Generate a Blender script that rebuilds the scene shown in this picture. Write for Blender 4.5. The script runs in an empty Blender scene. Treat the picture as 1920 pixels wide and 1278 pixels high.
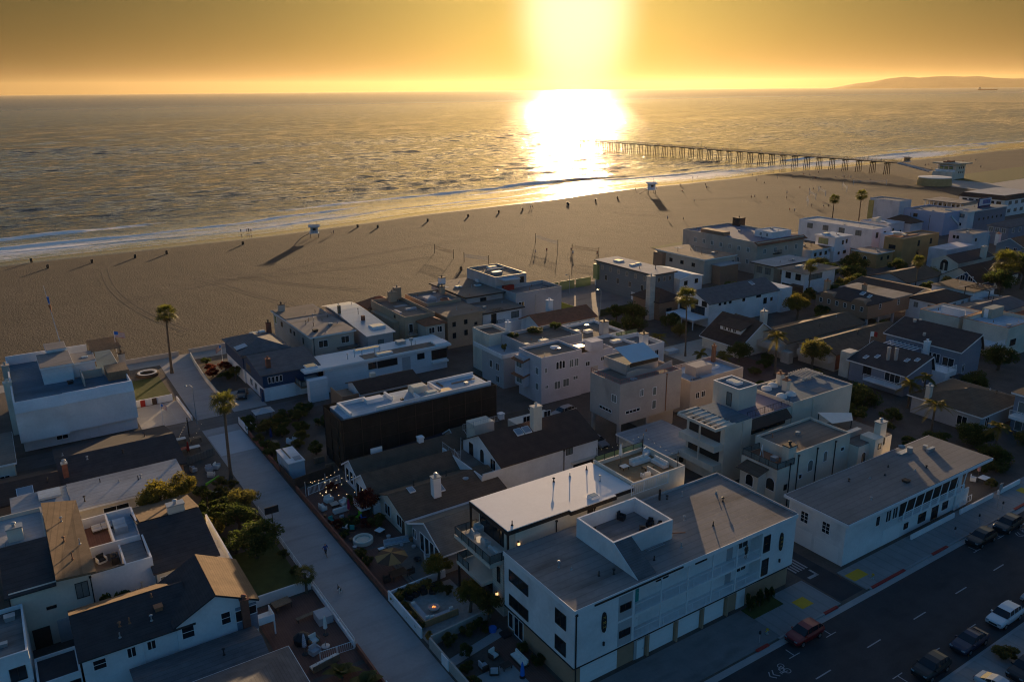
import bpy, bmesh, math, random
from mathutils import Vector, Matrix
rad = math.radians
rnd = random.Random(7)
SC = bpy.context.scene
COL = SC.collection
# ---------------------------------------------------------------- camera, world, sun, exposure
H = 55.0
cam = bpy.data.cameras.new("camera"); camo = bpy.data.objects.new("camera", cam); COL.objects.link(camo)
RM = Matrix([[0.8358279, 0.1703415, -0.521896], [-0.5489264, 0.2446758, -0.7992581], [-0.0084515, 0.9545247, 0.2980119]])
camo.matrix_world = Matrix.Translation((0, 0, H)) @ RM.to_4x4()
cam.sensor_width = 36; cam.lens = 36 * 1507 / 1920; cam.clip_start = 1; cam.clip_end = 300000
SC.camera = camo
SUN_AZ, SUN_EL = 37.6, 4.9           # degrees clockwise from +Y (towards the sea), above the horizon
sd = Vector((math.sin(rad(SUN_AZ)) * math.cos(rad(SUN_EL)), math.cos(rad(SUN_AZ)) * math.cos(rad(SUN_EL)), math.sin(rad(SUN_EL))))
W = bpy.data.worlds.new("World"); SC.world = W; W.use_nodes = True
wn, wl = W.node_tree.nodes, W.node_tree.links
wn.clear()
SKY_STRENGTH = 0.05
sky = wn.new('ShaderNodeTexSky'); sky.sky_type = 'NISHITA'; sky.sun_disc = False
sky.sun_elevation = rad(SUN_EL); sky.sun_rotation = rad(SUN_AZ); sky.altitude = 50
sky.air_density = 1.0; sky.dust_density = 3.0; sky.ozone_density = 2.0
def wmath(op, a, b=None):
    n = wn.new('ShaderNodeMath'); n.operation = op
    for i, v in enumerate((a, b)):
        if v is None: continue
        if isinstance(v, (int, float)): n.inputs[i].default_value = v
        else: wl.new(v, n.inputs[i])
    return n.outputs[0]
tc = wn.new('ShaderNodeTexCoord')
def vmath(op, a, b):
    n = wn.new('ShaderNodeVectorMath'); n.operation = op
    for i, v in enumerate((a, b)):
        if isinstance(v, (tuple, Vector)): n.inputs[i].default_value = v
        else: wl.new(v, n.inputs[i])
    return n.outputs['Value'] if op == 'LENGTH' else n.outputs[0]
# distance from the sun in degrees; the aureole of a low sun in dusty air is taller than it is wide
ang = wmath('MULTIPLY', vmath('LENGTH', vmath('MULTIPLY', vmath('SUBTRACT', tc.outputs['Generated'], sd), (1, 1, .58)), (0, 0, 0)), 57.2958)
def glow(amp, width, power):       # aureole of the hazy sun, falling off with the angle from it
    return wmath('MULTIPLY', wmath('EXPONENT', wmath('MULTIPLY', wmath('POWER', wmath('DIVIDE', ang, width), power), -1.0)), amp)
def wscale(col, fac):
    n = wn.new('ShaderNodeVectorMath'); n.operation = 'SCALE'
    n.inputs[0].default_value = col; wl.new(fac, n.inputs['Scale']); return n.outputs[0]
def wadd(a, b):
    n = wn.new('ShaderNodeVectorMath'); n.operation = 'ADD'; wl.new(a, n.inputs[0]); wl.new(b, n.inputs[1]); return n.outputs[0]
sep = wn.new('ShaderNodeSeparateXYZ'); wl.new(tc.outputs['Generated'], sep.inputs[0])
def wramp(v, a, b):
    n = wn.new('ShaderNodeMapRange'); n.interpolation_type = 'SMOOTHSTEP'; n.inputs['From Min'].default_value = a; n.inputs['From Max'].default_value = b; wl.new(v, n.inputs[0]); return n.outputs[0]
def wmix(f, a, b):
    n = wn.new('ShaderNodeMix'); n.data_type = 'VECTOR'; wl.new(f, n.inputs[0])
    for i, v in ((4, a), (5, b)):
        if isinstance(v, tuple): n.inputs[i].default_value = v
        else: wl.new(v, n.inputs[i])
    return n.outputs[1]
vd = wn.new('ShaderNodeVectorMath'); vd.operation = 'DOT_PRODUCT'; wl.new(tc.outputs['Generated'], vd.inputs[0]); vd.inputs[1].default_value = (math.sin(rad(SUN_AZ)), math.cos(rad(SUN_AZ)), 0)
away = wramp(wmath('MULTIPLY', vd.outputs['Value'], -1.0), -.25, .35)
# dusty olive-gold air at the horizon, silvery above it, clear blue overhead and away from the sun
tcol = wmix(wramp(sep.outputs['Z'], .09, .22), (0.155, 0.175, 0.105), (2.1, 1.95, 1.65))
tcol = wmix(wmath('MAXIMUM', wramp(sep.outputs['Z'], .28, .75), away), tcol, (0.80, 1.62, 2.40))
tint = wn.new('ShaderNodeVectorMath'); tint.operation = 'MULTIPLY'; wl.new(sky.outputs[0], tint.inputs[0]); wl.new(tcol, tint.inputs[1])
c = wadd(tint.outputs[0], wscale((1.0, 0.90, 0.74), glow(8.5, 3.5, 4.0)))
c = wadd(c, wscale((1.0, 0.60, 0.13), glow(2.6, 8.5, 1.0)))
bg = wn.new('ShaderNodeBackground'); bg.inputs['Strength'].default_value = SKY_STRENGTH
wl.new(c, bg.inputs['Color'])
wo = wn.new('ShaderNodeOutputWorld'); wl.new(bg.outputs[0], wo.inputs['Surface'])
sl = bpy.data.lights.new("sun", 'SUN'); slo = bpy.data.objects.new("sun", sl); COL.objects.link(slo)
sl.energy = 4.6; sl.angle = rad(0.5); sl.color = (1.0, 0.67, 0.36)
slo.rotation_euler = sd.to_track_quat('Z', 'Y').to_euler(); slo.location = sd * 300
SC.view_settings.view_transform = 'Standard'; SC.view_settings.look = 'None'
SC.view_settings.exposure = 0.78; SC.view_settings.gamma = 1; SC.view_settings.use_curve_mapping = False
SC.render.engine = 'CYCLES'
SC.cycles.use_denoising = True; SC.cycles.pixel_filter_type = 'BLACKMAN_HARRIS'; SC.cycles.filter_width = 1.1
SC.cycles.max_bounces = 6; SC.cycles.diffuse_bounces = 3; SC.cycles.glossy_bounces = 3; SC.cycles.transparent_max_bounces = 6
SC.cycles.volume_bounces = 1
SC.cycles.sample_clamp_indirect = 4.0
# ---------------------------------------------------------------- materials
MATS = {}
def mat(name, col, rough=0.85, var=0.16, scale=0.5, bump=0.0, bscale=8.0, lines=None, metal=0.0, spec=0.3, alpha=1.0, emit=None, stain=0.0):
    """procedural surface: two octaves of tone variation, optional courses/boards/seams (axis, period, depth) and bump"""
    if name in MATS: return MATS[name]
    m = bpy.data.materials.new(name); m.use_nodes = True; MATS[name] = m
    nt = m.node_tree; N, L = nt.nodes, nt.links
    p = N['Principled BSDF']
    p.inputs['Roughness'].default_value = rough; p.inputs['Metallic'].default_value = metal
    p.inputs['Specular IOR Level'].default_value = spec; p.inputs['Alpha'].default_value = alpha
    geo = N.new('ShaderNodeNewGeometry')
    def noise(sc, det=3, stretch=None):
        n = N.new('ShaderNodeTexNoise'); n.inputs['Scale'].default_value = sc; n.inputs['Detail'].default_value = det
        if stretch:
            mp = N.new('ShaderNodeMapping'); mp.inputs['Scale'].default_value = stretch
            L.new(geo.outputs['Position'], mp.inputs[0]); L.new(mp.outputs[0], n.inputs['Vector'])
        else: L.new(geo.outputs['Position'], n.inputs['Vector'])
        return n.outputs['Fac']
    def math_(op, a, b):
        n = N.new('ShaderNodeMath'); n.operation = op
        for i, v in enumerate((a, b)):
            if isinstance(v, (int, float)): n.inputs[i].default_value = v
            elif v is not None: L.new(v, n.inputs[i])
        return n.outputs[0]
    n1 = noise(scale, 4); n2 = noise(scale * 9, 3)
    t = math_('ADD', math_('MULTIPLY', n1, 1.3), math_('MULTIPLY', n2, 0.7))      # about 1 on average
    f = math_('ADD', math_('MULTIPLY', math_('SUBTRACT', t, 1.0), var * 2.2), 1.0)
    h = None
    if lines:
        ax, per, dep = lines
        sx = N.new('ShaderNodeSeparateXYZ'); L.new(geo.outputs['Position'], sx.inputs[0])
        src = math_('ADD', sx.outputs['X'], sx.outputs['Y']) if ax == 'H' else sx.outputs[ax]
        fr = math_('FRACT', math_('DIVIDE', src, per), None)
        edge = math_('LESS_THAN', fr, 0.16)
        f = math_('MULTIPLY', f, math_('SUBTRACT', 1.0, math_('MULTIPLY', edge, dep)))
        row = N.new('ShaderNodeTexWhiteNoise'); row.noise_dimensions = '1D'
        L.new(math_('FLOOR', math_('DIVIDE', src, per), None), row.inputs['W'])
        f = math_('MULTIPLY', f, math_('ADD', 1 - dep * 0.25, math_('MULTIPLY', row.outputs['Value'], dep * 0.5)))
        h = math_('MULTIPLY', fr, 0.6)
    if stain:
        s = noise(scale * 0.6, 5, (0.5, 1.6, 1.0))
        mr = N.new('ShaderNodeMapRange'); mr.inputs['From Min'].default_value = 0.52; mr.inputs['From Max'].default_value = 0.7
        L.new(s, mr.inputs[0]); f = math_('MULTIPLY', f, math_('SUBTRACT', 1.0, math_('MULTIPLY', mr.outputs[0], stain)))
    vm = N.new('ShaderNodeVectorMath'); vm.operation = 'SCALE'; vm.inputs[0].default_value = col
    L.new(f, vm.inputs['Scale']); L.new(vm.outputs[0], p.inputs['Base Color'])
    if bump or lines:
        b = N.new('ShaderNodeBump'); b.inputs['Strength'].default_value = 0.6; b.inputs['Distance'].default_value = bump or 0.03
        nb = noise(bscale, 4)
        L.new(math_('ADD', nb, h) if h else nb, b.inputs['Height']); L.new(b.outputs[0], p.inputs['Normal'])
    if emit:
        p.inputs['Emission Color'].default_value = (*emit[:3], 1); p.inputs['Emission Strength'].default_value = emit[3]
    return m
def stucco(n, c, **k): k.setdefault('stain', .2); return mat(n, c, 0.9, k.pop('var', 0.13), 0.35, 0.012, 9, **k)
def siding(n, c): return mat(n, c, 0.75, 0.08, 0.4, 0.02, 6, lines=('Z', 0.22, 0.16))
def shingle(n, c): return mat(n, c, 0.92, 0.28, 0.9, 0.02, 14, lines=('Z', 0.13, 0.22))
def flatroof(n, c, st=0.3): return mat(n, c, 0.9, 0.22, 0.22, 0.025, 10, lines=('Y', 0.95, 0.15), stain=min(.75, st * 1.4))
WHITE = stucco('white stucco', (.74, .74, .74)); CREAM = stucco('cream stucco', (.66, .60, .50)); BEIGE = stucco('beige stucco', (.50, .43, .36))
TAN = stucco('tan stucco', (.42, .31, .215)); LAV = stucco('pale lavender stucco', (.56, .54, .57)); GREYST = stucco('grey stucco', (.42, .42, .43))
PINKST = stucco('pinkish stucco', (.44, .39, .355)); OCHRE = stucco('ochre stucco', (.50, .28, .12)); SLATE = siding('slate blue siding', (.17, .20, .22))
NAVY = siding('navy blue boards', (.025, .06, .13)); WHITESID = siding('white siding', (.72, .73, .75)); BLUEGREY = siding('blue grey siding', (.20, .24, .30))
BROWNWALL = siding('brown shingle wall', (.33, .20, .13)); BLUEWALL = siding('light blue siding', (.20, .30, .38)); SAGE = stucco('sage stucco', (.36, .36, .30))
GREYSID = siding('grey siding', (.33, .33, .34)); STONE = mat('pale stone cladding', (.56, .50, .43), .85, .2, .8, .03, 5, lines=('Z', .3, .25))
DSHING = shingle('charcoal shingles', (.055, .05, .052)); BSHING = shingle('brown shingles', (.13, .09, .062)); TSHING = shingle('tan brown shingles', (.20, .135, .08))
GSHING = shingle('grey shingles', (.13, .13, .135)); GRNSHING = shingle('green grey shingles', (.12, .13, .125)); DBROWN = shingle('dark brown shingles', (.075, .05, .04))
TILE = mat('clay roof tiles', (.30, .115, .06), .85, .3, 1.2, .06, 6, lines=('H', .28, .35)); METAL = mat('standing seam metal', (.50, .52, .55), .38, .08, .4, .01, 4, lines=('Y', .6, .25), metal=.35)
WROOF = mat('white membrane roof', (.78, .76, .74), .7, .07, .25, .012, 12, stain=.08); GROOF = flatroof('grey rolled roof', (.24, .225, .215), .45); LROOF = flatroof('light grey roof', (.40, .40, .40), .15)
BROOF = flatroof('brown gravel roof', (.21, .17, .14), .2); BLUEROOF = flatroof('bluish deck coating', (.10, .17, .22), .25); PALEBLUE = flatroof('pale blue grey coating', (.42, .50, .56), .2)
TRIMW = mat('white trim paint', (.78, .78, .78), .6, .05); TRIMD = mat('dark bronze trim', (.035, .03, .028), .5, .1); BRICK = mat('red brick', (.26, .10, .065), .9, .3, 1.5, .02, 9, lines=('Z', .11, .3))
GLASS = mat('window glass', (.018, .022, .026), .06, .1, .3, spec=.6); CURT = mat('curtained glass', (.17, .19, .18), .12, .3, 1.2, spec=.6); GREENGL = mat('green tinted glass', (.30, .36, .16), .12, .2, .5, spec=.5, alpha=.75)
SKYL = mat('skylight glass', (.25, .30, .34), .1, .05, spec=.6); WOOD = mat('weathered wood', (.23, .16, .105), .8, .25, 1.5, .02, 12, lines=('X', .15, .25)); DWOOD = mat('dark wood', (.075, .05, .038), .75, .25, 1.5)
TEAK = mat('teak slats', (.36, .22, .11), .7, .2, 1.5, lines=('X', .1, .2)); IRON = mat('dark iron', (.03, .03, .032), .5, .1); STEEL = mat('galvanised steel', (.42, .43, .44), .45, .12, 1, metal=.5)
CONC = mat('concrete', (.34, .33, .32), .9, .14, .4, .01, 8); WALLC = mat('weathered concrete wall', (.42, .39, .35), .9, .18, .5, .015, 7); TEAL = mat('teal paint', (.03, .30, .27), .6, .05)
NETTING = mat('dark scaffold netting', (.030, .027, .022), .95, .35, .8, .06, 1.6); TARP = mat('blue black tarpaulin', (.03, .034, .05), .7, .3, .7, .15, 1.5); FABRICW = mat('pale canvas', (.70, .68, .63), .9, .08, 1); FABG = mat('grey cushion fabric', (.40, .42, .45), .95, .12, 2)
BARK = mat('palm bark', (.13, .10, .075), .95, .25, 1.5, .04, 5, lines=('Z', .25, .25)); TRUNK = mat('tree bark', (.11, .085, .06), .95, .25, 2, .03, 7)
LEAF = mat('dark leaves', (.045, .065, .022), .75, .35, 1.2, spec=.25); LEAFY = mat('yellow green leaves', (.115, .105, .026), .75, .3, 1.2, spec=.25); LEAFO = mat('olive leaves', (.085, .085, .03), .75, .3, 1.2, spec=.25)
LEAFR = mat('dark red leaves', (.09, .022, .02), .8, .3, 1.2, spec=.2); PALMF = mat('palm fronds', (.075, .085, .026), .65, .3, 1, spec=.3); PALMD = mat('dead palm fronds', (.17, .12, .06), .9, .3, 1); GRASSY = mat('golden grass blades', (.20, .15, .05), .85, .3, 1.5)
TERRA = mat('terracotta', (.33, .15, .08), .85, .15); RED = mat('red paint', (.33, .025, .02), .6, .15); YELLOW = mat('yellow paint', (.62, .36, .03), .75, .12); PAINT = mat('road paint', (.34, .35, .36), .8, .12, 2)
RUBBER = mat('tyre rubber', (.018, .018, .018), .9, .1); ALLOY = mat('alloy rim', (.5, .5, .52), .3, .05, metal=.8); SKIN = mat('skin', (.42, .25, .17), .6, .05)
DIMBULB = mat('small dim bulb', (.9, .8, .6), .4, 0, emit=(1, .72, .38, .5)); BULB = mat('glowing bulb', (.9, .8, .6), .4, 0, emit=(1, .72, .38, 1.8)); FIRE = mat('flames', (.9, .5, .2), .5, 0, emit=(1, .33, .06, 1.0)); SCONCE = mat('lit lantern glass', (.9, .8, .6), .3, 0, emit=(1, .6, .25, 1.0)); POOLW = mat('spa water', (.14, .30, .30), .05, .1, 1, .02, 4, spec=.6)
PURPLE = mat('magenta canvas', (.26, .02, .07), .9, .1); BLUEC = mat('bright blue canvas', (.02, .16, .55), .7, .1); GREENC = mat('bright green plastic', (.16, .45, .03), .5, .1); GOLD = mat('gold lettering', (.65, .42, .10), .5, .1); NAVYC = mat('navy cloth', (.015, .03, .12), .9, .1)
LAWN = mat('lawn', (.060, .075, .020), .95, .3, 1.0, .05, 9); DIRT = mat('dark soil and paving', (.115, .095, .08), .95, .35, .35, .03, 5); PATIO = mat('red brick paving', (.17, .085, .065), .9, .2, .7, .01, 8, lines=('X', .25, .25)); DECKW = mat('grey deck boards', (.20, .17, .145), .85, .2, .8, lines=('Y', .16, .3))
for m_ in (LEAF, LEAFY, LEAFO, LEAFR, PALMF, GRASSY):      # leaves let the low sun through
    nt = m_.node_tree; p_ = nt.nodes['Principled BSDF']; tr = nt.nodes.new('ShaderNodeBsdfTranslucent'); mx = nt.nodes.new('ShaderNodeMixShader'); mx.inputs[0].default_value = .45
    src = p_.inputs['Base Color'].links[0].from_socket; sc = nt.nodes.new('ShaderNodeVectorMath'); sc.operation = 'MULTIPLY'; sc.inputs[1].default_value = (2.6, 2.4, 1.4); nt.links.new(src, sc.inputs[0]); nt.links.new(sc.outputs[0], tr.inputs['Color'])
    nt.links.new(p_.outputs[0], mx.inputs[1]); nt.links.new(tr.outputs[0], mx.inputs[2]); nt.links.new(mx.outputs[0], nt.nodes['Material Output'].inputs['Surface'])
# ---------------------------------------------------------------- mesh builder
def V(*a): return Vector(a)
ORG = {}                                       # world position of every root
SPLIT = {'stilt': 'stilt', 'garage_pier': 'garage_pier', 'posts': 'post', 'shade_pole': 'shade_pole', 'terrace_post': 'terrace_post', 'roof_machinery': 'roof_unit', 'parapet': 'parapet', 'tile_awning': 'tile_awning', 'timber_offcuts': 'timber_offcut', 'flue': 'flue', 'roof_vents': 'roof_vent', 'balcony_wall': 'balcony_wall', 'slanted_strut': 'slanted_strut', 'belt_trim': 'belt_trim', 'easel': 'easel_leg'}
class MB:
    def __init__(s): s.v = []; s.f = []; s.mi = []; s.m = 0; s.pc = []
    def add(s, vs, fs):
        b = len(s.v); s.pc.append((b, len(s.f))); s.v += [tuple(v) for v in vs]; s.f += [tuple(b + i for i in f) for f in fs]; s.mi += [s.m] * len(fs); return s
    def quad(s, a, b, c, d): return s.add([a, b, c, d], [(0, 1, 2, 3)])
    def box(s, x0, x1, y0, y1, z0, z1):
        return s.add([(x0, y0, z0), (x1, y0, z0), (x1, y1, z0), (x0, y1, z0), (x0, y0, z1), (x1, y0, z1), (x1, y1, z1), (x0, y1, z1)],
                     [(3, 2, 1, 0), (4, 5, 6, 7), (0, 1, 5, 4), (1, 2, 6, 5), (2, 3, 7, 6), (3, 0, 4, 7)])
    def prism(s, poly, z0, z1):
        n = len(poly); vs = [(x, y, z0) for x, y in poly] + [(x, y, z1) for x, y in poly]
        return s.add(vs, [tuple(range(n - 1, -1, -1)), tuple(range(n, 2 * n))] + [(i, (i + 1) % n, n + (i + 1) % n, n + i) for i in range(n)])
    def slab(s, pts, th):                      # sloped polygon with thickness downwards
        n = len(pts); vs = list(pts) + [(x, y, z - th) for x, y, z in pts]
        return s.add(vs, [tuple(range(n)), tuple(range(2 * n - 1, n - 1, -1))] + [(i, n + i, n + (i + 1) % n, (i + 1) % n) for i in range(n)])
    def tube(s, pts, r, n=6, r1=None, cap=True):
        pts = [Vector(p) for p in pts]; b = len(s.v); m = len(pts); fs = []; s.pc.append((b, len(s.f)))
        for i, p in enumerate(pts):
            d = (pts[min(i + 1, m - 1)] - pts[max(i - 1, 0)]).normalized()
            u = d.cross(Vector((0, 0, 1))); u = u.normalized() if u.length > 1e-3 else Vector((1, 0, 0)); w = d.cross(u)
            if isinstance(r, (list, tuple)): rr = r[i]
            else: rr = r + ((r1 if r1 is not None else r) - r) * i / max(m - 1, 1)
            for k in range(n):
                a = 2 * math.pi * k / n; s.v.append(tuple(p + u * (rr * math.cos(a)) + w * (rr * math.sin(a))))
        for i in range(m - 1):
            for k in range(n): fs.append((b + i * n + k, b + i * n + (k + 1) % n, b + (i + 1) * n + (k + 1) % n, b + (i + 1) * n + k))
        if cap: fs += [tuple(b + k for k in range(n - 1, -1, -1)), tuple(b + (m - 1) * n + k for k in range(n))]
        s.f += fs; s.mi += [s.m] * len(fs); return s
    def cyl(s, x, y, z0, z1, r, n=12, r1=None): return s.tube([(x, y, z0), (x, y, z1)], r, n, r1)
    def lathe(s, x, y, prof, n=16):            # (radius, z) profile
        b = len(s.v); m = len(prof); fs = []; s.pc.append((b, len(s.f)))
        for r, z in prof:
            for k in range(n): a = 2 * math.pi * k / n; s.v.append((x + r * math.cos(a), y + r * math.sin(a), z))
        for i in range(m - 1):
            for k in range(n): fs.append((b + i * n + k, b + i * n + (k + 1) % n, b + (i + 1) * n + (k + 1) % n, b + (i + 1) * n + k))
        s.f += fs; s.mi += [s.m] * len(fs); return s
    def obj(s, name, mats, parent=None, label=None, smooth=False):
        if name in SPLIT and len(s.pc) > 1:        # pieces that stand apart become parts of their own
            for a, (v0, f0) in enumerate(s.pc):
                v1, f1 = s.pc[a + 1] if a + 1 < len(s.pc) else (len(s.v), len(s.f)); q = MB(); q.v = s.v[v0:v1]; q.f = [tuple(i - v0 for i in f) for f in s.f[f0:f1]]; q.mi = [0] * len(q.f); q.pc = []; o = q.obj(SPLIT[name], mats, parent, label, smooth)
            return o
        me = bpy.data.meshes.new(name)
        o3 = ORG.get(parent.name, V(0, 0, 0)) if parent else V(0, 0, 0)
        me.from_pydata([(x - o3.x, y - o3.y, z - o3.z) for x, y, z in s.v], [], s.f)
        for m in (mats if isinstance(mats, (list, tuple)) else [mats]): me.materials.append(m)
        if any(s.mi): me.polygons.foreach_set('material_index', s.mi)
        if smooth: me.polygons.foreach_set('use_smooth', [True] * len(me.polygons))
        me.update(); o = bpy.data.objects.new(name, me); COL.objects.link(o)
        if parent: o.parent = parent; ORG[o.name] = o3
        if label: o['label'] = label
        return o
def thing(name, label, cat, x=0, y=0, z=0, group=None):
    o = bpy.data.objects.new(name, None); COL.objects.link(o); o.location = (x, y, z); o.empty_display_size = .5
    ORG[o.name] = V(x, y, z); o['label'] = label; o['category'] = cat
    if group: o['group'] = group
    return o
def tag(o, label, cat, group=None):
    o['label'] = label; o['category'] = cat
    if group: o['group'] = group
    return o
def struct(o, kind='structure'): o['kind'] = kind; return o
def bx(par, name, m, x0, x1, y0, y1, z0, z1, label=None): return MB().box(x0, x1, y0, y1, z0, z1).obj(name, m, par, label)
def base(o):                                   # move a one-mesh thing's origin to its foot
    me = o.data; xs = [v.co.x for v in me.vertices]; ys = [v.co.y for v in me.vertices]; z = min(v.co.z for v in me.vertices)
    c = V((min(xs) + max(xs)) / 2, (min(ys) + max(ys)) / 2, z)
    me.transform(Matrix.Translation(-c)); o.location = c; return o
def one(mb, name, m, label, cat, group=None, smooth=False): return tag(base(mb.obj(name, m, None, None, smooth)), label, cat, group)
def dup(root, loc, rz=None, label=None, group=None, scale=None):
    r = root.copy(); COL.objects.link(r); r.location = loc
    if rz is not None: r.rotation_euler = (0, 0, rz)
    if scale: r.scale = (scale,) * 3 if isinstance(scale, (int, float)) else scale
    if label: r['label'] = label
    if group: r['group'] = group
    for ch in list(root.children):
        c = ch.copy(); COL.objects.link(c); c.parent = r
        for g in list(ch.children):
            d = g.copy(); COL.objects.link(d); d.parent = c
    return r
# ---------------------------------------------------------------- house parts.  face 'F' looks to -Y (plane y=p), face 'L' to -X (plane x=p)
def fb(mb, face, p, a0, a1, z0, z1, d0, d1):   # box on a face, from d0 to d1 metres proud of it
    if face == 'F': mb.box(a0, a1, p - d1, p - d0, z0, z1)
    else: mb.box(p - d1, p - d0, a0, a1, z0, z1)
    return mb
def win(par, face, p, a, z, w=1.2, h=1.3, n=2, fr=None, gl=None, bars=0, t=.07):
    fr = fr or TRIMW; gl = gl or GLASS
    a0, a1 = a - w / 2, a + w / 2; mb = MB()
    fb(mb, face, p, a0 - t, a0, z - t, z + h + t, -.04, .06); fb(mb, face, p, a1, a1 + t, z - t, z + h + t, -.04, .06)
    fb(mb, face, p, a0, a1, z + h, z + h + t, -.04, .055); fb(mb, face, p, a0, a1, z - t, z, -.04, .08)
    for i in range(1, n): fb(mb, face, p, a0 + w * i / n - .03, a0 + w * i / n + .03, z, z + h, 0, .045)
    for i in range(bars): zz = z + h * (i + 1) / (bars + 1); fb(mb, face, p, a0, a1, zz - .025, zz + .025, 0, .04)
    o = mb.obj('window', fr, par)
    fb(MB(), face, p, a0, a1, z, z + h, -.03, .02).obj('pane', gl, o)
    return o
def wins(par, face, p, lst, **k):
    for a, z, w, h in lst: win(par, face, p, a, z, w, h, **k)
def archwin(par, face, p, a, z, w, h, fr=None, gl=None):
    pts = [(-w / 2, 0), (w / 2, 0)] + [(w / 2 * math.cos(t * math.pi / 8), h - w / 2 + w / 2 * math.sin(t * math.pi / 8)) for t in range(9)]
    def slab(sc, d, m, nm, pr):
        c = (0, h / 2); q = [(c[0] + (u - c[0]) * (1 + sc / w), c[1] + (v - c[1]) * (1 + sc / h)) for u, v in pts]; n = len(q); mb = MB()
        P = (lambda u, v, dd: (a + u, p - dd, z + v)) if face == 'F' else (lambda u, v, dd: (p - dd, a - u, z + v))
        mb.add([P(u, v, d) for u, v in q] + [P(u, v, -.02) for u, v in q], [tuple(range(n))] + [(i, n + i, n + (i + 1) % n, (i + 1) % n) for i in range(n)])
        return mb.obj(nm, m, pr)
    o = slab(.2, .03, fr or TRIMW, 'window', par); slab(0, .045, gl or GLASS, 'pane', o); return o
def door(par, face, p, a, z=0.02, w=1.0, h=2.1, m=None, name='door'):
    mb = MB(); fb(mb, face, p, a - w / 2, a + w / 2, z, z + h, -.02, .04); o = mb.obj(name, m or DWOOD, par)
    mb = MB(); fb(mb, face, p, a + w * .33, a + w * .4, z + h * .46, z + h * .5, .04, .09); mb.obj('handle', STEEL, o); return o
def garage(par, face, p, a, w, h, z=.02, m=None):
    mb = MB(); fb(mb, face, p, a - w / 2, a + w / 2, z, z + h, -.02, .03)
    for i in range(1, 4): fb(mb, face, p, a - w / 2, a + w / 2, z + h * i / 4 - .03, z + h * i / 4 + .0, .03, .045)
    return mb.obj('garage_door', m or TRIMW, par)
def railmb(mb, pts, z, h=1.0, gap=.16, r=.02, posts=2.0):
    for (x0, y0), (x1, y1) in zip(pts, pts[1:]):
        L = math.hypot(x1 - x0, y1 - y0); n = max(1, int(L / gap)); k = max(1, int(round(L / posts)))
        mb.tube([(x0, y0, z + h), (x1, y1, z + h)], r * 1.6, 4); mb.tube([(x0, y0, z + .1), (x1, y1, z + .1)], r, 4)
        for i in range(n + 1): t = i / n; mb.tube([(x0 + (x1 - x0) * t, y0 + (y1 - y0) * t, z + .1), (x0 + (x1 - x0) * t, y0 + (y1 - y0) * t, z + h)], r * .7, 4, cap=False)
        for i in range(k + 1): t = i / k; mb.tube([(x0 + (x1 - x0) * t, y0 + (y1 - y0) * t, z), (x0 + (x1 - x0) * t, y0 + (y1 - y0) * t, z + h)], r * 1.8, 4)
    return mb
def rail(par, pts, z, h=1.0, m=None, gap=.16, r=.025, name='railing'): return railmb(MB(), pts, z, h, gap, r).obj(name, m or TRIMW, par)
def glassrail(par, pts, z, h=1.0, m=None, gl=None):
    o = railmb(MB(), pts, z, h, 1.5, .03, 1.5).obj('railing', m or IRON, par); mb = MB()
    for (x0, y0), (x1, y1) in zip(pts, pts[1:]): mb.quad((x0, y0, z + .12), (x1, y1, z + .12), (x1, y1, z + h - .06), (x0, y0, z + h - .06))
    mb.obj('glass_panel', gl or GREENGL, o); return o
def chimney(par, x, y, z0, z1, w=.8, d=.8, m=None, cap=None):
    o = bx(par, 'chimney', m or WHITE, x - w / 2, x + w / 2, y - d / 2, y + d / 2, z0, z1)
    mb = MB().box(x - w / 2 - .08, x + w / 2 + .08, y - d / 2 - .08, y + d / 2 + .08, z1, z1 + .14); mb.cyl(x, y, z1 + .14, z1 + .5, .17, 10); mb.lathe(x, y, [(.3, z1 + .5), (.26, z1 + .58), (0, z1 + .66)], 10)
    mb.obj('chimney_cap', cap or TERRA, o); return o
def vents(par, lst, zf, h=.6, m=None):
    for i, (x, y) in enumerate(lst):
        z = zf(x, y) if callable(zf) else zf; hh = h * (.6 + .8 * rnd.random()); mb = MB().cyl(x, y, z - .15, z + hh, .06, 8)
        if i % 3 == 0: mb.lathe(x, y, [(.07, z + hh), (.17, z + hh + .03), (.17, z + hh + .12), (0, z + hh + .2)], 10)
        mb.lathe(x, y, [(.16, z), (.09, z + .12)], 8); mb.obj('roof_vent', STEEL if i % 2 else (m or TRIMD), par)
def boxvent(par, x, y, z, s=.5, h=.3, m=None): return MB().box(x - s / 2, x + s / 2, y - s / 2, y + s / 2, z - .1, z + h * .7).box(x - s * .6, x + s * .6, y - s * .6, y + s * .6, z + h * .7, z + h).obj('roof_vent', m or STEEL, par)
def skylight(par, x, y, z, w=1, d=1, h=.25, m=None):
    o = MB().box(x - w / 2, x + w / 2, y - d / 2, y + d / 2, z - .2, z + h).obj('skylight', m or TRIMW, par); bx(o, 'pane', SKYL, x - w / 2 + .08, x + w / 2 - .08, y - d / 2 + .08, y + d / 2 - .08, z + h, z + h + .03); return o
def slopesky(par, x, y, zf, w=.8, d=1.1):
    P = lambda u, v, e: (x + u, y + v, zf(x + u, y + v) + e)
    o = MB().slab([P(-w/2, -d/2, .14), P(w/2, -d/2, .14), P(w/2, d/2, .14), P(-w/2, d/2, .14)], .2).obj('skylight', TRIMW, par)
    MB().slab([P(-w/2+.07, -d/2+.07, .16), P(w/2-.07, -d/2+.07, .16), P(w/2-.07, d/2-.07, .16), P(-w/2+.07, d/2-.07, .16)], .03).obj('pane', SKYL, o)
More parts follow.
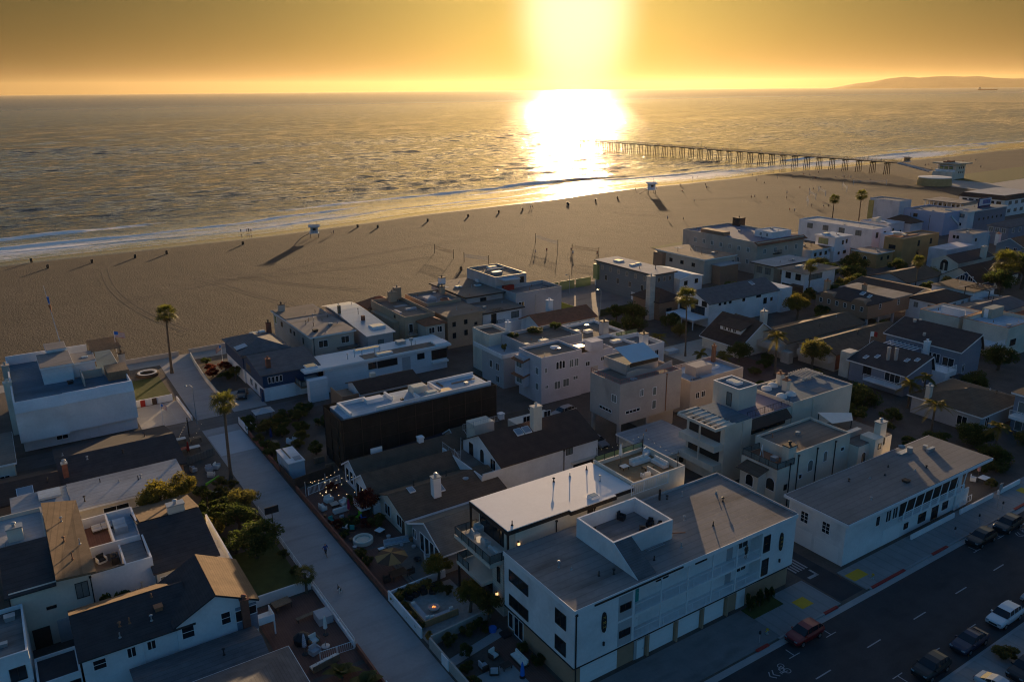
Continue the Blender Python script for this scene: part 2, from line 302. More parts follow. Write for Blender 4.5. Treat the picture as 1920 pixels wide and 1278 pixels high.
def dome(par, x, y, z, r=.6): return MB().lathe(x, y, [(r, z), (r, z + .12)] + [(r * math.cos(t), z + .12 + r * .55 * math.sin(t)) for t in [i * math.pi / 12 for i in range(7)]], 16).obj('skylight_dome', FABRICW, par, smooth=True)
RC = random.Random(21)
def clutter(par, x0, x1, y0, y1, z):           # the pipes, hatches and patches every flat roof has
    ar = (x1 - x0) * (y1 - y0)
    if ar < 45: return
    for i in range(min(7, 2 + int(ar / 45))):
        x, y = RC.uniform(x0 + .8, x1 - .8), RC.uniform(y0 + .8, y1 - .8); k = RC.random()
        if k < .6: MB().cyl(x, y, z - .05, z + RC.uniform(.3, .8), .055, 7).lathe(x, y, [(.17, z), (.08, z + .12)], 8).obj('vent_pipe', (STEEL, TRIMD, TERRA)[i % 3], par)
        elif k < .8: a = RC.uniform(.25, .5); MB().box(x - a, x + a, y - a * .8, y + a * .8, z - .05, z + a).box(x - a * 1.1, x + a * 1.1, y - a * .9, y + a * .9, z + a, z + a + .06).obj('roof_unit', STEEL, par)
        else: a, b = RC.uniform(.6, 1.6), RC.uniform(.5, 1.1); a, b = min(a, (x1 - x0) / 2 - .9), min(b, (y1 - y0) / 2 - .9); x = min(max(x, x0 + a + .1), x1 - a - .1); y = min(max(y, y0 + b + .1), y1 - b - .1); MB().box(x - a, x + a, y - b, y + b, z - .02, z + .012 + .003 * i).obj('roof_patch', (GROOF, BROOF, LROOF)[i % 3], par)
def flat(par, x0, x1, y0, y1, h, wm, rm, z0=0, par_h=.45, eave=0, trim=None, t=.18, nm='wall'):
    """box block: with a parapet ring, or with an overhanging roof slab when eave > 0"""
    if eave:
        w = bx(par, nm, wm, x0, x1, y0, y1, z0, h - .3)
        bx(par, 'fascia', trim or TRIMW, x0 - eave, x1 + eave, y0 - eave, y1 + eave, h - .3, h - .02)
        bx(par, 'roof', rm, x0 - eave + .04, x1 + eave - .04, y0 - eave + .04, y1 + eave - .04, h - .02, h + .03); clutter(par, x0, x1, y0, y1, h + .03); return w
    mb = MB().box(x0, x1, y0, y1, z0, h - par_h)
    for a in ((x0, x1, y0, y0 + t), (x0, x1, y1 - t, y1), (x0, x0 + t, y0 + t, y1 - t), (x1 - t, x1, y0 + t, y1 - t)): mb.box(*a, h - par_h, h)
    w = mb.obj(nm, wm, par)
    bx(par, 'roof', rm, x0 + t + .01, x1 - t - .01, y0 + t + .01, y1 - t - .01, h - par_h - .05, h - par_h + .04); clutter(par, x0 + t, x1 - t, y0 + t, y1 - t, h - par_h + .04)
    if trim:
        mb = MB()
        for a in ((x0 - .05, x1 + .05, y0 - .05, y0 + t + .04), (x0 - .05, x1 + .05, y1 - t - .04, y1 + .05), (x0 - .05, x0 + t + .04, y0 + t + .04, y1 - t - .04), (x1 - t - .04, x1 + .05, y0 + t + .04, y1 - t - .04)): mb.box(*a, h, h + .06)
        mb.obj('coping', trim, par)
    return w
def gable(par, x0, x1, y0, y1, he, hr, ax, wm, rm, over=.4, trim=None, z0=0, off=0, nm='wall'):
    """gabled block, ridge along ax; off shifts the ridge sideways.  returns the roof height function"""
    c = ((y0 + y1) if ax == 'X' else (x0 + x1)) / 2 + off; th = .16
    lo, hi = (y0, y1) if ax == 'X' else (x0, x1)
    s1, s2 = (hr - he) / (c - lo), (hr - he) / (hi - c)
    zf = lambda x, y: hr - ((c - (y if ax == 'X' else x)) * s1 if (y if ax == 'X' else x) < c else ((y if ax == 'X' else x) - c) * s2)
    E = (lambda a, b, z: (a, b, z)) if ax == 'X' else (lambda a, b, z: (b, a, z))
    e0, e1 = (x0, x1) if ax == 'X' else (y0, y1); d = .02
    mb = MB(); prof = [(lo, z0), (hi, z0), (hi, he - th - d), (c, hr - th - d), (lo, he - th - d)]
    mb.add([E(e0, b, z) for b, z in prof] + [E(e1, b, z) for b, z in prof], [(0, 1, 2, 3, 4), (9, 8, 7, 6, 5)] + [(i, 5 + i, 5 + (i + 1) % 5, (i + 1) % 5) for i in range(5)])
    mb.obj(nm, wm, par)
    a0, a1 = e0 - over, e1 + over; mb = MB()
    l0, h0 = lo - over, he - over * s1; l1, h1 = hi + over, he - over * s2
    mb.slab([E(a0, l0, h0), E(a1, l0, h0), E(a1, c, hr), E(a0, c, hr)], th); mb.slab([E(a0, c, hr), E(a1, c, hr), E(a1, l1, h1), E(a0, l1, h1)], th)
    mb.obj('roof', rm, par)
    if trim:
        mb = MB()
        for a in (a0 - .05, a1): mb.add([E(a + q, b, z) for q in (0, .05) for b, z in ((l0, h0 + .02), (c, hr + .02), (l1, h1 + .02), (l1, h1 - .22), (c, hr - .22), (l0, h0 - .22))], [(0, 1, 4, 5), (1, 2, 3, 4), (6, 7, 10, 11), (7, 8, 9, 10), (0, 6, 7, 1), (1, 7, 8, 2), (5, 4, 10, 11), (4, 3, 9, 10), (0, 5, 11, 6), (2, 8, 9, 3)])
        for l, hh in ((l0, h0), (l1, h1)): q = -.05 if l == l0 else 0; mb.add([E(a, b, z) for a in (a0, a1) for b, z in ((l + q, hh - .2), (l + q + .05, hh - .2), (l + q + .05, hh), (l + q, hh))], [(0, 1, 2, 3), (7, 6, 5, 4), (0, 4, 5, 1), (1, 5, 6, 2), (2, 6, 7, 3), (3, 7, 4, 0)])
        mb.obj('fascia', trim, par)
    return zf
def hip(par, x0, x1, y0, y1, he, hr, wm, rm, over=.5, z0=0, inset=None, trim=None, wall=True):
    if wall: bx(par, 'wall', wm, x0, x1, y0, y1, z0, he)
    X0, X1, Y0, Y1 = x0 - over, x1 + over, y0 - over, y1 + over; lx, ly = X1 - X0, Y1 - Y0; k = (inset or min(lx, ly) / 2)
    if lx >= ly: A, B = (X0 + k, (Y0 + Y1) / 2, hr), (X1 - k, (Y0 + Y1) / 2, hr)
    else: A, B = ((X0 + X1) / 2, Y0 + k, hr), ((X0 + X1) / 2, Y1 - k, hr)
    P = [(X0, Y0, he), (X1, Y0, he), (X1, Y1, he), (X0, Y1, he)]; v = P + [A, B]
    fs = [(0, 1, 5, 4), (1, 2, 5), (2, 3, 4, 5), (3, 0, 4)] if lx >= ly else [(0, 1, 4), (1, 2, 5, 4), (2, 3, 5), (3, 0, 4, 5)]
    mb = MB().add(v, fs); mb.add([(x, y, z - .15) for x, y, z in P] + P, [(3, 2, 1, 0)] + [(i, (i + 1) % 4, 4 + (i + 1) % 4, 4 + i) for i in range(4)])
    mb.obj('roof', rm, par)
    if trim:
        mb = MB()
        for a in ((X0 - .05, X1 + .05, Y0 - .06, Y0), (X0 - .06, X0, Y0, Y1), (X1, X1 + .06, Y0, Y1), (X0 - .05, X1 + .05, Y1, Y1 + .06)): mb.box(*a, he - .2, he - .01)
        mb.obj('fascia', trim, par)
def pergola(par, x0, x1, y0, y1, z, h, m=None, n=7, name='pergola', ax='Y'):
    mb = MB()
    for x in (x0 + .1, x1 - .1):
        for y in (y0 + .1, y1 - .1): mb.box(x - .08, x + .08, y - .08, y + .08, z, z + h)
    for i in range(n):
        t = (i + .5) / n
        if ax == 'Y': x = x0 + (x1 - x0) * t; mb.box(x - .05, x + .05, y0 - .3, y1 + .3, z + h + .12, z + h + .27)
        else: y = y0 + (y1 - y0) * t; mb.box(x0 - .3, x1 + .3, y - .05, y + .05, z + h + .12, z + h + .27)
    if ax == 'Y':
        for y in (y0 + .1, y1 - .1): mb.box(x0 - .2, x1 + .2, y - .07, y + .07, z + h, z + h + .12)
    else:
        for x in (x0 + .1, x1 - .1): mb.box(x - .07, x + .07, y0 - .2, y1 + .2, z + h, z + h + .12)
    return mb.obj(name, m or TRIMW, par)
def pipe(par, face, p, a, z0, z1, m=None):
    mb = MB(); fb(mb, face, p, a - .05, a + .05, z0, z1, .02, .13); fb(mb, face, p, a - .12, a + .12, z1, z1 + .2, .02, .2); return mb.obj('downpipe', m or TRIMD, par)
# ---------------------------------------------------------------- ground, sand, sea
SH = [(-900, 318), (-300, 322), (2, 325.6), (58, 328), (132, 339), (211, 352), (292, 362), (377, 367), (486, 371), (624, 376), (827, 384), (1500, 420), (4000, 560), (9000, 900)]
ST = [(-2000, 181), (150, 181), (222, 198), (420, 209), (600, 232), (1500, 330), (9000, 860)]   # edge of the sand along the strand
def interp(T, x):
    for (a, b), (c, d) in zip(T, T[1:]):
        if x <= c: t = max(0, (x - a) / (c - a)); return b + (d - b) * t
    return T[-1][1]
shore = lambda x: interp(SH, x) + 1.6 * math.sin(x * .045) + 1.1 * math.sin(x * .013 + 2) + .5 * math.sin(x * .12)
strand = lambda x: interp(ST, x)
def nodes(name):
    m = bpy.data.materials.new(name); m.use_nodes = True; nt = m.node_tree; N, L = nt.nodes, nt.links; p = N['Principled BSDF']
    geo = N.new('ShaderNodeNewGeometry')
    def noise(sc, det=4, st=(1, 1, 1), rough=.5):
        n = N.new('ShaderNodeTexNoise'); n.inputs['Scale'].default_value = sc; n.inputs['Detail'].default_value = det; n.inputs['Roughness'].default_value = rough
        mp = N.new('ShaderNodeMapping'); mp.inputs['Scale'].default_value = st; L.new(geo.outputs['Position'], mp.inputs[0]); L.new(mp.outputs[0], n.inputs['Vector']); return n.outputs['Fac']
    def M(op, a, b=None, c=None):
        n = N.new('ShaderNodeMath'); n.operation = op
        for i, v in enumerate((a, b, c)):
            if v is None: continue
            if isinstance(v, (int, float)): n.inputs[i].default_value = v
            else: L.new(v, n.inputs[i])
        return n.outputs[0]
    def mix(f, a, b):
        n = N.new('ShaderNodeMix'); n.data_type = 'RGBA'; L.new(f, n.inputs[0]) if not isinstance(f, float) else None
        for i, v in ((6, a), (7, b)):
            if isinstance(v, tuple): n.inputs[i].default_value = (*v, 1)
            else: L.new(v, n.inputs[i])
        return n.outputs[2]
    def ramp(f, a, b):
        n = N.new('ShaderNodeMapRange'); n.inputs['From Min'].default_value = a; n.inputs['From Max'].default_value = b; L.new(f, n.inputs[0]); return n.outputs[0]
    def attr(n_): n = N.new('ShaderNodeAttribute'); n.attribute_name = n_; return n.outputs['Fac']
    def bump(h, dist, st=1.0, prev=None):
        n = N.new('ShaderNodeBump'); n.inputs['Strength'].default_value = st if isinstance(st, float) else 1; n.inputs['Distance'].default_value = dist; L.new(h, n.inputs['Height'])
        if not isinstance(st, float): L.new(st, n.inputs['Strength'])
        if prev: L.new(prev, n.inputs['Normal'])
        return n.outputs[0]
    return m, N, L, p, noise, M, mix, ramp, attr, bump
def grid_obj(name, xs, rows, m, attrs):
    """rows: list of functions x -> (y, z, {attr: value})"""
    vs, av = [], {a: [] for a in attrs}
    for f in rows:
        for x in xs:
            y, z, d = f(x); vs.append((x, y, z))
            for a in attrs: av[a].append(d.get(a, 0.0))
    n = len(xs); fs = [(j * n + i, j * n + i + 1, (j + 1) * n + i + 1, (j + 1) * n + i) for j in range(len(rows) - 1) for i in range(n - 1)]
    me = bpy.data.meshes.new(name); me.from_pydata(vs, [], fs); me.materials.append(m)
    me.polygons.foreach_set('use_smooth', [True] * len(fs))
    for a in attrs: me.attributes.new(a, 'FLOAT', 'POINT').data.foreach_set('value', av[a])
    o = bpy.data.objects.new(name, me); COL.objects.link(o); return o
# sand
m, N, L, p, noise, M, mix, ramp, attr, bump = nodes('beach sand')
big = noise(.035, 4); mid = noise(.22, 4, (1, .6, 1)); dim = noise(1.7, 3, rough=.65); fine = noise(4.5, 2); wet = attr('wet')
c = mix(ramp(big, .35, .65), (.062, .049, .037), (.086, .068, .051)); c = mix(M('MULTIPLY', ramp(mid, .45, .75), .35), c, (.050, .039, .030)); c = mix(M('MULTIPLY', ramp(dim, .42, .66), .55), c, (.045, .035, .026)); c = mix(M('MULTIPLY', ramp(fine, .5, .72), .4), c, (.12, .096, .073)); c = mix(wet, c, (.06, .046, .033))
L.new(c, p.inputs['Base Color']); L.new(M('SUBTRACT', .95, M('MULTIPLY', wet, .80)), p.inputs['Roughness']); p.inputs['Specular IOR Level'].default_value = .35
hh = M('ADD', M('MULTIPLY', dim, .8), M('MULTIPLY', fine, .25)); hh = M('ADD', hh, M('MULTIPLY', mid, .7))
L.new(bump(hh, .34, M('MULTIPLY', M('SUBTRACT', 1.0, wet), 1.0)), p.inputs['Normal']); SAND = m
xs = [-900, -500, -300, -200] + [i * 8 - 120 for i in range(150)] + [1150, 1300, 1600, 2200, 3500, 6000, 9000]
def srow(off, z, wet): return lambda x: (shore(x) + off, z, {'wet': wet})
def frow(t): return lambda x: (strand(x) - 45 + (shore(x) - 26 - strand(x) + 45) * t, -.05, {'wet': 0})
grid_sand = grid_obj('beach', xs, [lambda x: (-300, -.06, {}), lambda x: (100, -.06, {})] + [frow(t / 8) for t in range(9)] + [srow(-18, -.06, 0), srow(-12.5, -.14, 0), srow(-10.5, -.2, .85), srow(-5, -.3, 1), srow(0, -.42, 1), srow(12, -1.2, 1), srow(40, -3, 1)], SAND, ['wet'])
struct(grid_sand)
# built-up ground behind the strand
g = MB().prism([(-900, -300), (9000, -300)] + [(x, strand(x)) for x in (9000, 1500, 600, 420, 222, 150, -900)], -.5, 0)
struct(g.obj('ground', DIRT))
# sea: near part as a wave-displaced grid with breakers, far part as a sheet to the horizon
m, N, L, p, noise, M, mix, ramp, attr, bump = nodes('sea water')
calm = attr('calm'); foam = attr('foam')
w1 = noise(1, 4, (.045, .11, .1), .55); w2 = noise(1, 4, (.16, .34, .1), .6); w3 = noise(1, 2, (.9, 1.4, .1)); big = noise(1, 3, (.004, .012, .1)); w0 = noise(1, 3, (.016, .05, .1), .5)
rough = M('SUBTRACT', 1.0, M('MULTIPLY', calm, .88))
hh = M('MULTIPLY', M('ADD', M('ADD', M('MULTIPLY', w1, 1.6), M('MULTIPLY', w2, 1.0)), M('MULTIPLY', w3, .10)), M('MULTIPLY', rough, M('ADD', .55, M('MULTIPLY', big, .9))))
L.new(bump(hh, 1.45, 1.0), p.inputs['Normal'])
fn = M('ADD', M('MULTIPLY', noise(1, 5, (.10, .42, .1), .65), .7), M('MULTIPLY', noise(1, 3, (.5, 1.4, .3)), .3))
fm = ramp(M('ADD', fn, M('MULTIPLY', foam, .85)), .76, .98)
L.new(mix(fm, (.016, .026, .026), (.95, .87, .80)), p.inputs['Base Color'])
sy = N.new('ShaderNodeSeparateXYZ'); L.new([n for n in N if n.bl_idname == 'ShaderNodeNewGeometry'][0].outputs['Position'], sy.inputs[0])
L.new(M('ADD', M('ADD', .06, M('MULTIPLY', ramp(sy.outputs['Y'], 900, 4200), .27)), M('MULTIPLY', fm, .5)), p.inputs['Roughness']); p.inputs['IOR'].default_value = 1.333
SEA = m
import numpy as np
rg = np.random.RandomState(4); WAVES = []
for lam, amp in ((42, .12), (34, .12), (27, .13), (22, .13), (17, .14), (14, .13), (11.5, .125), (9.5, .11), (8, .09), (6.8, .075), (31, .12), (19, .14), (12.6, .13), (60, .14)):
    th = rg.normal(0, .36); WAVES.append((2 * math.pi / lam * math.sin(th), 2 * math.pi / lam * math.cos(th), amp, rg.uniform(0, 6.28)))
def chop(X, Y, lmin, k=1.0):
    Z = np.zeros_like(X); gust = .75 + .35 * np.sin(X * .006 + Y * .011 + 1) * np.sin(Y * .019 - X * .004)
    for kx, ky, a, ph in WAVES:
        if 2 * math.pi / math.hypot(kx, ky) >= lmin: q = np.sin(kx * X + ky * Y + ph + .6 * np.sin(X * .013 + ph * 3) * np.sin(Y * .021 + ph)); Z += a * (q + .35 * q * np.abs(q))
    return Z * gust * k
def chop1(x, y):
    r = 0
    for kx, ky, a, ph in WAVES: q = math.sin(kx * x + ky * y + ph + .6 * math.sin(x * .013 + ph * 3) * math.sin(y * .021 + ph)); r += a * (q + .35 * q * abs(q))
    return r * (.75 + .35 * math.sin(x * .006 + y * .011 + 1) * math.sin(y * .019 - x * .004))
BRK = [(9, .16, 1.3, 11, 1), (19, .30, 2.0, 23, 2), (33, .55, 3.0, 37, 3), (52, 1.0, 3.8, 51, 4), (78, .75, 5.0, 65, 5), (108, .5, 6.5, 80, 6)]
def n1(x, s): return math.sin(x * .021 + s * 2.1) * .5 + math.sin(x * .047 + s * 4.7) * .3 + math.sin(x * .009 + s) * .6
def srf(x, d):
    z, fo = 0, 0
    for d0, A, w, q, s in BRK:
        a = A * max(0.12, min(1.15, .55 + .75 * n1(x, s))); c = d0 + 5 * math.sin(x * .011 + s * 1.7) + 2 * math.sin(x * .037 + s) + .7 * math.sin(x * .15 + s)
        u = d - c; e = math.exp(-(u / (w * (1.25 if u > 0 else .55))) ** 2); z += a * e
        if s <= 4:
            br = max(0, min(1, .25 + 1.25 * n1(x + 40, s + 9)))
            fo = max(fo, br * math.exp(-((u + w * .45) / (w * .75)) ** 2) * (1.0 if s > 1 else .8))
            if u < 0: fo = max(fo, .34 * br * math.exp(u / (w * 3.2)))
    z += .10 * math.sin(x * .5 + d * .9) * math.sin(d * .31 + x * .12) * min(1, d / 60)
    return z * min(1, (d + 9) / 12), fo
def wrow(d):
    def f(x):
        z, fo = srf(x, d); yy = shore(x) + d; ch = .92 * chop1(x, yy) * max(0, min(1, (d - 12) / 85)) if d > 12 else 0; return yy, -.4 + (max(0, z) + min(0, z) * .5) * max(0, min(1, (160 - d) / 25)) + ch, {'calm': max(0, min(1, 1 - (d - 18) / 75)), 'foam': max(fo, .55 * math.exp(-abs(d + 1) / 2.2), .60 * max(0, 1 - abs(d - 18) / 40) * (.8 + .4 * n1(x, 3)))}  # broad wash foam also stands in for bright sky sheen on the water
    return f
xs = [-900, -500, -300, -200, -150] + [i * 2.6 - 120 for i in range(440)] + [1060, 1150, 1300, 1600, 2200, 3500, 6000, 9000]
ds = [-9 + i * .8 for i in range(90)] + [63 + i * 1.6 for i in range(66)]
struct(grid_obj('sea', xs, [wrow(d) for d in ds], SEA, ['calm', 'foam']))
def sea_patch(name, x0, x1, y0, y1, dx, dy, lmin, k=1.0, fade=None, hole=None):
    xs_ = np.arange(x0, x1 + dx * .5, dx); ys_ = np.arange(y0, y1 + dy * .5, dy); X, Y = np.meshgrid(xs_, ys_); Z = chop(X, Y, lmin, k)
    if fade is not None: Z = Z * fade(X, Y)
    if hole is not None: Z = Z + hole(X, Y)
    n, mm = len(xs_), len(ys_); vs = np.stack([X, Y, Z - .4], -1).reshape(-1, 3); I = np.arange((mm - 1) * n).reshape(mm - 1, n)[:, :-1]; F = np.stack([I, I + 1, I + n + 1, I + n], -1).reshape(-1, 4)
    me = bpy.data.meshes.new(name); me.vertices.add(len(vs)); me.vertices.foreach_set('co', vs.ravel()); me.loops.add(F.size); me.loops.foreach_set('vertex_index', F.ravel()); me.polygons.add(len(F)); me.polygons.foreach_set('loop_start', np.arange(0, F.size, 4)); me.polygons.foreach_set('use_smooth', np.ones(len(F), bool)); me.update(calc_edges=True); me.materials.append(SEA)
    o = bpy.data.objects.new(name, me); COL.objects.link(o); return struct(o)
SHX = np.array([p[0] for p in SH], float); SHY = np.array([p[1] for p in SH], float)
sea_patch('sea', -160, 1300, 480, 1010, 2.4, 2.0, 6, .92, None, lambda X, Y: np.where(Y - np.interp(X, SHX, SHY) < 160, -3.0, 0.0))
sea_patch('sea', 1300, 3000, 440, 1010, 7, 5, 12, 1.3, lambda X, Y: np.clip((Y - np.interp(X, SHX, SHY) - 20) / 60, 0, 1)); sea_patch('sea', -300, 3000, 1010, 2600, 9, 6, 16, 1.0); sea_patch('sea', -800, 7000, 2600, 6400, 26, 17, 40, 1.4)
g = MB()
for x0, x1, y0, y1 in ((-60000, 60000, 6400, 60000), (-60000, -800, 2600, 6400), (7000, 60000, 2600, 6400), (-60000, -300, 1010, 2600), (3000, 60000, 1010, 2600), (-60000, -160, 320, 1010), (3000, 60000, 500, 1010)): g.quad((x0, y0, -.4), (x1, y0, -.4), (x1, y1, -.4), (x0, y1, -.4))
struct(g.obj('ocean', SEA))
# far headland on the right of the horizon; extra haze is put into its pale colour
hr = [(53.8, 0), (54.6, 120), (55.5, 260), (56.4, 330), (57.2, 470), (58.2, 560), (59, 500), (59.8, 545), (60.6, 560), (61.4, 520), (62.2, 540), (63, 450), (64, 400), (65, 420), (66, 330), (68, 360), (70, 260), (73, 200), (76, 80)]
pts = [(r * math.sin(rad(a)), r * math.cos(rad(a)), z * f) for r, f in ((27000, -.02), (27800, .36), (28600, .6), (29600, .3)) for a, z in hr]; n = len(hr)
g = MB().add(pts, [(j * n + i, j * n + i + 1, (j + 1) * n + i + 1, (j + 1) * n + i) for j in range(3) for i in range(n - 1)]); struct(g.obj('hills', mat('haze-pale hills', (.26, .21, .12), .95, .2, .002)))
# streets
def sheet(name, m, pts, z, th=.0):
    g = MB()
    if th: g.prism(pts, z - th, z)
    else: g.add([(x, y, z) for x, y in pts], [tuple(range(len(pts)))])
    return struct(g.obj(name, m))
R4 = lambda a, b, c, d: [(a, c), (b, c), (b, d), (a, d)]
WALKC = mat('walk street concrete', (.33, .32, .315), .88, .13, .35, .012, 10, stain=.14, lines=('Y', 3.05, .05)); ASPH = mat('asphalt', (.050, .050, .053), .9, .22, .5, .012, 14, stain=.25)
ALLEYM = mat('worn alley asphalt', (.13, .12, .115), .9, .2, .5, .012, 12, stain=.25, lines=('Y', 1.3, .12)); SIDEW = mat('sidewalk concrete', (.27, .265, .26), .9, .14, .5, .01, 9, lines=('X', 1.5, .12))
NEWC = mat('new smooth concrete', (.44, .46, .48), .8, .07, .4, .01, 6, lines=('Y', .9, .07)); STRANDM = mat('strand concrete', (.36, .33, .29), .9, .12, .4, .01, 8)
sheet('walk_street', WALKC, R4(24.7, 30.6, -40, 134.7), .012); sheet('walk_street', WALKC, [(25.0, 140.0), (31.0, 140), (31.4, 155), (32.4, 176), (25.6, 176)], .012)
sheet('new_concrete_slab', NEWC, R4(24.9, 30.4, 122.6, 131.6), .018)
sheet('alley', ALLEYM, R4(-60, 46, 134.6, 140.0), .008)
sheet('strand_path', STRANDM, [(-300, 175.6), (150, 175.6), (222, 191.5), (420, 202), (420, 208), (222, 197), (150, 180.6), (-300, 180.6)], .02)
sheet('street', ASPH, R4(-120, 700, 31.4, 44.1), .01); sheet('side_street', ASPH, R4(72.9, 76.9, 44.6, 75), .012)
for nm, a in (('sidewalk', (-120, 39, 44.35, 48.4)), ('sidewalk', (62.3, 72.4, 44.35, 49.6)), ('sidewalk', (77.2, 240, 44.35, 48.3)), ('sidewalk', (-120, 240, 27.2, 31.1))):
    sheet(nm, SIDEW, R4(*a), .13, .13)
sheet('driveway', mat('driveway concrete', (.20, .195, .19), .9, .16, .5, .012, 9, stain=.3), R4(39, 62.3, 44.35, 49.7), .10, .1)
KERB = mat('kerb concrete', (.30, .295, .29), .9, .12, 1)
for a in ((-120, 39.5, 44.1, 44.35), (61.9, 71.4, 44.1, 44.35), (77.6, 240, 44.1, 44.35), (-120, 240, 31.1, 31.4)): struct(bx(None, 'kerb', KERB, *a, 0, .14))
sheet('gutter', CONC, R4(-120, 240, 43.35, 44.1), .016)
sheet('plaza', STRANDM, [(455, 214), (560, 226), (560, 282), (470, 268)], .03); sheet('parking_lot', ASPH, R4(60, 140, 8, 27), .012)
sheet('lawn', LAWN, R4(16.6, 24.0, 153.4, 168.2), .05); sheet('parking_pad', CONC, R4(16.3, 24.2, 140.4, 152.2), .02)
sheet('lawn', LAWN, R4(17.4, 23.9, 80.8, 92.5), .03)
for a in ((31, 36.6, 73.6, 84.2), (31.2, 38.2, 84.6, 93.5), (31.2, 36.8, 93.5, 104.6), (17.3, 24.4, 65.6, 79.8), (36.2, 39.0, 49.6, 61), (18.6, 24.4, 56, 65), (120, 131, 96, 110)): sheet('brick_patio', PATIO, R4(*a), .03)
sheet('gravel_court', mat('pale gravel', (.36, .33, .30), .95, .25, 2, .02, 18), R4(31.0, 38.6, 63.9, 73.0), .035); sheet('garden_path', CONC, [(31.2, 59.4), (38.6, 60.8), (38.6, 62.0), (31.2, 60.6)], .06)
sheet('court', mat('worn sport court', (.24, .20, .18), .85, .12, .3, stain=.3), R4(122, 146.5, 152.6, 180), .03); sheet('deck', DECKW, R4(35.2, 38.4, 74.0, 83.4), .28, .28)
sheet('patio', CONC, R4(32.6, 36.6, 52, 57), .045); sheet('driveway', CONC, R4(31.6, 37.6, 140.2, 151), .02); sheet('patio', STRANDM, R4(118, 133, 113, 124), .035)
for nm, a in (('lawn', (200, 260, 209.5, 214)), ('lawn', (500, 640, 246, 282))): sheet(nm, LAWN, [(a[0], a[2]), (a[1], a[2] + 6), (a[1], a[3] + 6), (a[0], a[3])], .05)
# road paint
g = MB()
for i in range(-4, 16):
    x = 68.3 + (i - 0) * 8.27; g.quad((x, 38.22, .016), (x + 2.3, 38.22, .016), (x + 2.3, 38.36, .016), (x, 38.36, .016))
g.box(101.9, 120, 38.22, 38.36, .012, .017)
for y, s, xl in ((42.2, -1, (61.1, 67, 95.8, 101.5, 107.4)), (33.6, 1, (67, 73.6, 80.5, 88))):
    for x in xl:
        g.quad((x - .06, y - .55, .016), (x + .06, y - .55, .016), (x + .06, y + .55, .016), (x - .06, y + .55, .016)); g.quad((x - .8, y + s * .55 - .05, .0165), (x + .8, y + s * .55 - .05, .0165), (x + .8, y + s * .55 + .05, .0165), (x - .8, y + s * .55 + .05, .0165))
struct(g.obj('road_markings', PAINT))
def sharrow(x, y):                              # bicycle with two chevrons, pointing along -X
    g = MB(); z = .0175
    def ln(a, b, w=.07): d = V(b[0] - a[0], b[1] - a[1], 0).normalized(); nn = V(-d.y, d.x, 0) * w; A = V(x + a[0], y + a[1], z); B_ = V(x + b[0], y + b[1], z); g.quad(A - nn, B_ - nn, B_ + nn, A + nn)
    for cx, cy in ((.1, .42), (.1, -.42)):
        pr = [(cx + .34 * math.cos(t * math.pi / 7), cy + .30 * math.sin(t * math.pi / 7)) for t in range(15)]
        for a, b in zip(pr, pr[1:]): ln(a, b, .04)
    for a, b in (((.1, .42), (-.5, .22)), ((-.5, .22), (-.5, -.3)), ((-.5, -.3), (.1, .0)), ((.1, 0), (-.5, .22)), ((.1, 0), (.1, .42)), ((.1, -.42), (-.72, -.3)), ((-.72, -.45), (-.72, -.12))): ln(a, b, .045)
    for k in (0, .5): ln((-1.5 - k, 0), (-1.1 - k, .5), .06); ln((-1.5 - k, 0), (-1.1 - k, -.5), .06)
    struct(g.obj('road_markings', PAINT))
sharrow(58.6, 41.0); sharrow(105.6, 40.6)
struct(MB().box(69.3, 71.6, 44.04, 44.37, 0, .16).obj('red_kerb', RED)); struct(MB().box(77.9, 84.4, 44.04, 44.37, 0, .16).obj('red_kerb', RED)); struct(MB().box(90.2, 93.6, 44.04, 44.37, 0, .16).obj('red_kerb', RED)); struct(MB().box(58.4, 60.2, 44.04, 44.37, 0, .16).obj('red_kerb', RED)); struct(MB().box(110, 113, 44.04, 44.37, 0, .16).obj('red_kerb', RED))
g = MB()
for a in ((73.6, 75.2, 49.3, 49.7), (75.0, 75.3, 49.3, 50.6)): g.box(*a, .013, .018)
for i in range(5): g.box(73.2 + i * .5, 73.45 + i * .5, 51.0, 53.2, .013, .018)
struct(g.obj('street_stencil', PAINT))
# faint tyre tracks on the sand
TRK = mat('tracked sand', (.12, .094, .068), .95, .15, .3, .05, 2)
g = MB()
def track(pts, w=.35):
    P = [Vector((x, y, .0)) for x, y in pts]
    for off in (-.95, .95):
        q = []
        for i, pp in enumerate(P):
            d = (P[min(i + 1, len(P) - 1)] - P[max(i - 1, 0)]).normalized(); nn = Vector((-d.y, d.x, 0)); q.append((pp + nn * (off - w / 2), pp + nn * (off + w / 2)))
        for (a, b), (c, d) in zip(q, q[1:]): g.quad((a.x, a.y, -.03), (c.x, c.y, -.03), (d.x, d.y, -.03), (b.x, b.y, -.03))
def curve(a, b, c, n=14): return [((1 - t) ** 2 * a[0] + 2 * t * (1 - t) * b[0] + t * t * c[0], (1 - t) ** 2 * a[1] + 2 * t * (1 - t) * b[1] + t * t * c[1]) for t in [i / n for i in range(n + 1)]]
for a in (((30, 290), (24, 240), (36, 200)), ((62, 262), (66, 240), (88, 214)), ((52, 260), (60, 225), (70, 190)), ((20, 236), (90, 262), (170, 270)), ((56, 252), (90, 240), (130, 246)), ((300, 300), (420, 262), (520, 262)), ((330, 292), (332, 284), (320, 276)), ((250, 300), (240, 280), (262, 262))): track(curve(*a))
struct(g.obj('tyre_tracks', TRK))
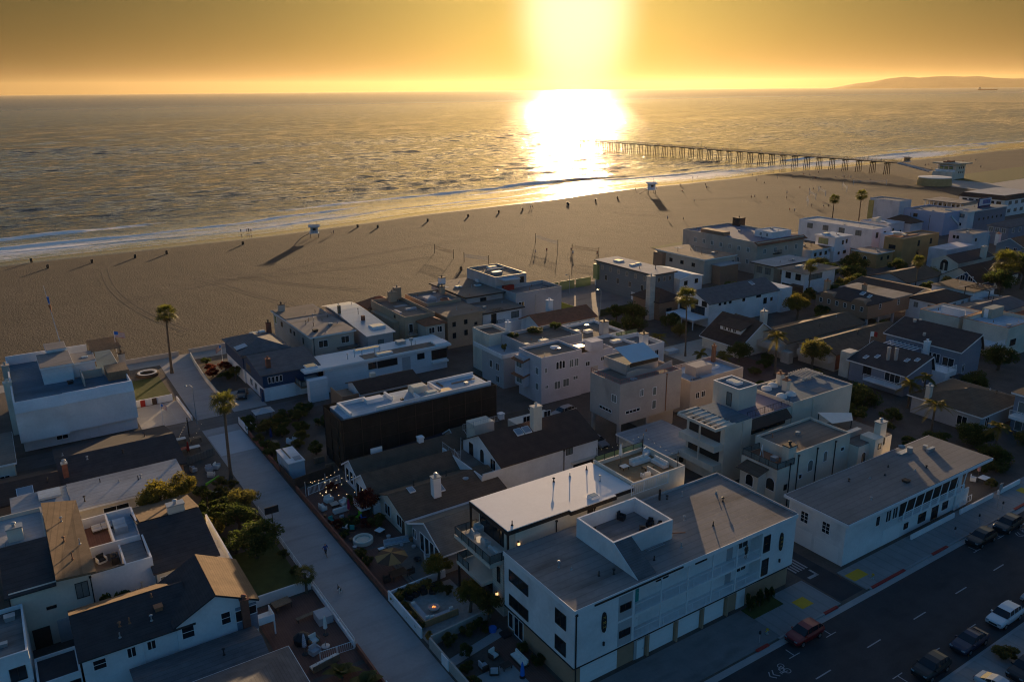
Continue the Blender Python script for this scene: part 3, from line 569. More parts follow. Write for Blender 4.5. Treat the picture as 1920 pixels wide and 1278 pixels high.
# ---------------------------------------------------------------- houses left of the walk street
def house(label, x, y, cat='house', name='house', group=None): return thing(name, label, cat, x, y, 0, group)
h = house('big white blank-walled beach building with blue roof deck and grey penthouse by the lawn', 7, 153)
MB().box(-1.3, 5.6, 140.3, 167, 2.3, 7.3).box(5.6, 10.6, 140.6, 167, 2.5, 7.4).box(10.6, 16, 140.8, 167, 2.5, 7.3).box(-1, 15.9, 142.3, 166, 0, 2.3).obj('wall', WHITE, h)
g = MB()
for x0, x1, y in ((-1.3, 5.6, 140.3), (5.6, 10.6, 140.6), (10.6, 16, 140.8)): g.add([(x0, y - .12, 7.3), (x1, y - .12, 7.3), (x1, y + 1.0, 8.8), (x0, y + 1.0, 8.8), (x1, y + 1.3, 8.8), (x0, y + 1.3, 8.8), (x0, y + 1.3, 7.3), (x1, y + 1.3, 7.3)], [(0, 1, 2, 3), (3, 2, 4, 5), (0, 3, 5, 6), (1, 7, 4, 2), (5, 4, 7, 6)])
g.box(-1.3, -1.05, 141.8, 167, 7.3, 8.7).box(15.8, 16, 142, 152, 7.3, 8.6).obj('parapet_band', PINKST if 0 else WHITE, h)
bx(h, 'roof', BLUEROOF, -1.04, 15.78, 141.6, 166.8, 7.3, 7.75); bx(h, 'rear_parapet', WHITESID, -1.3, 12, 166.81, 167.1, 7, 9.4)
flat(h, 3.6, 8.2, 151.2, 159.5, 10.8, WHITESID, GROOF, 7.7, 0, .25, t=.1, nm='penthouse'); flat(h, 8.21, 11.8, 152.4, 158.2, 10.4, WHITESID, GROOF, 7.7, 0, .25, t=.1, nm='penthouse'); flat(h, 5.2, 8, 159.6, 164, 11.4, WHITESID, GROOF, 7.7, 0, .25, t=.1, nm='penthouse')
skylight(h, 10.6, 155, 10.35, 1, .8, .15); bx(h, 'deck_wall', BEIGE, 9.2, 9.4, 146.5, 152, 7.7, 9.2); bx(h, 'deck_wall', BEIGE, 9.41, 12.6, 150.6, 150.8, 7.7, 9.2)
pergola(h, 12.2, 16.6, 157, 165.5, 7.7, 2.6, WOOD, 16, ax='X'); bx(h, 'timber_lean_to', WOOD, 13, 16.4, 146.8, 151.6, 7.8, 9.3); chimney(h, -1.5, 160.5, 0, 9.6, 1.1, 1.3, BEIGE, BEIGE); chimney(h, -1.6, 151.5, 0, 9.2, 1.2, 1.2, CREAM, CREAM); chimney(h, 16.7, 157.5, 0, 9.3, 1.1, 1.2, BEIGE, DWOOD)
door(h, 'F', 142.3, 9.2, w=1.1, m=TRIMW); garage(h, 'F', 142.3, 13.4, 3.8, 2.1); boxvent(h, 7.4, 149.5, 7.75, .8, .5, TRIMD); win(h, 'F', 142.3, 4.5, .9, 1.6, 1, 2)
h = house('small cream house with wooden shutters cut by the left edge of the photo', -8, 137); flat(h, -16, -2.6, 128.5, 141, 4.2, CREAM, BROOF, eave=.4); win(h, 'F', 128.5, -4, 1, 1.2, 1.3); door(h, 'F', 128.5, -6)
h = house('low dark-shingled bungalow right below the big white beach building', 10, 125)
zf = gable(h, 3, 18.4, 118, 134, 2.7, 4.3, 'X', BROWNWALL, DSHING, .5); chimney(h, 3.4, 121, 2.6, 5.3, .7, .7, BRICK, STEEL); vents(h, [(11.2, 123.5), (1.0 + 2.6, 127), (15, 128), (6.5, 124)], zf, .6); wins(h, 'F', 118, [(6, 1, 1.4, 1.1), (13, 1, 1.6, 1.1)])
h = house('dark bungalow with a white-framed skylight at the left edge', -3, 116); zf = gable(h, -9, 2.2, 117.5, 126.5, 2.8, 4.0, 'X', BROWNWALL, DBROWN, .3); slopesky(h, -1.8, 119.2, zf, 2.0, 1.6); win(h, 'F', 117.5, -1, .9, 1.4, 1.1); vents(h, [(1, 120)], zf)
h = house('long house with pale grey low-slope roof and wire shadows, beside the olive tree', 7, 111)
bx(h, 'wall', CREAM, -3, 16.6, 108.4, 115.2, 0, 3.75); bx(h, 'fascia', TRIMW, -3.6, 17.2, 107.7, 115.8, 3.75, 4.02); MB().slab([(-3.6, 107.7, 4.06), (3, 107.7, 4.06), (3, 115.8, 4.3), (-3.6, 115.8, 4.3)], .05).slab([(3.04, 107.7, 4.1), (17.2, 107.7, 4.1), (17.2, 115.8, 4.4), (3.04, 115.8, 4.4)], .08).obj('roof', LROOF, h)
vents(h, [(4.6, 109.5), (9.2, 112.8), (11.5, 112), (11.9, 112.4), (7, 114), (0.5, 110.5)], 4.2, .7); wins(h, 'F', 108.4, [(15.2, 1.2, 1.2, 1.2), (8, 2.4, 3, .6), (2.2, 2.2, 3, .7)]); bx(h, 'roof_deck', PALEBLUE, -.4, 2.2, 112.6, 115.2, 4.3, 4.6)
h = house('tall cream house with brown pitched tower roof and walled roof deck', 0, 92)
bx(h, 'wall', CREAM, -4.5, 2.9, 86, 102.6, 0, 7.05)
MB().slab([(-4.9, 85.6, 6.95), (-.3, 85.6, 6.95), (-.3, 94.2, 8.3), (-4.9, 94.2, 8.3)], .2).obj('dark_roof', DSHING, h); MB().slab([(-.25, 84.6, 8.0), (3.4, 84.6, 7.7), (3.4, 102.8, 7.75), (-.25, 102.8, 8.5)], .25).obj('roof', TSHING, h); MB().prism([(-.2, 86.0), (2.9, 86.0), (2.9, 102.5), (-.2, 102.5)], 7.04, 7.55).obj('tower_wall', CREAM, h)
flat(h, -10, -.3, 94.6, 103, 7.9, CREAM, LROOF, 6.9, .5, nm='rear_block'); chimney(h, -3.2, 97, 7, 9, 1.5, 1.1, CREAM, STEEL); vents(h, [(1.2, 92.5), (2.6, 91), (1.6, 88), (1.4, 97.5)], 7.95, .7, TERRA)
win(h, 'F', 86, 1.9, 4.4, 1.1, 1.7, 2, TRIMD, CURT); win(h, 'F', 86, -1.1, 4.2, .8, .2, 2, TRIMD); bx(h, 'garage_recess_shade', DWOOD, -3.2, -1.6, 85.9, 86.0, 0, 2.3); bx(h, 'stained_panel', GREYST, -.9, .9, 85.75, 85.98, 0, 2.6); pipe(h, 'F', 86, -4.5, 0, 6.7); pipe(h, 'F', 86, 2.8, 2, 6.4)  # dark panel on the wall paints the shade of a garage opening
g = MB().box(2.91, 9.1, 87.4, 101, 0, 4.6)
for a in ((2.91, 9.1, 87.4, 87.6), (8.9, 9.1, 87.6, 101), (2.91, 8.9, 100.8, 101), (6.3, 6.5, 87.6, 92.3), (2.91, 8.9, 93.2, 93.4), (6.0, 6.2, 93.4, 100.8)): g.box(*a, 4.6, 5.9)
g.obj('deck_wall', WHITE, h); bx(h, 'roof', GROOF, 6.55, 8.85, 87.7, 93.1, 4.6, 5.3); MB().box(2.95, 6.2, 87.65, 93.1, 4.6, 4.66).obj('deck_floor', DIRT, h); MB().box(2.95, 5.98, 93.45, 100.7, 4.6, 4.68).obj('deck_floor', PATIO, h); MB().box(6.25, 8.85, 93.45, 100.7, 4.6, 4.67).obj('deck_floor', PALEBLUE, h)
bx(h, 'coping', TRIMD, 2.95, 6.3, 87.35, 87.62, 5.9, 5.97); win(h, 'F', 87.4, 8.3, 1.3, .6, .8, 1, TRIMD); pipe(h, 'F', 87.4, 7.6, .5, 3.2, CREAM)
h = house('house with dark pitched roof and ball-capped chimney above a white side balcony', 12, 92)
zf = gable(h, 9.15, 15.6, 86.3, 102.6, 4.6, 6.3, 'X', CREAM, DSHING, .35, off=.8); MB().slab([(9.2, 95.45, 6.36), (16, 95.45, 6.36), (16, 103.2, 4.6), (9.2, 103.2, 4.6)], .03).obj('rear_roof', TSHING, h)
chimney(h, 13.4, 96, 5.8, 7.2, 1.9, 1.1, CREAM, STEEL); wins(h, 'F', 86.3, [(10, 2.6, 1, 1.1), (11.2, 2.6, .8, 1.1)], gl=CURT); door(h, 'F', 86.3, 12.8, 2.4, 1.0, 2.0); door(h, 'F', 86.3, 15.0, 2.4, .8, 2.0)
bx(h, 'balcony', WHITE, 15.61, 17.2, 84.6, 98, 2.3, 2.6); MB().box(17.0, 17.2, 84.6, 98, 2.6, 3.7).box(15.7, 17.0, 84.6, 84.75, 2.6, 3.7).obj('balcony_wall', TRIMW, h); rail(h, [(15.8, 91), (17, 91)], 2.6, 1); rail(h, [(15.8, 96), (17, 96)], 2.6, 1)
h = house('long two-storey white house with dark gabled roof, sunlit slopes coloured tan, and brick front chimney', 9, 79)
zf = gable(h, .5, 10.4, 74.9, 83.2, 4.6, 6.3, 'X', WHITE, DSHING, .3, off=.9); MB().slab([(.2, 80.0, 6.35), (9.4, 80.0, 6.35), (9.4, 83.6, 4.75), (.2, 83.6, 4.75)], .04).obj('sunlit_tint_roof', TSHING, h)  # rear slope overlaid in lighter shingles to paint in its sunlight
zg = gable(h, 8.9, 16.7, 74.7, 83.0, 5.0, 7.0, 'Y', WHITE, DSHING, .3); MB().slab([(12.86, 74.35, 7.05), (17.05, 74.35, 4.93), (17.05, 83.35, 4.93), (12.86, 83.35, 7.05)], .04).obj('sunlit_tint_roof', TSHING, h)  # right slope likewise coloured tan as if sunlit
wins(h, 'F', 74.9, [(1.9, 2.9, 1.05, 1.0)], n=1, bars=1); wins(h, 'F', 74.9, [(4.7, 3.0, .7, 1.0)]); wins(h, 'F', 74.9, [(4.9, .5, .8, 1.0)]); wins(h, 'F', 74.7, [(9.9, 3.1, 1.1, 1.3), (13.6, 3.2, .85, 1.3)], n=1, bars=1); wins(h, 'F', 74.7, [(9.6, .6, .9, 1.0), (11.4, .8, 1.0, .8), (14.3, .9, .9, .8)], n=1, fr=TRIMD); win(h, 'F', 74.9, 6.5, 3.1, .7, .9, 2)
vents(h, [(4.2, 77), (4.0, 75.8), (5.1, 77), (7, 76.5), (7.6, 79.2)], zf, .5, TERRA); boxvent(h, 7.9, 77.6, zf(7.9, 77.6), .7, .35, TERRA); pipe(h, 'F', 74.9, 5.7, 0, 4.2, TRIMW)
chimney(h, 15.5, 74.4, 0, 5.4, .75, .55, BRICK, BRICK); bx(h, 'bay_wall', BLUEGREY, 14.6, 16.72, 74.6, 74.69, 1.4, 4.6); win(h, 'F', 74.6, 14.9, 3.0, .7, 1.2, 1); win(h, 'F', 74.6, 16.3, 3.4, .7, .9, 1); MB().box(16.75, 18.4, 74.6, 76.4, 1.6, 1.75).box(16.75, 18.4, 74.5, 74.6, 1.75, 2.5).box(18.3, 18.4, 74.6, 76.4, 1.75, 2.5).box(18.25, 18.4, 74.5, 74.65, 0, 1.6).obj('side_balcony', TRIMW, h)
h = house('narrow annexe with dark flat roof behind a white parapet', -1.2, 78); flat(h, -3.3, .3, 75.6, 80, 2.9, WHITE, DSHING, par_h=.35); win(h, 'F', 75.6, -.3, 1.1, .8, 1.0, 1, TRIMD)
h = house('white house with balcony rail and brown lean-to at the lower left corner', -6, 80); flat(h, -12, -3.5, 77, 85.5, 6.0, WHITE, GROOF); wins(h, 'F', 77, [(-4.6, 3.2, 1.2, 1.3), (-4.4, .6, .7, 1.2)], fr=TRIMD); bx(h, 'balcony', WHITE, -9, -3.6, 75.4, 76.99, 2.6, 2.8); rail(h, [(-9, 75.5), (-3.7, 75.5)], 2.8, 1); bx(h, 'lean_to', WOOD, -9, -3.8, 74, 76.9, 0, 1.9)
h = house('bungalow with grey hip roof beside the patio with folded umbrella', 11, 62); hip(h, 2.5, 17.3, 55.5, 67.6, 2.9, 5.3, WHITE, GSHING, .5, trim=TRIMW); vents(h, [(15.6, 58.4), (12.2, 60)], 4.4, .6, TERRA); MB().lathe(14.2, 57.0, [(.0, 4.9), (.3, 4.8), (.42, 4.5), (.3, 4.2), (.2, 3.6)], 12).obj('roof_ball', TERRA, h); win(h, 'F', 55.5, 15, 1, 1.4, 1.1)
h = house('low shingled extension wedged between hip-roofed bungalow and long white house', 9, 70.5); zf = gable(h, 4.5, 15.8, 68.4, 73.9, 2.3, 3.0, 'X', WHITE, GSHING, .3); vents(h, [(12.2, 70.4)], zf, .5)
# ---------------------------------------------------------------- strand row right of the walk street
h = house('navy and white beach house with grey hip roofs, garage and brick chimneys', 42, 154)
bx(h, 'lower_wall', WHITESID, 37.8, 48.2, 142, 154, 0, 2.7); zf = gable(h, 37.7, 48.3, 141.9, 154.2, 5.4, 6.9, 'X', NAVY, GSHING, .45, z0=2.7, off=2.2); bx(h, 'lower_wall', WHITESID, 37.6, 46.6, 154.3, 167, 0, 2.9); hip(h, 37.5, 46.7, 154.25, 167.2, 5.9, 7.6, NAVY, GSHING, .5, z0=2.9)
chimney(h, 39.6, 144.2, 4.8, 7.4, .8, .8, BRICK, BRICK); chimney(h, 46.4, 165.6, 5, 8.4, .9, .9, BRICK, DWOOD); skylight(h, 42.6, 163.6, 7.2, 1.6, .9, .15); skylight(h, 44.4, 164, 7.2, 1.2, .9, .15); bx(h, 'dormer', NAVY, 37.3, 39, 156.6, 158.4, 5.6, 6.5); MB().slab([(37.1, 156.4, 6.45), (39.3, 156.4, 6.9), (39.3, 158.6, 6.9), (37.1, 158.6, 6.45)], .12).obj('dormer_roof', PALEBLUE, h)
for i in range(4): win(h, 'F', 141.9, 38.9 + i * .72, 3.5, .45, 1.1, 1)
for i in range(3): win(h, 'L', 37.7, 150.2 + i * 1.0, 3.5, .55, 1.2, 1, WOOD, CURT)
garage(h, 'F', 141.9, 41.2, 4.8, 2.2); garage(h, 'F', 141.9, 46, 3.2, 2.2); door(h, 'L', 37.7, 144, w=1, m=NAVY); wins(h, 'L', 37.7, [(147, .9, 1.4, 1.3), (150, .9, 1.4, 1.3), (156, .9, 1.6, 1.4), (160, 3.6, 1.6, 1.4), (163, 1, 1.6, 1.4)]); bx(h, 'door_surround', NAVY, 37.3, 37.69, 142.2, 143.2, 0, 2.3)
h = house('beige flat-roofed beach house with two white windows, behind the white-roofed long house', 56, 166)
flat(h, 51.8, 61, 154.6, 180, 7, BEIGE, GROOF, eave=.45, trim=TRIMW); wins(h, 'F', 154.6, [(54.2, 4.4, 1.9, 1.4), (59, 4.5, 1.7, 1.4)]); bx(h, 'lower_eave', BROOF, 57, 61.6, 153.2, 154.55, 3.6, 3.8); bx(h, 'roof_patch', BROOF, 51.6, 60.8, 170.5, 180, 7.03, 7.12); chimney(h, 53.2, 178, 6.8, 8.6, 1.3, 1.1, BEIGE, DWOOD); boxvent(h, 53.8, 157.8, 7.05, .9, .5, TRIMD); vents(h, [(55, 162), (56.5, 166), (58, 165), (57.4, 169), (59, 172), (60, 161), (54, 164)], 7.0, .7); wins(h, 'L', 51.8, [(174, 4.6, 1, 1), (168, 4.6, .8, .8), (165.6, 4.6, .8, .8), (160, 4.2, .5, 1.2)], fr=TRIMD); win(h, 'L', 51.8, 178.6, 4.2, 1.6, 1.8, 1, gl=GREENGL); pipe(h, 'F', 154.6, 52.2, .5, 6.4)
h = house('grey beach house under a curved standing-seam metal roof with flat skylight', 66, 164)
bx(h, 'wall', GREYST, 62.8, 68.6, 151.5, 177, 0, 6.1); pf = [(150.9, 6.15), (155, 6.5), (160, 6.95), (165, 7.35), (169, 7.65), (172, 7.75), (174.5, 7.6), (176.6, 7.2), (177.6, 6.7)]; g = MB()
for (a, za), (b, zb) in zip(pf, pf[1:]): g.slab([(62.3, a, za), (69, a, za), (69, b, zb), (62.3, b, zb)], .18)
g.obj('roof', METAL, h); g = MB().prism([(62.85, 160), (68.5, 160), (68.5, 176.5), (62.85, 176.5)], 6.09, 6.6).obj('gable_fill', GREYST, h); skylight(h, 66.6, 155.2, 6.55, 3, 2.4, .35); bx(h, 'roof_vent', BRICK, 65.3, 66, 160, 160.7, 6.9, 8); vents(h, [(66.3, 164.5), (67.8, 172), (63.6, 169), (65, 173)], 7.2, 1.2); bx(h, 'flue', WOOD, 62.5, 63.1, 166.6, 167.2, 6.8, 9.3); wins(h, 'F', 151.5, [(65.7, 3.5, 1.2, 1.2)], fr=TRIMD, gl=CURT); win(h, 'L', 62.8, 175.6, 4.2, 1.8, 1.8, 1, gl=GREENGL)
h = house('tan Mediterranean house with clay-tiled hip turret, stair and twin chimney pots', 76, 160)
flat(h, 72.2, 79.6, 153, 171, 8.3, TAN, BROOF, par_h=.8); hip(h, 75.2, 79.8, 149, 152.99, 6.9, 8.0, BEIGE, TILE, .45); hip(h, 71.6, 79, 171.01, 177, 6.4, 8.2, TAN, TILE, .5); chimney(h, 76.4, 168, 8, 10.2, 1.7, 1.5, TAN, TAN); chimney(h, 78.6, 170, 8, 10.6, 1.5, 1.5, TAN, TAN)
wins(h, 'F', 149, [(76.6, 4.9, 1.3, 1.25), (78.5, 4.9, 1.1, 1.25)]); win(h, 'F', 153, 73.6, 4.6, .9, 1.9, 1); bx(h, 'balcony', BEIGE, 72.6, 74.6, 151.8, 152.98, 4.2, 4.4); rail(h, [(72.6, 151.9), (74.6, 151.9)], 4.4, .9, IRON); MB().prism([(70.9, 156), (72.19, 156), (72.19, 168), (70.9, 168)], 0, 6.6).obj('stair_wall', TAN, h); wins(h, 'L', 72.2, [(158, 7.0, .6, .6)], fr=TRIMD); bx(h, 'deck_bench', FABG, 73.4, 74, 158, 161, 7.5, 8); bx(h, 'deck_bench', FABG, 76, 78.6, 160, 160.7, 7.5, 8.0)
h = house('tall ochre-tan house with square brown roof and small paired windows', 85, 160)
flat(h, 81.4, 90.4, 150.6, 160, 7.5, TAN, BROOF, eave=.5, trim=TAN); flat(h, 81.6, 90.6, 160.6, 172, 8.2, TAN, GROOF, par_h=.7); wins(h, 'F', 150.6, [(83, 4.9, .9, 1.1), (86, 5.0, .9, 1.1), (83, 2.2, .9, 1.3), (86, 2.4, .9, 1.3), (88.6, 4.4, .8, .7)], fr=TAN, n=1); MB().lathe(87, 162, [(1.1, 8), (1.1, 8.3), (.8, 8.4)], 16).obj('roof_planter', TERRA, h); chimney(h, 89.6, 168, 8, 9.8, 1, 1, TAN, DWOOD); bx(h, 'deck_set', FABG, 84, 86.5, 165, 168, 7.5, 8.1)
h = house('white and grey modern house with brown flat roof and skylights, next to the ochre-tan house', 97, 165)
flat(h, 92, 102.2, 160.4, 178.2, 8.3, GREYST, BROOF, eave=.5, trim=TRIMD); chimney(h, 94, 176.2, 8.2, 9.8, 1.4, 1.3, WHITE, DWOOD); skylight(h, 95.5, 170.5, 8.35, 1.5, 1.3); skylight(h, 100.2, 169, 8.35, 1.5, 1.2); flat(h, 91, 101.6, 151.4, 159.9, 6.6, WHITE, BROOF, eave=.6, trim=TRIMD)
for i in range(6): bx(h, 'trellis_slat', TRIMD, 93.6 + i * .55, 93.8 + i * .55, 151.0, 153.0, 6.66, 6.74)
bx(h, 'recess_shade', TRIMD, 93.2, 94.6, 151.3, 151.39, 3.3, 6.0); wins(h, 'F', 151.4, [(99.8, 4.2, 2.0, 1.4), (97.4, .8, 2, 1.5)], fr=TRIMD, gl=CURT); win(h, 'L', 91, 156, 3.9, 2.4, 1.5, 2, TRIMD); bx(h, 'terrace_wall', WHITE, 92, 101.6, 149.9, 150.1, 0, 3.9); rail(h, [(92, 150), (96, 150)], 3.9, .8, IRON); win(h, 'F', 160.4, 96.6, 6.4, 1.6, 1.1, 2, TRIMD)  # flat near-black panel on the wall imitates a shaded opening
h = house('tall grey flat-roofed house with cluttered roof deck and red-cushioned loggia', 107, 168)
flat(h, 102.4, 111.6, 164, 178, 11, GREYST, BROOF, par_h=.35, trim=TRIMD); flat(h, 102.8, 116.4, 155.6, 163.9, 8.6, GREYST, GROOF, par_h=1.0); bx(h, 'loggia_roof', PALEBLUE, 103.4, 108, 161.2, 164, 10.4, 10.6); bx(h, 'loggia_cushions', RED, 104, 107, 162.6, 163.6, 7.6, 8.8); bx(h, 'roof_gear', STEEL, 104.4, 107, 168, 169.4, 10.7, 11.3); bx(h, 'roof_gear', BEIGE, 105, 110, 172, 172.5, 10.7, 11.2); skylight(h, 108.2, 175, 10.7, 2.4, 1.4, .5); bx(h, 'planter', WHITE, 102, 103.2, 172, 173.2, 8, 9); wins(h, 'F', 164, [(110.2, 8.8, 1.1, 1.4)], fr=TRIMD); win(h, 'F', 155.6, 104.4, 5.0, 1.6, 1.3); pipe(h, 'F', 155.6, 108.5, 0, 7.4, STEEL); rail(h, [(110.6, 155.9), (116, 155.9)], 8.6, .6, IRON)
h = house('long white modern house with shining white roof, solar frame and corner window', 60, 143)
bx(h, 'wall', WHITESID, 48.8, 75.2, 139.9, 146.8, 0, 4.75); bx(h, 'fascia', TRIMW, 44.8, 76, 139.3, 147.4, 4.75, 5.16); bx(h, 'roof', WROOF, 44.9, 75.9, 139.4, 147.3, 5.16, 5.22); bx(h, 'roof_walk', BROOF, 57, 72.6, 139.7, 142.6, 5.22, 5.26)
o = MB().box(45.6, 47.9, 140.6, 143, 5.22, 5.5).obj('skylight', TRIMW, h); bx(o, 'pane', GLASS, 45.75, 47.75, 140.75, 142.85, 5.5, 5.53); o = MB().box(57.2, 62.6, 144.6, 146, 5.22, 5.55).obj('skylight', TRIMW, h); bx(o, 'pane', GLASS, 57.35, 62.45, 144.75, 145.85, 5.55, 5.58); o = MB().box(59.8, 63.2, 140, 141.3, 5.26, 5.6).obj('skylight', TRIMW, h); bx(o, 'pane', CURT, 59.95, 63.05, 140.15, 141.15, 5.6, 5.63)
bx(h, 'roof_rim', TRIMW, 72.6, 75.6, 139.7, 142.4, 5.22, 5.55); vents(h, [(58, 143.4), (60.5, 142.9), (61.8, 143.4), (54.4, 142), (69.6, 143), (56, 142.4)], 5.2, 1.0, STEEL); MB().lathe(68.6, 142.8, [(.1, 5.2), (.1, 6.2), (.45, 6.3), (.4, 6.8), (0, 6.9)], 10).obj('roof_vent', STEEL, h); MB().box(66.3, 68.0, 144.2, 145.6, 5.22, 5.9).box(66.2, 68.1, 144.1, 145.7, 5.9, 5.98).obj('roof_unit', STEEL, h)
wins(h, 'F', 139.9, [(58.6, 3.0, 1.6, 1.2)], fr=TRIMD, gl=GLASS); win(h, 'F', 139.9, 61.8, 2.9, 4.2, 1.3, 1, TRIMD); win(h, 'F', 139.9, 69.2, 3.0, 1.5, 1.1, 1, TRIMD); win(h, 'F', 139.9, 73.4, 2.3, 3.4, 1.9, 2, TRIMD); bx(h, 'niche', GREYST, 65, 66.8, 139.82, 139.89, 1.2, 4); bx(h, 'sill', TRIMW, 71.5, 75.2, 139.2, 139.89, 1.5, 1.9)
bx(h, 'terrace', WOOD, 43.6, 48.7, 138.2, 146.4, 2.5, 2.75); glassrail(h, [(43.7, 146.3), (43.7, 138.3), (47.4, 138.3)], 2.75, 1, IRON, CURT); bx(h, 'privacy_wall', WHITESID, 44.6, 48.2, 136.6, 138.1, 0, 4.2); win(h, 'L', 48.8, 143, 2.8, 4.6, 1.8, 3, TRIMD); bx(h, 'terrace_sofa', FABG, 45.4, 47.8, 140, 142.6, 2.75, 3.4)
h = house('low dark brown roofed cottage with red timber deck, tucked below the white-roofed house', 56, 130)
zf = gable(h, 51, 62.4, 127.6, 133.8, 3.6, 4.7, 'X', WHITESID, DBROWN, .4); bx(h, 'deck', BROWNWALL, 47.6, 50.5, 127.8, 133.4, 0, 2.6); MB().box(47.6, 50.5, 127.6, 127.79, 0, 3.5).box(47.4, 47.59, 127.6, 133.4, 0, 3.5).obj('deck_wall', BROWNWALL, h); door(h, 'L', 51, 130.6, 2.6, .9, 1.6, TRIMW); bx(h, 'roof_unit', CREAM, 54.6, 55.6, 131.4, 132.2, 4.4, 5.2)
# ---------------------------------------------------------------- middle block
h = house('building wrapped in dark scaffold netting with pale blue roof, under renovation', 52, 110, 'building')
bx(h, 'wall', GREYST, 39.6, 65.4, 106.6, 112.4, 0, 8.3); g = MB()
for i in range(27): x = 38.9 + i * 1.0; w = .14 * math.sin(i * 2.1); g.quad((x, 105.9 + w, .05), (x + 1, 105.9 + .14 * math.sin((i + 1) * 2.1), .05), (x + 1, 105.95 + .1 * math.sin((i + 1) * 1.3), 8.5), (x, 105.95 + .1 * math.sin(i * 1.3), 8.5))
for i in range(8): y = 105.9 + i * .95; g.quad((38.9 + .1 * math.sin(i * 2), y + .95, .05), (38.9 + .1 * math.sin(i * 2), y, .05), (38.95, y, 8.5), (38.95, y + .95, 8.5))
g.quad((65.9, 105.9, .05), (65.9, 113.4, .05), (65.9, 113.4, 8.5), (65.9, 105.9, 8.5)).quad((38.9, 113.5, .05), (65.9, 113.5, .05), (65.9, 113.5, 8.5), (38.9, 113.5, 8.5)); g.obj('netting', NETTING, h)
g = MB()
for x in [39 + i * 2.99 for i in range(10)]: g.tube([(x, 105.75, 0), (x, 105.75, 8.7)], .035, 5)
for z in (2.2, 4.4, 6.6, 8.6): g.tube([(38.8, 105.75, z), (66, 105.75, z)], .03, 5); g.tube([(38.7, 105.8, z), (38.7, 113.5, z)], .03, 5)
g.obj('scaffold_poles', DWOOD, h)
bx(h, 'roof', PALEBLUE, 39.6, 65.4, 106.6, 112.4, 8.3, 8.5); g = MB()
for a in ((40.6, 41, 106.8, 111.6), (40.6, 45.2, 111.6, 112), (45, 52.5, 106.7, 107.0), (52.3, 52.6, 107, 109), (52.3, 65.4, 106.6, 106.9), (48.6, 48.9, 109.4, 112.2), (56.5, 56.8, 108, 112.3), (56.8, 65.2, 112.1, 112.4)): g.box(*a, 8.5, 9.05)
g.obj('parapet', WHITE, h); bx(h, 'roof_box', WHITE, 44.8, 47.6, 110, 111.4, 8.5, 9.1); o = MB().box(52.6, 55.2, 109.6, 111.6, 8.5, 9.5).obj('skylight', CREAM, h); bx(o, 'pane', SKYL, 52.8, 55, 109.8, 111.4, 9.5, 9.53); o = MB().box(54, 56, 107.3, 108.6, 8.5, 9.1).obj('skylight', CREAM, h); bx(o, 'pane', SKYL, 54.2, 55.8, 107.5, 108.4, 9.1, 9.13)
MB().slab([(56.2, 106.8, 8.9), (58.6, 106.8, 8.75), (58.6, 108.8, 8.75), (56.2, 108.8, 8.9)], .06).obj('plywood_sheet', mat('bare plywood', (.55, .40, .22), .8, .15), h); boxvent(h, 62, 109, 8.5, .5, .4); boxvent(h, 49.8, 107.9, 8.5, .4, .5, TRIMD); MB().box(58, 58.3, 110, 112.6, 8.55, 8.7).box(60, 64.5, 110.2, 110.5, 8.55, 8.66).obj('timber_offcuts', WOOD, h)
MB().add([(44, 104.2, .1), (64, 104.4, .2), (64, 105.6, 3.6), (56, 105.6, 2.7), (44, 105.6, 2.2)], [(0, 1, 2, 3, 4)]).obj('tarpaulin', TARP, h)
h = house('brown-roofed cottage with white-framed gable windows facing the string-lit patio', 45, 97)
zf = gable(h, 38, 56.4, 98.2, 103.6, 2.9, 4.5, 'X', WHITESID, BSHING, .35, TRIMW); zg = gable(h, 37.4, 51.4, 92, 98.19, 2.9, 4.8, 'X', WHITESID, BSHING, .35, TRIMW)
for y in (93, 94.4, 95.8, 97.2): win(h, 'L', 37.4, y, .5, 1.1, 2.0, 1, t=.12)
for y in (99.4, 101, 102.5): win(h, 'L', 38, y, .6, 1.1, 1.9, 1, t=.12)
MB().box(35.6, 37.38, 92.2, 94.6, .9, 1.02).box(35.6, 35.72, 92.2, 94.6, 1.02, 1.9).box(35.6, 37.3, 92.1, 92.2, 1.02, 1.9).box(35.6, 35.7, 92.2, 92.3, 0, .9).obj('porch', TRIMW, h); boxvent(h, 49.2, 100.9, zf(49.2, 100.9), .8, .8, TRIMW); bx(h, 'roof_stub_wall', TRIMW, 41.6, 43.4, 101.9, 102.1, 4.0, 4.8)
h = house('dark brown roofed cottage with tall white chimney and two roof skylights', 44, 87.5)
zf = gable(h, 38.4, 53.2, 84, 91.9, 3.0, 4.4, 'X', CREAM, BSHING, .4, off=.6); chimney(h, 43.9, 86.0, 3.2, 6.3, 1.1, .9, WHITE, STEEL); slopesky(h, 41.3, 88.2, zf, .9, 1.2); slopesky(h, 45.0, 86.9, zf, 1.0, 1.2); vents(h, [(42.4, 89.6), (47, 91), (47.4, 89.6), (46.2, 90.4)], zf, .7); wins(h, 'L', 38.4, [(86, .8, 1.4, 1.5), (89.6, .8, 1.6, 1.5)]); MB().lathe(48.8, 86.6, [(0, 4.25), (.3, 4.3), (.45, 4.5)], 12).obj('satellite_dish', STEEL, h); MB().box(38, 54, 83.0, 83.55, 2.7, 2.8).obj('gutter_board', GREYST, h); door(h, 'L', 38.4, 84.9, w=.8)
h = house('grey-green gabled cottage with white barge boards beside the timber deck', 42, 78.5); zf = gable(h, 38.6, 47.4, 74.2, 82.6, 3.0, 5.0, 'X', GREYSID, GRNSHING, .45, TRIMW)
for y in (76, 77.3, 78.6, 79.9): win(h, 'L', 38.6, y, .3, 1.0, 2.3, 1, t=.1)
win(h, 'L', 38.6, 82, 1, .8, 1.2)
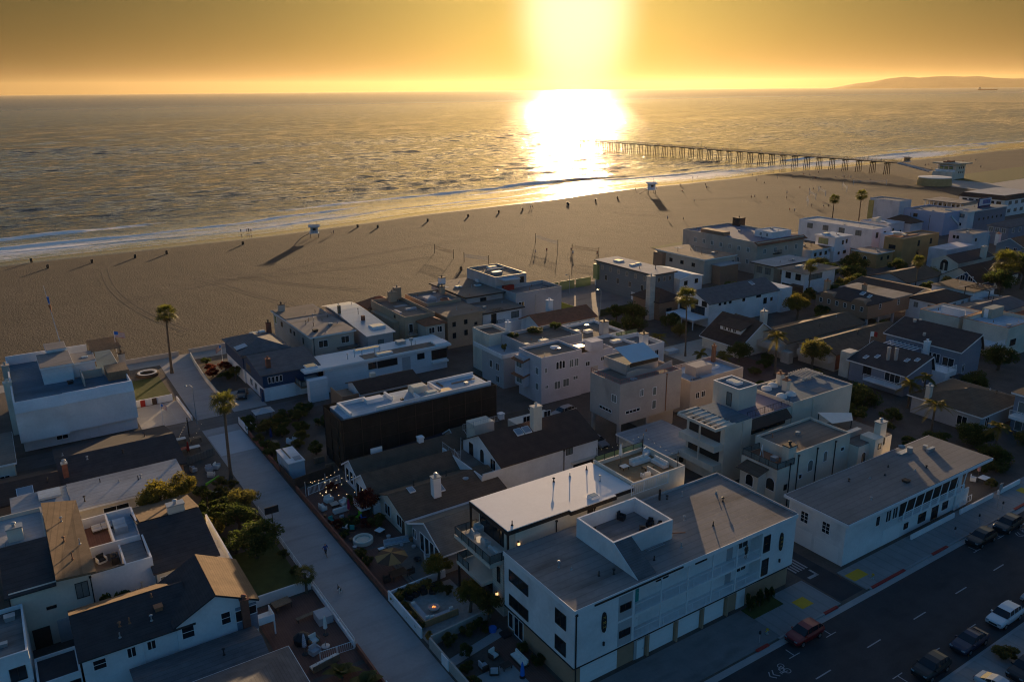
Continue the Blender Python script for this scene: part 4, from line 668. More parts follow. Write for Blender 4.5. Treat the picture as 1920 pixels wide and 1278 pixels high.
h = house('white gabled house with dark brown roof, tall white chimney and sunken deck', 63, 91)
zf = gable(h, 54.4, 71.6, 86.2, 97, 5.0, 7.6, 'X', WHITE, DBROWN, .3, off=.4); MB().box(51.2, 54.39, 86.2, 97, 0, 3.2).box(51.2, 54.39, 86.0, 86.19, 0, 4.6).box(51.0, 51.19, 86.0, 97.4, 0, 4.3).obj('deck_wall', WHITE, h); MB().box(51.2, 54.38, 86.2, 97, 3.2, 3.3).obj('deck_floor', DECKW, h)
chimney(h, 63.2, 90.5, 6, 10.4, 1.5, 1.0, CREAM, CREAM); slopesky(h, 60.2, 90.6, zf, 1.2, 1.2); slopesky(h, 61.6, 90.6, zf, 1.2, 1.2); win(h, 'F', 86.2, 66.2, 3.6, 1.1, 1.1, 2, TRIMD, CURT); pipe(h, 'F', 86.2, 65.2, .2, 4.4); archwin(h, 'L', 54.4, 91.5, 3.4, 1.0, 2.0); win(h, 'L', 54.4, 88.5, 3.4, 1.3, 1.6); win(h, 'L', 54.4, 94.6, 3.4, 1.0, 1.8, 1, TRIMD)
rail(h, [(51.1, 97.4), (51.1, 92), (54.2, 97.3)], 4.3, .9, STEEL, .3); bx(h, 'rear_deck', CREAM, 56.5, 60, 97.1, 99.6, 0, 6.6); rail(h, [(54.6, 97.3), (62, 97.3)], 6.2, 1, STEEL, .3); bx(h, 'carport_band', CREAM, 66.5, 71.4, 85.7, 86.18, 1.9, 2.2); bx(h, 'carport_shade_panel', TRIMD, 67, 71.2, 86.1, 86.19, 0, 1.9); g = bx(h, 'garage_block', CREAM, 64.6, 71.8, 97.1, 100.4, 0, 4.6); wins(h, 'F', 97.1, [(66, 5.0, 1.2, .9), (68, 5.0, 1.2, .9), (70, 5.0, 1.2, .9)])  # carport shade is a thin dark panel laid on the wall
h = house('little beige cottage with brown roof between the netted building and gabled white house', 60, 102); zf = gable(h, 55.6, 70, 100.8, 105.0, 2.9, 4.3, 'X', BEIGE, BSHING, .3, TRIMW); win(h, 'L', 55.6, 102.9, 1, 1, 1.2); boxvent(h, 64.6, 102.4, 4.1, .8, .9, TRIMW)
# modern white-roofed house beside the apartment block
h = house('cream and stone modern house with glowing white roof, glazed balconies and rooftop lounge', 52, 67, 'house')
bx(h, 'wall', CREAM, 41.6, 66.6, 63.4, 71.0, 0, 9.95); MB().prism([(40.5, 63.2), (48.6, 63.2), (48.6, 62.8), (55.2, 62.8), (55.2, 63.2), (58.2, 63.2), (58.2, 71.3), (40.5, 71.3)], 9.95, 10.4).obj('fascia', TRIMD, h); MB().prism([(40.56, 63.26), (48.66, 63.26), (48.66, 62.86), (55.14, 62.86), (55.14, 63.26), (58.14, 63.26), (58.14, 71.24), (40.56, 71.24)], 10.4, 10.5).obj('roof', WROOF, h)
vents(h, [(51.2, 69.6), (53.6, 69.6), (56.4, 69.9), (55.8, 66.6), (41.6, 64)], 10.5, .5, TRIMD); skylight(h, 52.6, 63.9, 10.5, 1.1, .9, .35)
g = MB()
for a in ((58.3, 66.6, 63.4, 63.6), (66.4, 66.6, 63.6, 71), (58.3, 58.5, 63.6, 71.0)): g.box(*a, 9.94, 10.9)
g.box(58.5, 66.4, 70.8, 71, 9.94, 10.5).box(62.9, 63.1, 63.6, 66.2, 9.94, 10.7).obj('deck_parapet', CREAM, h); bx(h, 'deck_floor', TEAK, 58.5, 66.4, 63.6, 70.8, 9.94, 10.0); glassrail(h, [(58.5, 70.9), (66.4, 70.9)], 10.5, .8, IRON, GREENGL); rail(h, [(57.6, 63.0), (63.4, 63.0)], 9.6, 1.5, TRIMW, .32, .04, 'screen_slats')
bx(h, 'stone_corner', STONE, 40.0, 41.59, 63.4, 65.6, 0, 6.7); MB().box(38.4, 41.59, 63.5, 71.2, 6.55, 6.95).box(38.6, 41.59, 65.6, 71.2, 3.1, 3.45).obj('balcony', CREAM, h); glassrail(h, [(41.4, 71.1), (38.5, 71.1), (38.5, 63.6), (41.4, 63.6)], 6.95, 1, IRON, CURT); glassrail(h, [(41, 71.1), (38.7, 71.1), (38.7, 68.6)], 3.45, 1, IRON, CURT)
MB().box(38.65, 38.85, 70.8, 71.0, 0, 3.1).box(40.5, 40.7, 71.0, 71.2, 6.95, 9.95).box(40.55, 40.75, 63.3, 63.5, 6.95, 9.95).obj('posts', TRIMD, h)
for z, hh in ((.1, 2.9), (3.5, 2.9), (7, 2.8)): win(h, 'L', 41.6, 68.6, z, 4.0, hh - .1, 3, TRIMD, GLASS); win(h, 'L', 41.6, 66.1, z, .7, hh - .1, 1, TRIMD, GLASS)
wins(h, 'L', 40.0, [(64.3, 4, .5, 1.8)], fr=TRIMD); pipe(h, 'F', 63.4, 47, 6.8, 9.5); pipe(h, 'F', 63.4, 52.4, 6.8, 9.5); bx(h, 'dark_window_bay', TRIMD, 51.4, 52.2, 63.3, 63.39, 7.4, 9.9)
for x, y, z in ((41.9, 63.25, 8.4), (39.85, 64.6, 2.2)): o = MB().box(x - .1, x + .1, y - .1, y + .12, z - .1, z + .4).obj('wall_lantern', TRIMD, h); bx(o, 'lit_glass', SCONCE, x - .13, x + .13, y - .14, y - .02, z, z + .3)
# big apartment block on the street
h = house('big white three-storey apartment block with open galleries, roof box and garage row', 55, 56, 'apartment block', 'apartment_block')
g = MB().box(39.2, 46.6, 49.85, 61.9, 2.75, 9.0).box(65.0, 70.6, 49.85, 61.9, 2.75, 9.0).box(46.6, 65.0, 51.35, 61.9, 2.75, 9.0).obj('wall', WHITE, h)
bx(h, 'ground_floor_wall', stucco('brown painted stucco', (.40, .26, .17)), 39.4, 70.5, 50.3, 61.7, 0, 2.75); bx(h, 'roof', GROOF, 39.15, 70.65, 49.8, 61.95, 9.0, 9.22); MB().box(39.1, 70.7, 49.72, 49.8, 8.8, 9.3).box(39.08, 39.15, 49.8, 61.95, 8.8, 9.3).obj('gutter', TRIMW, h); MB().box(70.55, 70.65, 49.85, 61.9, 9.22, 9.45).box(56, 70.55, 61.75, 61.9, 9.22, 9.45).obj('parapet', GREYST, h)
bx(h, 'black_gutter', TRIMD, 41.4, 52.8, 49.62, 49.71, 8.95, 9.12); pipe(h, 'F', 49.8, 39.3, .1, 8.7)
for z in (5.7, 2.75):
    bx(h, 'gallery_floor', WHITE, 46.61, 64.99, 49.85, 51.34, z - .12, z + .12); rail(h, [(46.7, 49.95), (64.9, 49.95)], z + .12, 1.0, TRIMW, .17, .016); 
    for x in (50.2, 53.9, 57.5, 61.2): bx(h, 'gallery_post', TRIMW, x - .06, x + .06, 49.9, 50.02, z + .12, z + 2.85)
    wins(h, 'F', 51.35, [(51.6, z + 1.5, 1.6, .6), (57.2, z + 1.5, 1.6, .6)], fr=TRIMD); door(h, 'F', 51.35, 47.9, z + .13, 1.1, 2.1, TEAL if z > 5 else TRIMW); door(h, 'F', 51.35, 61.6, z + .13, .9, 2.1, GREYST); win(h, 'F', 51.35, 63.6, z + 1.0, 1.6, 1.3, 2)
    wins(h, 'F', 49.85, [(45.4, z + 1.2, 1.3, .65)], fr=TRIMD); win(h, 'F', 49.85, 65.8, z + .5, .95, 1.9, 1, TRIMD, GLASS, 1); wins(h, 'L', 39.2, [(52, z + .6, 1.6, 1.5), (59.2, z + .7, 3.4, 1.2)], n=2, fr=TRIMD)
    bx(h, 'wall_panel', GREYST, 44.5, 46.3, 49.838, 49.86, z + .2, z + 2.9); o = MB().box(54.6, 54.8, 51.2, 51.34, z + 1.9, z + 2.2).obj('gallery_lamp', TRIMD, h)
bx(h, 'stair_landing', WHITE, 62, 65, 49.86, 51.3, 2.87, 2.95)
for x, w in ((42.6, 4.6), (50.8, 3.4), (54.6, 3.4), (58.4, 3.2)): garage(h, 'F', 50.3, x, w, 2.35)
MB().box(48.6, 48.85, 49.9, 50.28, 0, 2.7).box(52.6, 52.85, 49.9, 50.28, 0, 2.7).box(56.4, 56.65, 49.9, 50.28, 0, 2.7).box(60.2, 60.4, 49.9, 50.28, 0, 2.7).obj('garage_pier', MATS['brown painted stucco'], h); bx(h, 'entry_recess', GREYST, 47.1, 48.5, 50.22, 50.29, 0, 2.5); door(h, 'F', 50.22, 47.9, .02, .9, 2.1, TRIMW); bx(h, 'entry_recess', WHITE, 62.0, 63.3, 50.2, 50.29, 0, 2.6); bx(h, 'belt_trim', TRIMD, 39.15, 70.62, 49.79, 49.84, 2.72, 2.84); bx(h, 'belt_trim', TRIMD, 39.12, 39.19, 49.84, 61.9, 2.72, 2.84); win(h, 'L', 39.4, 59.5, .1, 1.6, 2.2, 2, TRIMW); win(h, 'L', 39.4, 61, .4, .8, 1.8, 1, TRIMW)
flat(h, 47.2, 55.4, 54.0, 60.0, 11.5, WHITE, GROOF, 9.2, 1.7, t=.22, nm='roof_deck_box'); MB().add([(47.3, 52.4, 9.2), (49.4, 50.6, 9.2), (49.4, 54.0, 9.2), (47.3, 54.0, 9.2), (49.4, 54, 11.3), (47.3, 54, 11.3)], [(0, 1, 4, 5), (0, 5, 3), (1, 2, 4), (3, 2, 1, 0)]).obj('stair_hood', GSHING, h)
MB().add([(47.22, 54.0, 9.2), (47.22, 50.2, 9.2), (47.22, 54.0, 11.5), (47.3, 54.0, 9.2), (47.3, 50.2, 9.2), (47.3, 54.0, 11.5)], [(0, 1, 2), (5, 4, 3), (1, 4, 5, 2)]).obj('stair_cheek', WHITE, h); MB().slab([(47.3, 50.2, 9.3), (49.6, 50.2, 9.3), (49.6, 54, 11.45), (47.3, 54, 11.45)], .06).obj('stair_roof', GSHING, h)
for z in (6.6,):
    for x, yy in ((42.7, 0), (68.2, 1)):
        g = MB(); pr = [(.0, -1.15), (.18, -1.0), (.27, -.6), (.29, 0), (.27, .6), (.18, 1.0), (0, 1.15), (-.18, 1.0), (-.27, .6), (-.29, 0), (-.27, -.6), (-.18, -1.0)]
        g.add([(x + u, 49.72, z + v) for u, v in pr] + [(x + u, 49.84, z + v) for u, v in pr], [tuple(range(12))] + [(i, 12 + i, 12 + (i + 1) % 12, (i + 1) % 12) for i in range(12)]); o = g.obj('surfboard_sign', TRIMD, h, 'dark surfboard sign with gold lettering'); bx(h, 'wall_lamp', TRIMD, x - .08, x + .08, 49.68, 49.84, z - 2.6, z - 2.2)
        for k, t in enumerate(('71', '20', 'N') if not yy else ('71', '20', 'N')):
            cu = bpy.data.curves.new('lettering', 'FONT'); cu.body = t; cu.size = .36; cu.align_x = 'CENTER'; cu.extrude = .006; tx = bpy.data.objects.new('tmp', cu); COL.objects.link(tx)
            me = bpy.data.meshes.new_from_object(tx.evaluated_get(bpy.context.evaluated_depsgraph_get())); bpy.data.objects.remove(tx); me.transform(Matrix.Translation(V(x, 49.705, z + .42 - k * .52) - ORG[o.name]) @ Matrix.Rotation(math.pi / 2, 4, 'X')); me.materials.clear(); me.materials.append(GOLD); l = bpy.data.objects.new('lettering', me); COL.objects.link(l); l.parent = o
vents(h, [(61, 60.6), (63, 60.2), (57.6, 58.2), (59.2, 56), (61, 53.4), (66.8, 58.4), (46, 52.4), (43, 55.4), (44.6, 53), (42.2, 56.4), (51, 52), (55, 52.2), (66, 56.6)], 9.2, .5, TRIMD); MB().cyl(60.2, 61.0, 9.2, 10.6, .14, 8).obj('flue', TRIMD, h); MB().tube([(55.6, 55.0, 9.3), (57.4, 54.0, 9.3)], .05, 5).obj('conduit', TERRA, h); MB().box(51.5, 53.9, 53.5, 53.6, 9.25, 9.32).box(51.5, 53.9, 53.75, 53.85, 9.25, 9.32).obj('roof_ladder', STEEL, h)
# white L-roofed office-like house on the corner
h = house('white two-storey corner building with grey gravel roof, slanted gallery struts and garages', 94, 53, 'building')
bx(h, 'wall', WHITE, 78.9, 104.5, 48.9, 57, 0, 5.6); bx(h, 'upper_wall', WHITE, 104.51, 108, 51, 57, 0, 5.6); bx(h, 'fascia', TRIMW, 78.3, 110.6, 48.2, 57.5, 5.65, 6.02); bx(h, 'roof', flatroof('grey gravel roof', (.21, .205, .20), .15), 78.45, 110.45, 48.35, 57.35, 6.02, 6.1)
wins(h, 'L', 78.9, [(54.6, 3.3, 1.0, 1.4), (51.5, 3.3, 1.0, 1.4)], n=2, bars=2); garage(h, 'L', 78.9, 51.2, 3.4, 2.2); garage(h, 'L', 78.9, 54.9, 3.2, 2.2); garage(h, 'F', 48.9, 88.8, 3.8, 2.2); wins(h, 'F', 48.9, [(85.4, 3.4, .8, 1.3)], n=1); wins(h, 'F', 48.9, [(87.6, 3.3, 1.0, 1.5), (89.0, 3.3, 1.0, 1.5)]); bx(h, 'loggia_shade_panel', TRIMD, 90.0, 103.4, 48.82, 48.89, 3.2, 5.4); rail(h, [(90, 48.3), (104, 48.3)], 2.9, 1.0, TRIMW, 2, .05)  # dark sheet behind the struts stands for the loggia's shade
bx(h, 'gallery_floor', WHITE, 89.9, 104.4, 48.25, 48.88, 2.7, 2.9); g = MB()
for i in range(8): x = 90 + i * 1.95; g.tube([(x, 48.35, 2.9), (x + .55, 48.3, 5.65)], .07, 4)
g.tube([(90, 48.28, 3.35), (104, 48.28, 3.35)], .04, 4).obj('slanted_strut', TRIMW, h); wins(h, 'F', 48.9, [(92, .9, .8, .7), (95.6, .7, 1.6, 1.2), (98.6, .2, 1.4, 1.8), (101, .9, 1.2, 1.0)], fr=TRIMD)
MB().box(103.2, 106.4, 48.9, 50.98, 0, 2.0).box(103.2, 106.4, 48.7, 48.88, 0, 2.6).obj('stair_block', WHITE, h); rail(h, [(103.4, 48.3), (106.6, 48.3)], .6, 1.0, TRIMW, .4); vents(h, [(88, 55), (91, 54), (93.4, 53.4), (86, 50.5), (96, 54.6), (98, 52), (100, 51.6)], 6.1, .25); boxvent(h, 94, 50.8, 6.1, .7, .3, DWOOD); MB().box(100.6, 103.4, 55.6, 56.4, 6.1, 6.3).lathe(101.2, 56, [(0, 6.9), (.4, 7.0), (.5, 7.3)], 10).cyl(102.6, 55.6, 6.1, 6.9, .4, 10).cyl(105.4, 55, 6.1, 6.7, .35, 8).box(104.6, 106.2, 54, 54.4, 6.1, 6.6).obj('roof_machinery', STEEL, h)
for i, (a, b) in enumerate(((91, 98), (99.6, 106))): pass
# white and lavender stucco houses in the middle
h = house('pale lavender Spanish-style house with triple-arch window and tiled awnings', 86, 115)
flat(h, 79.2, 88.4, 111.7, 119, 9, LAV, BROOF, par_h=.5); flat(h, 88.41, 96, 111.9, 118, 8, LAV, GROOF, par_h=.9); MB().lathe(85.6, 116.4, [(.9, 8.5), (.9, 8.75), (.6, 8.85), (0, 8.9)], 18).obj('skylight_dome', WHITE, h); bx(h, 'chimney_block', LAV, 90.6, 93.4, 111.6, 113.6, 8, 9.9)
for x, s in ((82.8, .62), (83.5, .8), (84.2, .62)): archwin(h, 'F', 111.7, x, 6.2, .5, 1.0 + s * .6, gl=GLASS)
wins(h, 'F', 111.7, [(80.2, 6.0, .5, .9), (82.8, 2.4, 1.3, 1.4), (84.8, 2.5, 1.3, 1.4), (80.4, 3.0, .6, .5), (87, 3.4, 1.0, .6)], n=2, gl=CURT); wins(h, 'F', 111.7, [(86, 6, .8, 1.4), (87.2, 6, .8, 1.4)], n=2, gl=CURT); wins(h, 'L', 79.2, [(113, 5.6, .9, 1.2), (113, 2.6, .9, 1.2)], gl=CURT)
bx(h, 'bay', LAV, 78, 79.19, 115.6, 118.6, 2.4, 8.1); wins(h, 'L', 78, [(117.1, 6.0, 1.8, 1.2), (117.1, 3.0, 1.8, 1.2)], gl=CURT)
for z in (7.9, 4.9): MB().slab([(77.4, 115.2, z - .5), (79.2, 115.2, z), (79.2, 119, z), (77.4, 119, z - .5)], .12).obj('tile_awning', TILE, h)
wins(h, 'F', 111.9, [(90, 5.4, .9, .8), (93.6, 5.8, .8, .7)], fr=TRIMW); bx(h, 'roof_table', TRIMD, 89.4, 92, 114.6, 116.6, 7.1, 8.2); door(h, 'F', 111.9, 91.6, 3.0, 1.8, 2.0, BEIGE)
h = house('grey-white terraced house with planted roof terraces behind the lavender house', 87, 127)
flat(h, 82.6, 96.2, 121.6, 130.4, 8.3, GREYST, BROOF, par_h=.7); flat(h, 79.8, 84.6, 130.5, 137, 8.6, CREAM, BROOF, par_h=.7); bx(h, 'lower_block', GREYST, 78, 82.59, 122.5, 130.4, 0, 6.2); MB().box(77.6, 82.5, 122.2, 122.4, 6.2, 7).box(77.5, 77.7, 122.2, 133, 6.2, 7).obj('terrace_wall', WHITE, h); wins(h, 'F', 121.6, [(83.6, 4.6, 1.2, 1.6)], gl=CURT); wins(h, 'L', 78, [(124.6, 3.2, 1.0, 1.4), (127, 3.2, 1, 1.4), (124.6, .8, 1, 1.2)]); chimney(h, 84.6, 131, 8, 10.2, .9, .9, WHITE, WHITE); skylight(h, 88, 123.4, 7.7, 1.8, 1.2); wins(h, 'L', 82.6, [(123.4, 6.0, .9, 1.2)]); skylight(h, 83.6, 123.2, 7.7, 1.4, 1.0)
h = house('white roof-terrace house with two bright skylights and smooth chimney stack', 104, 126)
flat(h, 97.2, 108.2, 122.4, 132.6, 6.6, WHITE, BROOF, par_h=.6); flat(h, 96.4, 104.4, 114, 122.3, 6.6, WHITE, BROOF, par_h=.6); flat(h, 104.5, 111, 113.4, 121.6, 6.0, WHITE, GROOF, par_h=.9); skylight(h, 100, 128.6, 6.1, 1.7, 1.2, .4); skylight(h, 102.4, 127.4, 6.1, 1.7, 1.2, .4); skylight(h, 102.6, 118.6, 6.1, 2.2, 1.3, .4); chimney(h, 104.2, 124.4, 6, 8.8, 1.5, 1.3, GREYST, DWOOD); chimney(h, 106.8, 115, 5, 8, 1.4, 1.2, WHITE, DWOOD); dome(h, 98, 115.8, 6.1, .8); glassrail(h, [(105, 121.4), (110.8, 121.4)], 6, .9, IRON, GREENGL); wins(h, 'F', 113.4, [(106, 3.6, .9, 1), (109, 3.6, .9, 1)]); wins(h, 'F', 114, [(102.6, 4.0, .8, .9)]); MB().slab([(99, 112.6, 6.2), (102.4, 112.6, 6.2), (102.4, 114, 6.9), (99, 114, 6.9)], .12).obj('tile_awning', TILE, h)
h = house('long white house with red clay-tiled gable roof beside the sport court', 106, 143); zf = gable(h, 99, 114.4, 139.9, 147.6, 5.0, 6.7, 'X', WHITE, TILE, .5); chimney(h, 105.6, 145.8, 5.5, 8.6, 1.3, 1.1, WHITE, WHITE)
for x in (107, 110, 112.6): archwin(h, 'F', 139.9, x, 2.4, 1.4, 1.7)
h = house('boxy beige house on stilts with wavy roof parapet and pink railing', 86, 94)
flat(h, 79.5, 93, 90.6, 98, 10.3, PINKST, BROOF, 3.4, .3); MB().box(79.7, 80.2, 90.8, 91.3, 0, 3.4).box(85.6, 86.1, 90.8, 91.3, 0, 3.4).box(79.7, 80.2, 97.3, 97.8, 0, 3.4).box(87, 92.9, 92, 97.9, 0, 3.4).obj('stilt', PINKST, h); rail(h, [(79.6, 97.9), (79.6, 90.7), (92.9, 90.7)], 10.3, .75, mat('faded pink railing', (.40, .17, .15), .7, .1), .5, .03)
flat(h, 83.4, 90.4, 93.6, 99.4, 12.0, PINKST, GROOF, 10.2, .2, nm='roof_room'); g = MB()
for i in range(14): x0, x1 = 82.6 + i * .72, 82.6 + (i + 1) * .72; z0, z1 = [11.0 + .32 * math.sin(q * .55) for q in (i, i + 1)]; g.add([(x0, 92.6, 10.2), (x1, 92.6, 10.2), (x1, 92.6, z1), (x0, 92.6, z0), (x0, 92.8, 10.2), (x1, 92.8, 10.2), (x1, 92.8, z1), (x0, 92.8, z0)], [(0, 1, 2, 3), (7, 6, 5, 4), (3, 2, 6, 7)])
g.obj('wavy_parapet', PINKST, h); MB().slab([(83.8, 92.9, 12.5), (90, 92.9, 12.4), (90.4, 97.4, 13.7), (84, 97.4, 13.9)], .06).obj('shade_canopy', mat('pale blue canopy', (.42, .58, .66), .6, .05), h); MB().box(83.9, 90, 93.2, 93.3, 11.6, 12.3).obj('canopy_screen', TRIMD, h); win(h, 'F', 90.6, 84.2, 7.4, .7, 1.1, 2, gl=CURT); win(h, 'F', 90.6, 87, 7.0, .7, 1.3, 1, gl=CURT); win(h, 'F', 90.6, 87, 4.6, .8, 1.4, 1, gl=CURT); win(h, 'F', 90.6, 82.4, 5.0, 3.0, .45, 4); win(h, 'L', 79.5, 91.9, 7.0, 1.1, 1.2, 2, gl=CURT); win(h, 'L', 79.5, 94, 4.9, 3.0, .45, 4); pipe(h, 'F', 90.6, 89.6, 3.6, 10.0, TERRA)
h = house('low house with wide pale grey flat roof below the beige stilt house', 82, 83); flat(h, 77.4, 86.4, 78.6, 88, 3.4, CREAM, LROOF, eave=.4); wins(h, 'F', 78.6, [(80, 1.2, .8, .8), (81.6, 1.2, .8, .8), (83.2, 1.2, .8, .8)], fr=TRIMD)
h = house('cream modern house with square roof tower, slatted overhang and bubble skylights', 96, 76)
bx(h, 'wall', CREAM, 82.6, 88.2, 71.4, 78.8, 0, 9.2); bx(h, 'roof', BLUEROOF, 84.6, 88.1, 71.5, 78.7, 9.2, 9.35); g = MB()
for a in ((80.4, 84.6, 71.2, 71.5), (80.4, 80.7, 71.5, 79), (80.4, 84.6, 78.7, 79)): g.box(*a, 9.0, 9.4)
for i in range(6): g.box(80.7, 84.6, 72.4 + i * 1.1, 72.55 + i * 1.1, 9.05, 9.35)
g.obj('slatted_overhang', CREAM, h)
for z in (3.2, 6.2): bx(h, 'balcony', CREAM, 80.8, 82.59, 71.6, 78.6, z - .7, z + .25); bx(h, 'balcony_recess_shade', TRIMD, 82.5, 82.59, 72.2, 78.2, z + .3, z + 2.4); bx(h, 'balcony_post', CREAM, 80.9, 81.1, 74.6, 74.8, z + .25, z + 2.4)  # dark sheet on the wall stands for shade within each balcony
flat(h, 90.1, 94.1, 75.8, 80.9, 11.8, CREAM, BLUEROOF, 0, .25, t=.12, trim=TRIMW, nm='tower'); o = MB().box(91.6, 93, 77.6, 79.8, 11.55, 11.9).obj('skylight', TRIMW, h); bx(o, 'pane', SKYL, 91.75, 92.85, 77.75, 79.65, 11.9, 11.93); win(h, 'L', 90.1, 77.6, 8.8, .9, 2.0, 1, TRIMD, CURT)
flat(h, 98.6, 113.4, 72.4, 81, 8.9, CREAM, BLUEROOF, par_h=.25); bx(h, 'link_block', CREAM, 88.21, 98.59, 72.6, 80, 0, 8.3); bx(h, 'link_roof', mat('violet grey deck', (.20, .18, .24), .8, .12), 88.3, 98.5, 72.7, 79.9, 8.3, 8.4); MB().slab([(88.4, 71.4, 7.2), (97.4, 71.4, 7.2), (97.4, 72.6, 8.3), (88.4, 72.6, 8.3)], .1).obj('copper_awning', DWOOD, h); win(h, 'F', 72.6, 93, 5.9, 8.4, 1.0, 8, TRIMD); rail(h, [(89, 73.0), (98.4, 73.0)], 8.4, 1.0, TRIMD, .35)
for x, y in ((100.4, 79), (102.4, 79.4), (99.6, 75.4), (101.6, 75.2)): dome(h, x, y, 8.7, .85)
chimney(h, 102.6, 77, 8.6, 10.4, .9, .9, CREAM); chimney(h, 103.8, 79.2, 8.6, 10.6, .9, .9, CREAM); pergola(h, 108.2, 113.2, 78, 81, 8.7, .3, CREAM, 8); pipe(h, 'F', 71.4, 86.2, .4, 8.8, CREAM); pipe(h, 'F', 72.4, 103.4, .4, 8.4, CREAM)
h = house('small pinkish house with enclosed roof patio and red flue, behind the cream tower', 103, 96); flat(h, 96.8, 110, 92, 99.8, 6.8, PINKST, PALEBLUE, par_h=.7); bx(h, 'roof_room', PINKST, 100.4, 104.4, 94.4, 97, 6.1, 7.9); skylight(h, 106.6, 96.4, 6.2, 2.2, 1.6, .4); dome(h, 99.2, 97.4, 6.2, .8); chimney(h, 109.3, 98.6, 6, 9.2, .6, .6, TERRA); wins(h, 'F', 92, [(98.6, 3.4, .8, 1), (100, 3.4, .8, 1), (103.4, 4.6, .4, .4)])
h = house('cream Spanish house with arched windows, brown flat roof and glass-railed terrace', 92, 65)
flat(h, 86, 98, 61.9, 68.8, 8.0, CREAM, BROOF, par_h=.35); bx(h, 'terrace_block', CREAM, 82.4, 85.99, 61.9, 68, 0, 6.3); bx(h, 'terrace_floor', TERRA, 82.6, 85.98, 62.1, 67.9, 6.3, 6.36); glassrail(h, [(85.9, 67.9), (82.5, 67.9), (82.5, 62.0), (85.9, 62.0)], 6.36, .9, IRON, CURT); chimney(h, 85.6, 62.7, 6, 8.9, 1.5, 1.1, CREAM, DWOOD); bx(h, 'side_tower', CREAM, 80.8, 82.39, 63.6, 66.6, 0, 5.6); archwin(h, 'L', 80.8, 65, 3.4, 1.2, 1.6, gl=GLASS); MB().slab([(80.2, 63.2, 5.5), (82.6, 63.2, 6.1), (82.6, 67, 6.1), (80.2, 67, 5.5)], .12).obj('tile_awning', BSHING, h); archwin(h, 'L', 82.4, 62.8, 3.2, 1.3, 1.7, gl=GLASS)
archwin(h, 'F', 61.9, 89.4, 4.4, 1.0, 1.6, gl=CURT); archwin(h, 'F', 61.9, 92.6, 5.0, .7, 1.5, gl=CURT); win(h, 'F', 61.9, 84.4, 3.0, .5, .7, 1, TRIMD); win(h, 'F', 61.9, 87.4, 3.8, .6, .6, 1); win(h, 'F', 61.9, 96.4, 5.6, .7, .5, 1)
for x in (85, 86.6, 90.6, 94.6): pipe(h, 'F', 61.9, x, .3, 6.6 if x < 86.5 else 7.4)
bx(h, 'right_block', CREAM, 98.01, 106, 60.4, 68.4, 0, 6.2); bx(h, 'right_roof', BROOF, 98.1, 105.9, 60.5, 68.3, 6.2, 6.3); bx(h, 'right_tower', CREAM, 100.6, 102.6, 59.6, 62, 0, 7.0); archwin(h, 'F', 60.4, 99.4, 3.6, .9, 1.5); win(h, 'F', 59.6, 101.8, 5.4, .6, .7, 1, TRIMD); chimney(h, 103.6, 60.9, 5, 8.6, 1.5, 1, CREAM, STEEL); MB().slab([(98.6, 65.4, 8.0), (103, 65.0, 7.6), (105.6, 67, 7.5), (100, 69, 8.2)], .06).obj('shade_sail', FABRICW, h)
MB().box(98.7, 98.8, 65.5, 65.6, 6.3, 8).box(102.9, 103, 65.1, 65.2, 6.3, 7.6).box(105.4, 105.5, 66.9, 67, 6.3, 7.5).box(100.1, 100.2, 68.8, 68.9, 5.3, 8.1).obj('shade_pole', IRON, h); bx(h, 'roof_kitchen', STEEL, 99, 102.4, 63, 63.8, 6.3, 7.1); bx(h, 'terrace_table', STEEL, 84.2, 85, 63.8, 64.6, 6.36, 6.95); MB().tube([(83.2, 65.6, 6.36), (83.6, 65.6, 8.4)], .05, 4).tube([(84, 65.6, 6.36), (83.6, 65.6, 8.4)], .05, 4).obj('easel', TRIMW, h)
# ---------------------------------------------------------------- right-hand blocks
def auto(par, face, p, a0, a1, zs, cnt, w=1.1, hh=1.2, **k):
    for z in zs:
        for i in range(cnt): win(par, face, p, a0 + (a1 - a0) * (i + .5) / cnt, z, w, hh, **k)
h = house('slate-blue boxy beach house with pale metal roof beside the sport court', 148, 164); bx(h, 'wall', SLATE, 144, 151.6, 152.4, 176, 0, 8.2); bx(h, 'fascia', TRIMD, 143.4, 152.2, 151.8, 176.6, 8.2, 8.45); bx(h, 'roof', LROOF, 143.5, 152.1, 151.9, 176.5, 8.45, 8.52)
auto(h, 'L', 144, 154, 175, (6.2,), 6, .8, 1.1, fr=BEIGE, gl=CURT); auto(h, 'L', 144, 154, 174, (3.4,), 4, .9, 1.4, fr=BEIGE); auto(h, 'F', 152.4, 145, 151, (6.2,), 3, .7, 1.1, fr=BEIGE); skylight(h, 148, 171, 8.5, 2, 2.4); skylight(h, 147.4, 164.4, 8.5, 1.6, 1.2); skylight(h, 149.8, 165, 8.5, 1.6, 1.2); vents(h, [(149, 157), (150, 158), (146, 160)], 8.5, .8); bx(h, 'glass_bay', GREENGL, 143.2, 143.9, 174.4, 176.4, 3, 7.4); win(h, 'F', 152.4, 147.4, .6, 3, 1.8, 3, TRIMD)
h = house('low white house with blue-white gabled roof tucked behind the slate-blue house', 157, 158); zf = gable(h, 153.2, 161.6, 151.8, 165, 6.2, 7.0, 'Y', WHITE, PALEBLUE, .3, TRIMW); wins(h, 'F', 151.8, [(155.4, 4.2, 1.1, 1.1), (159.4, 4.3, 1.1, 1.1)], fr=TRIMD)
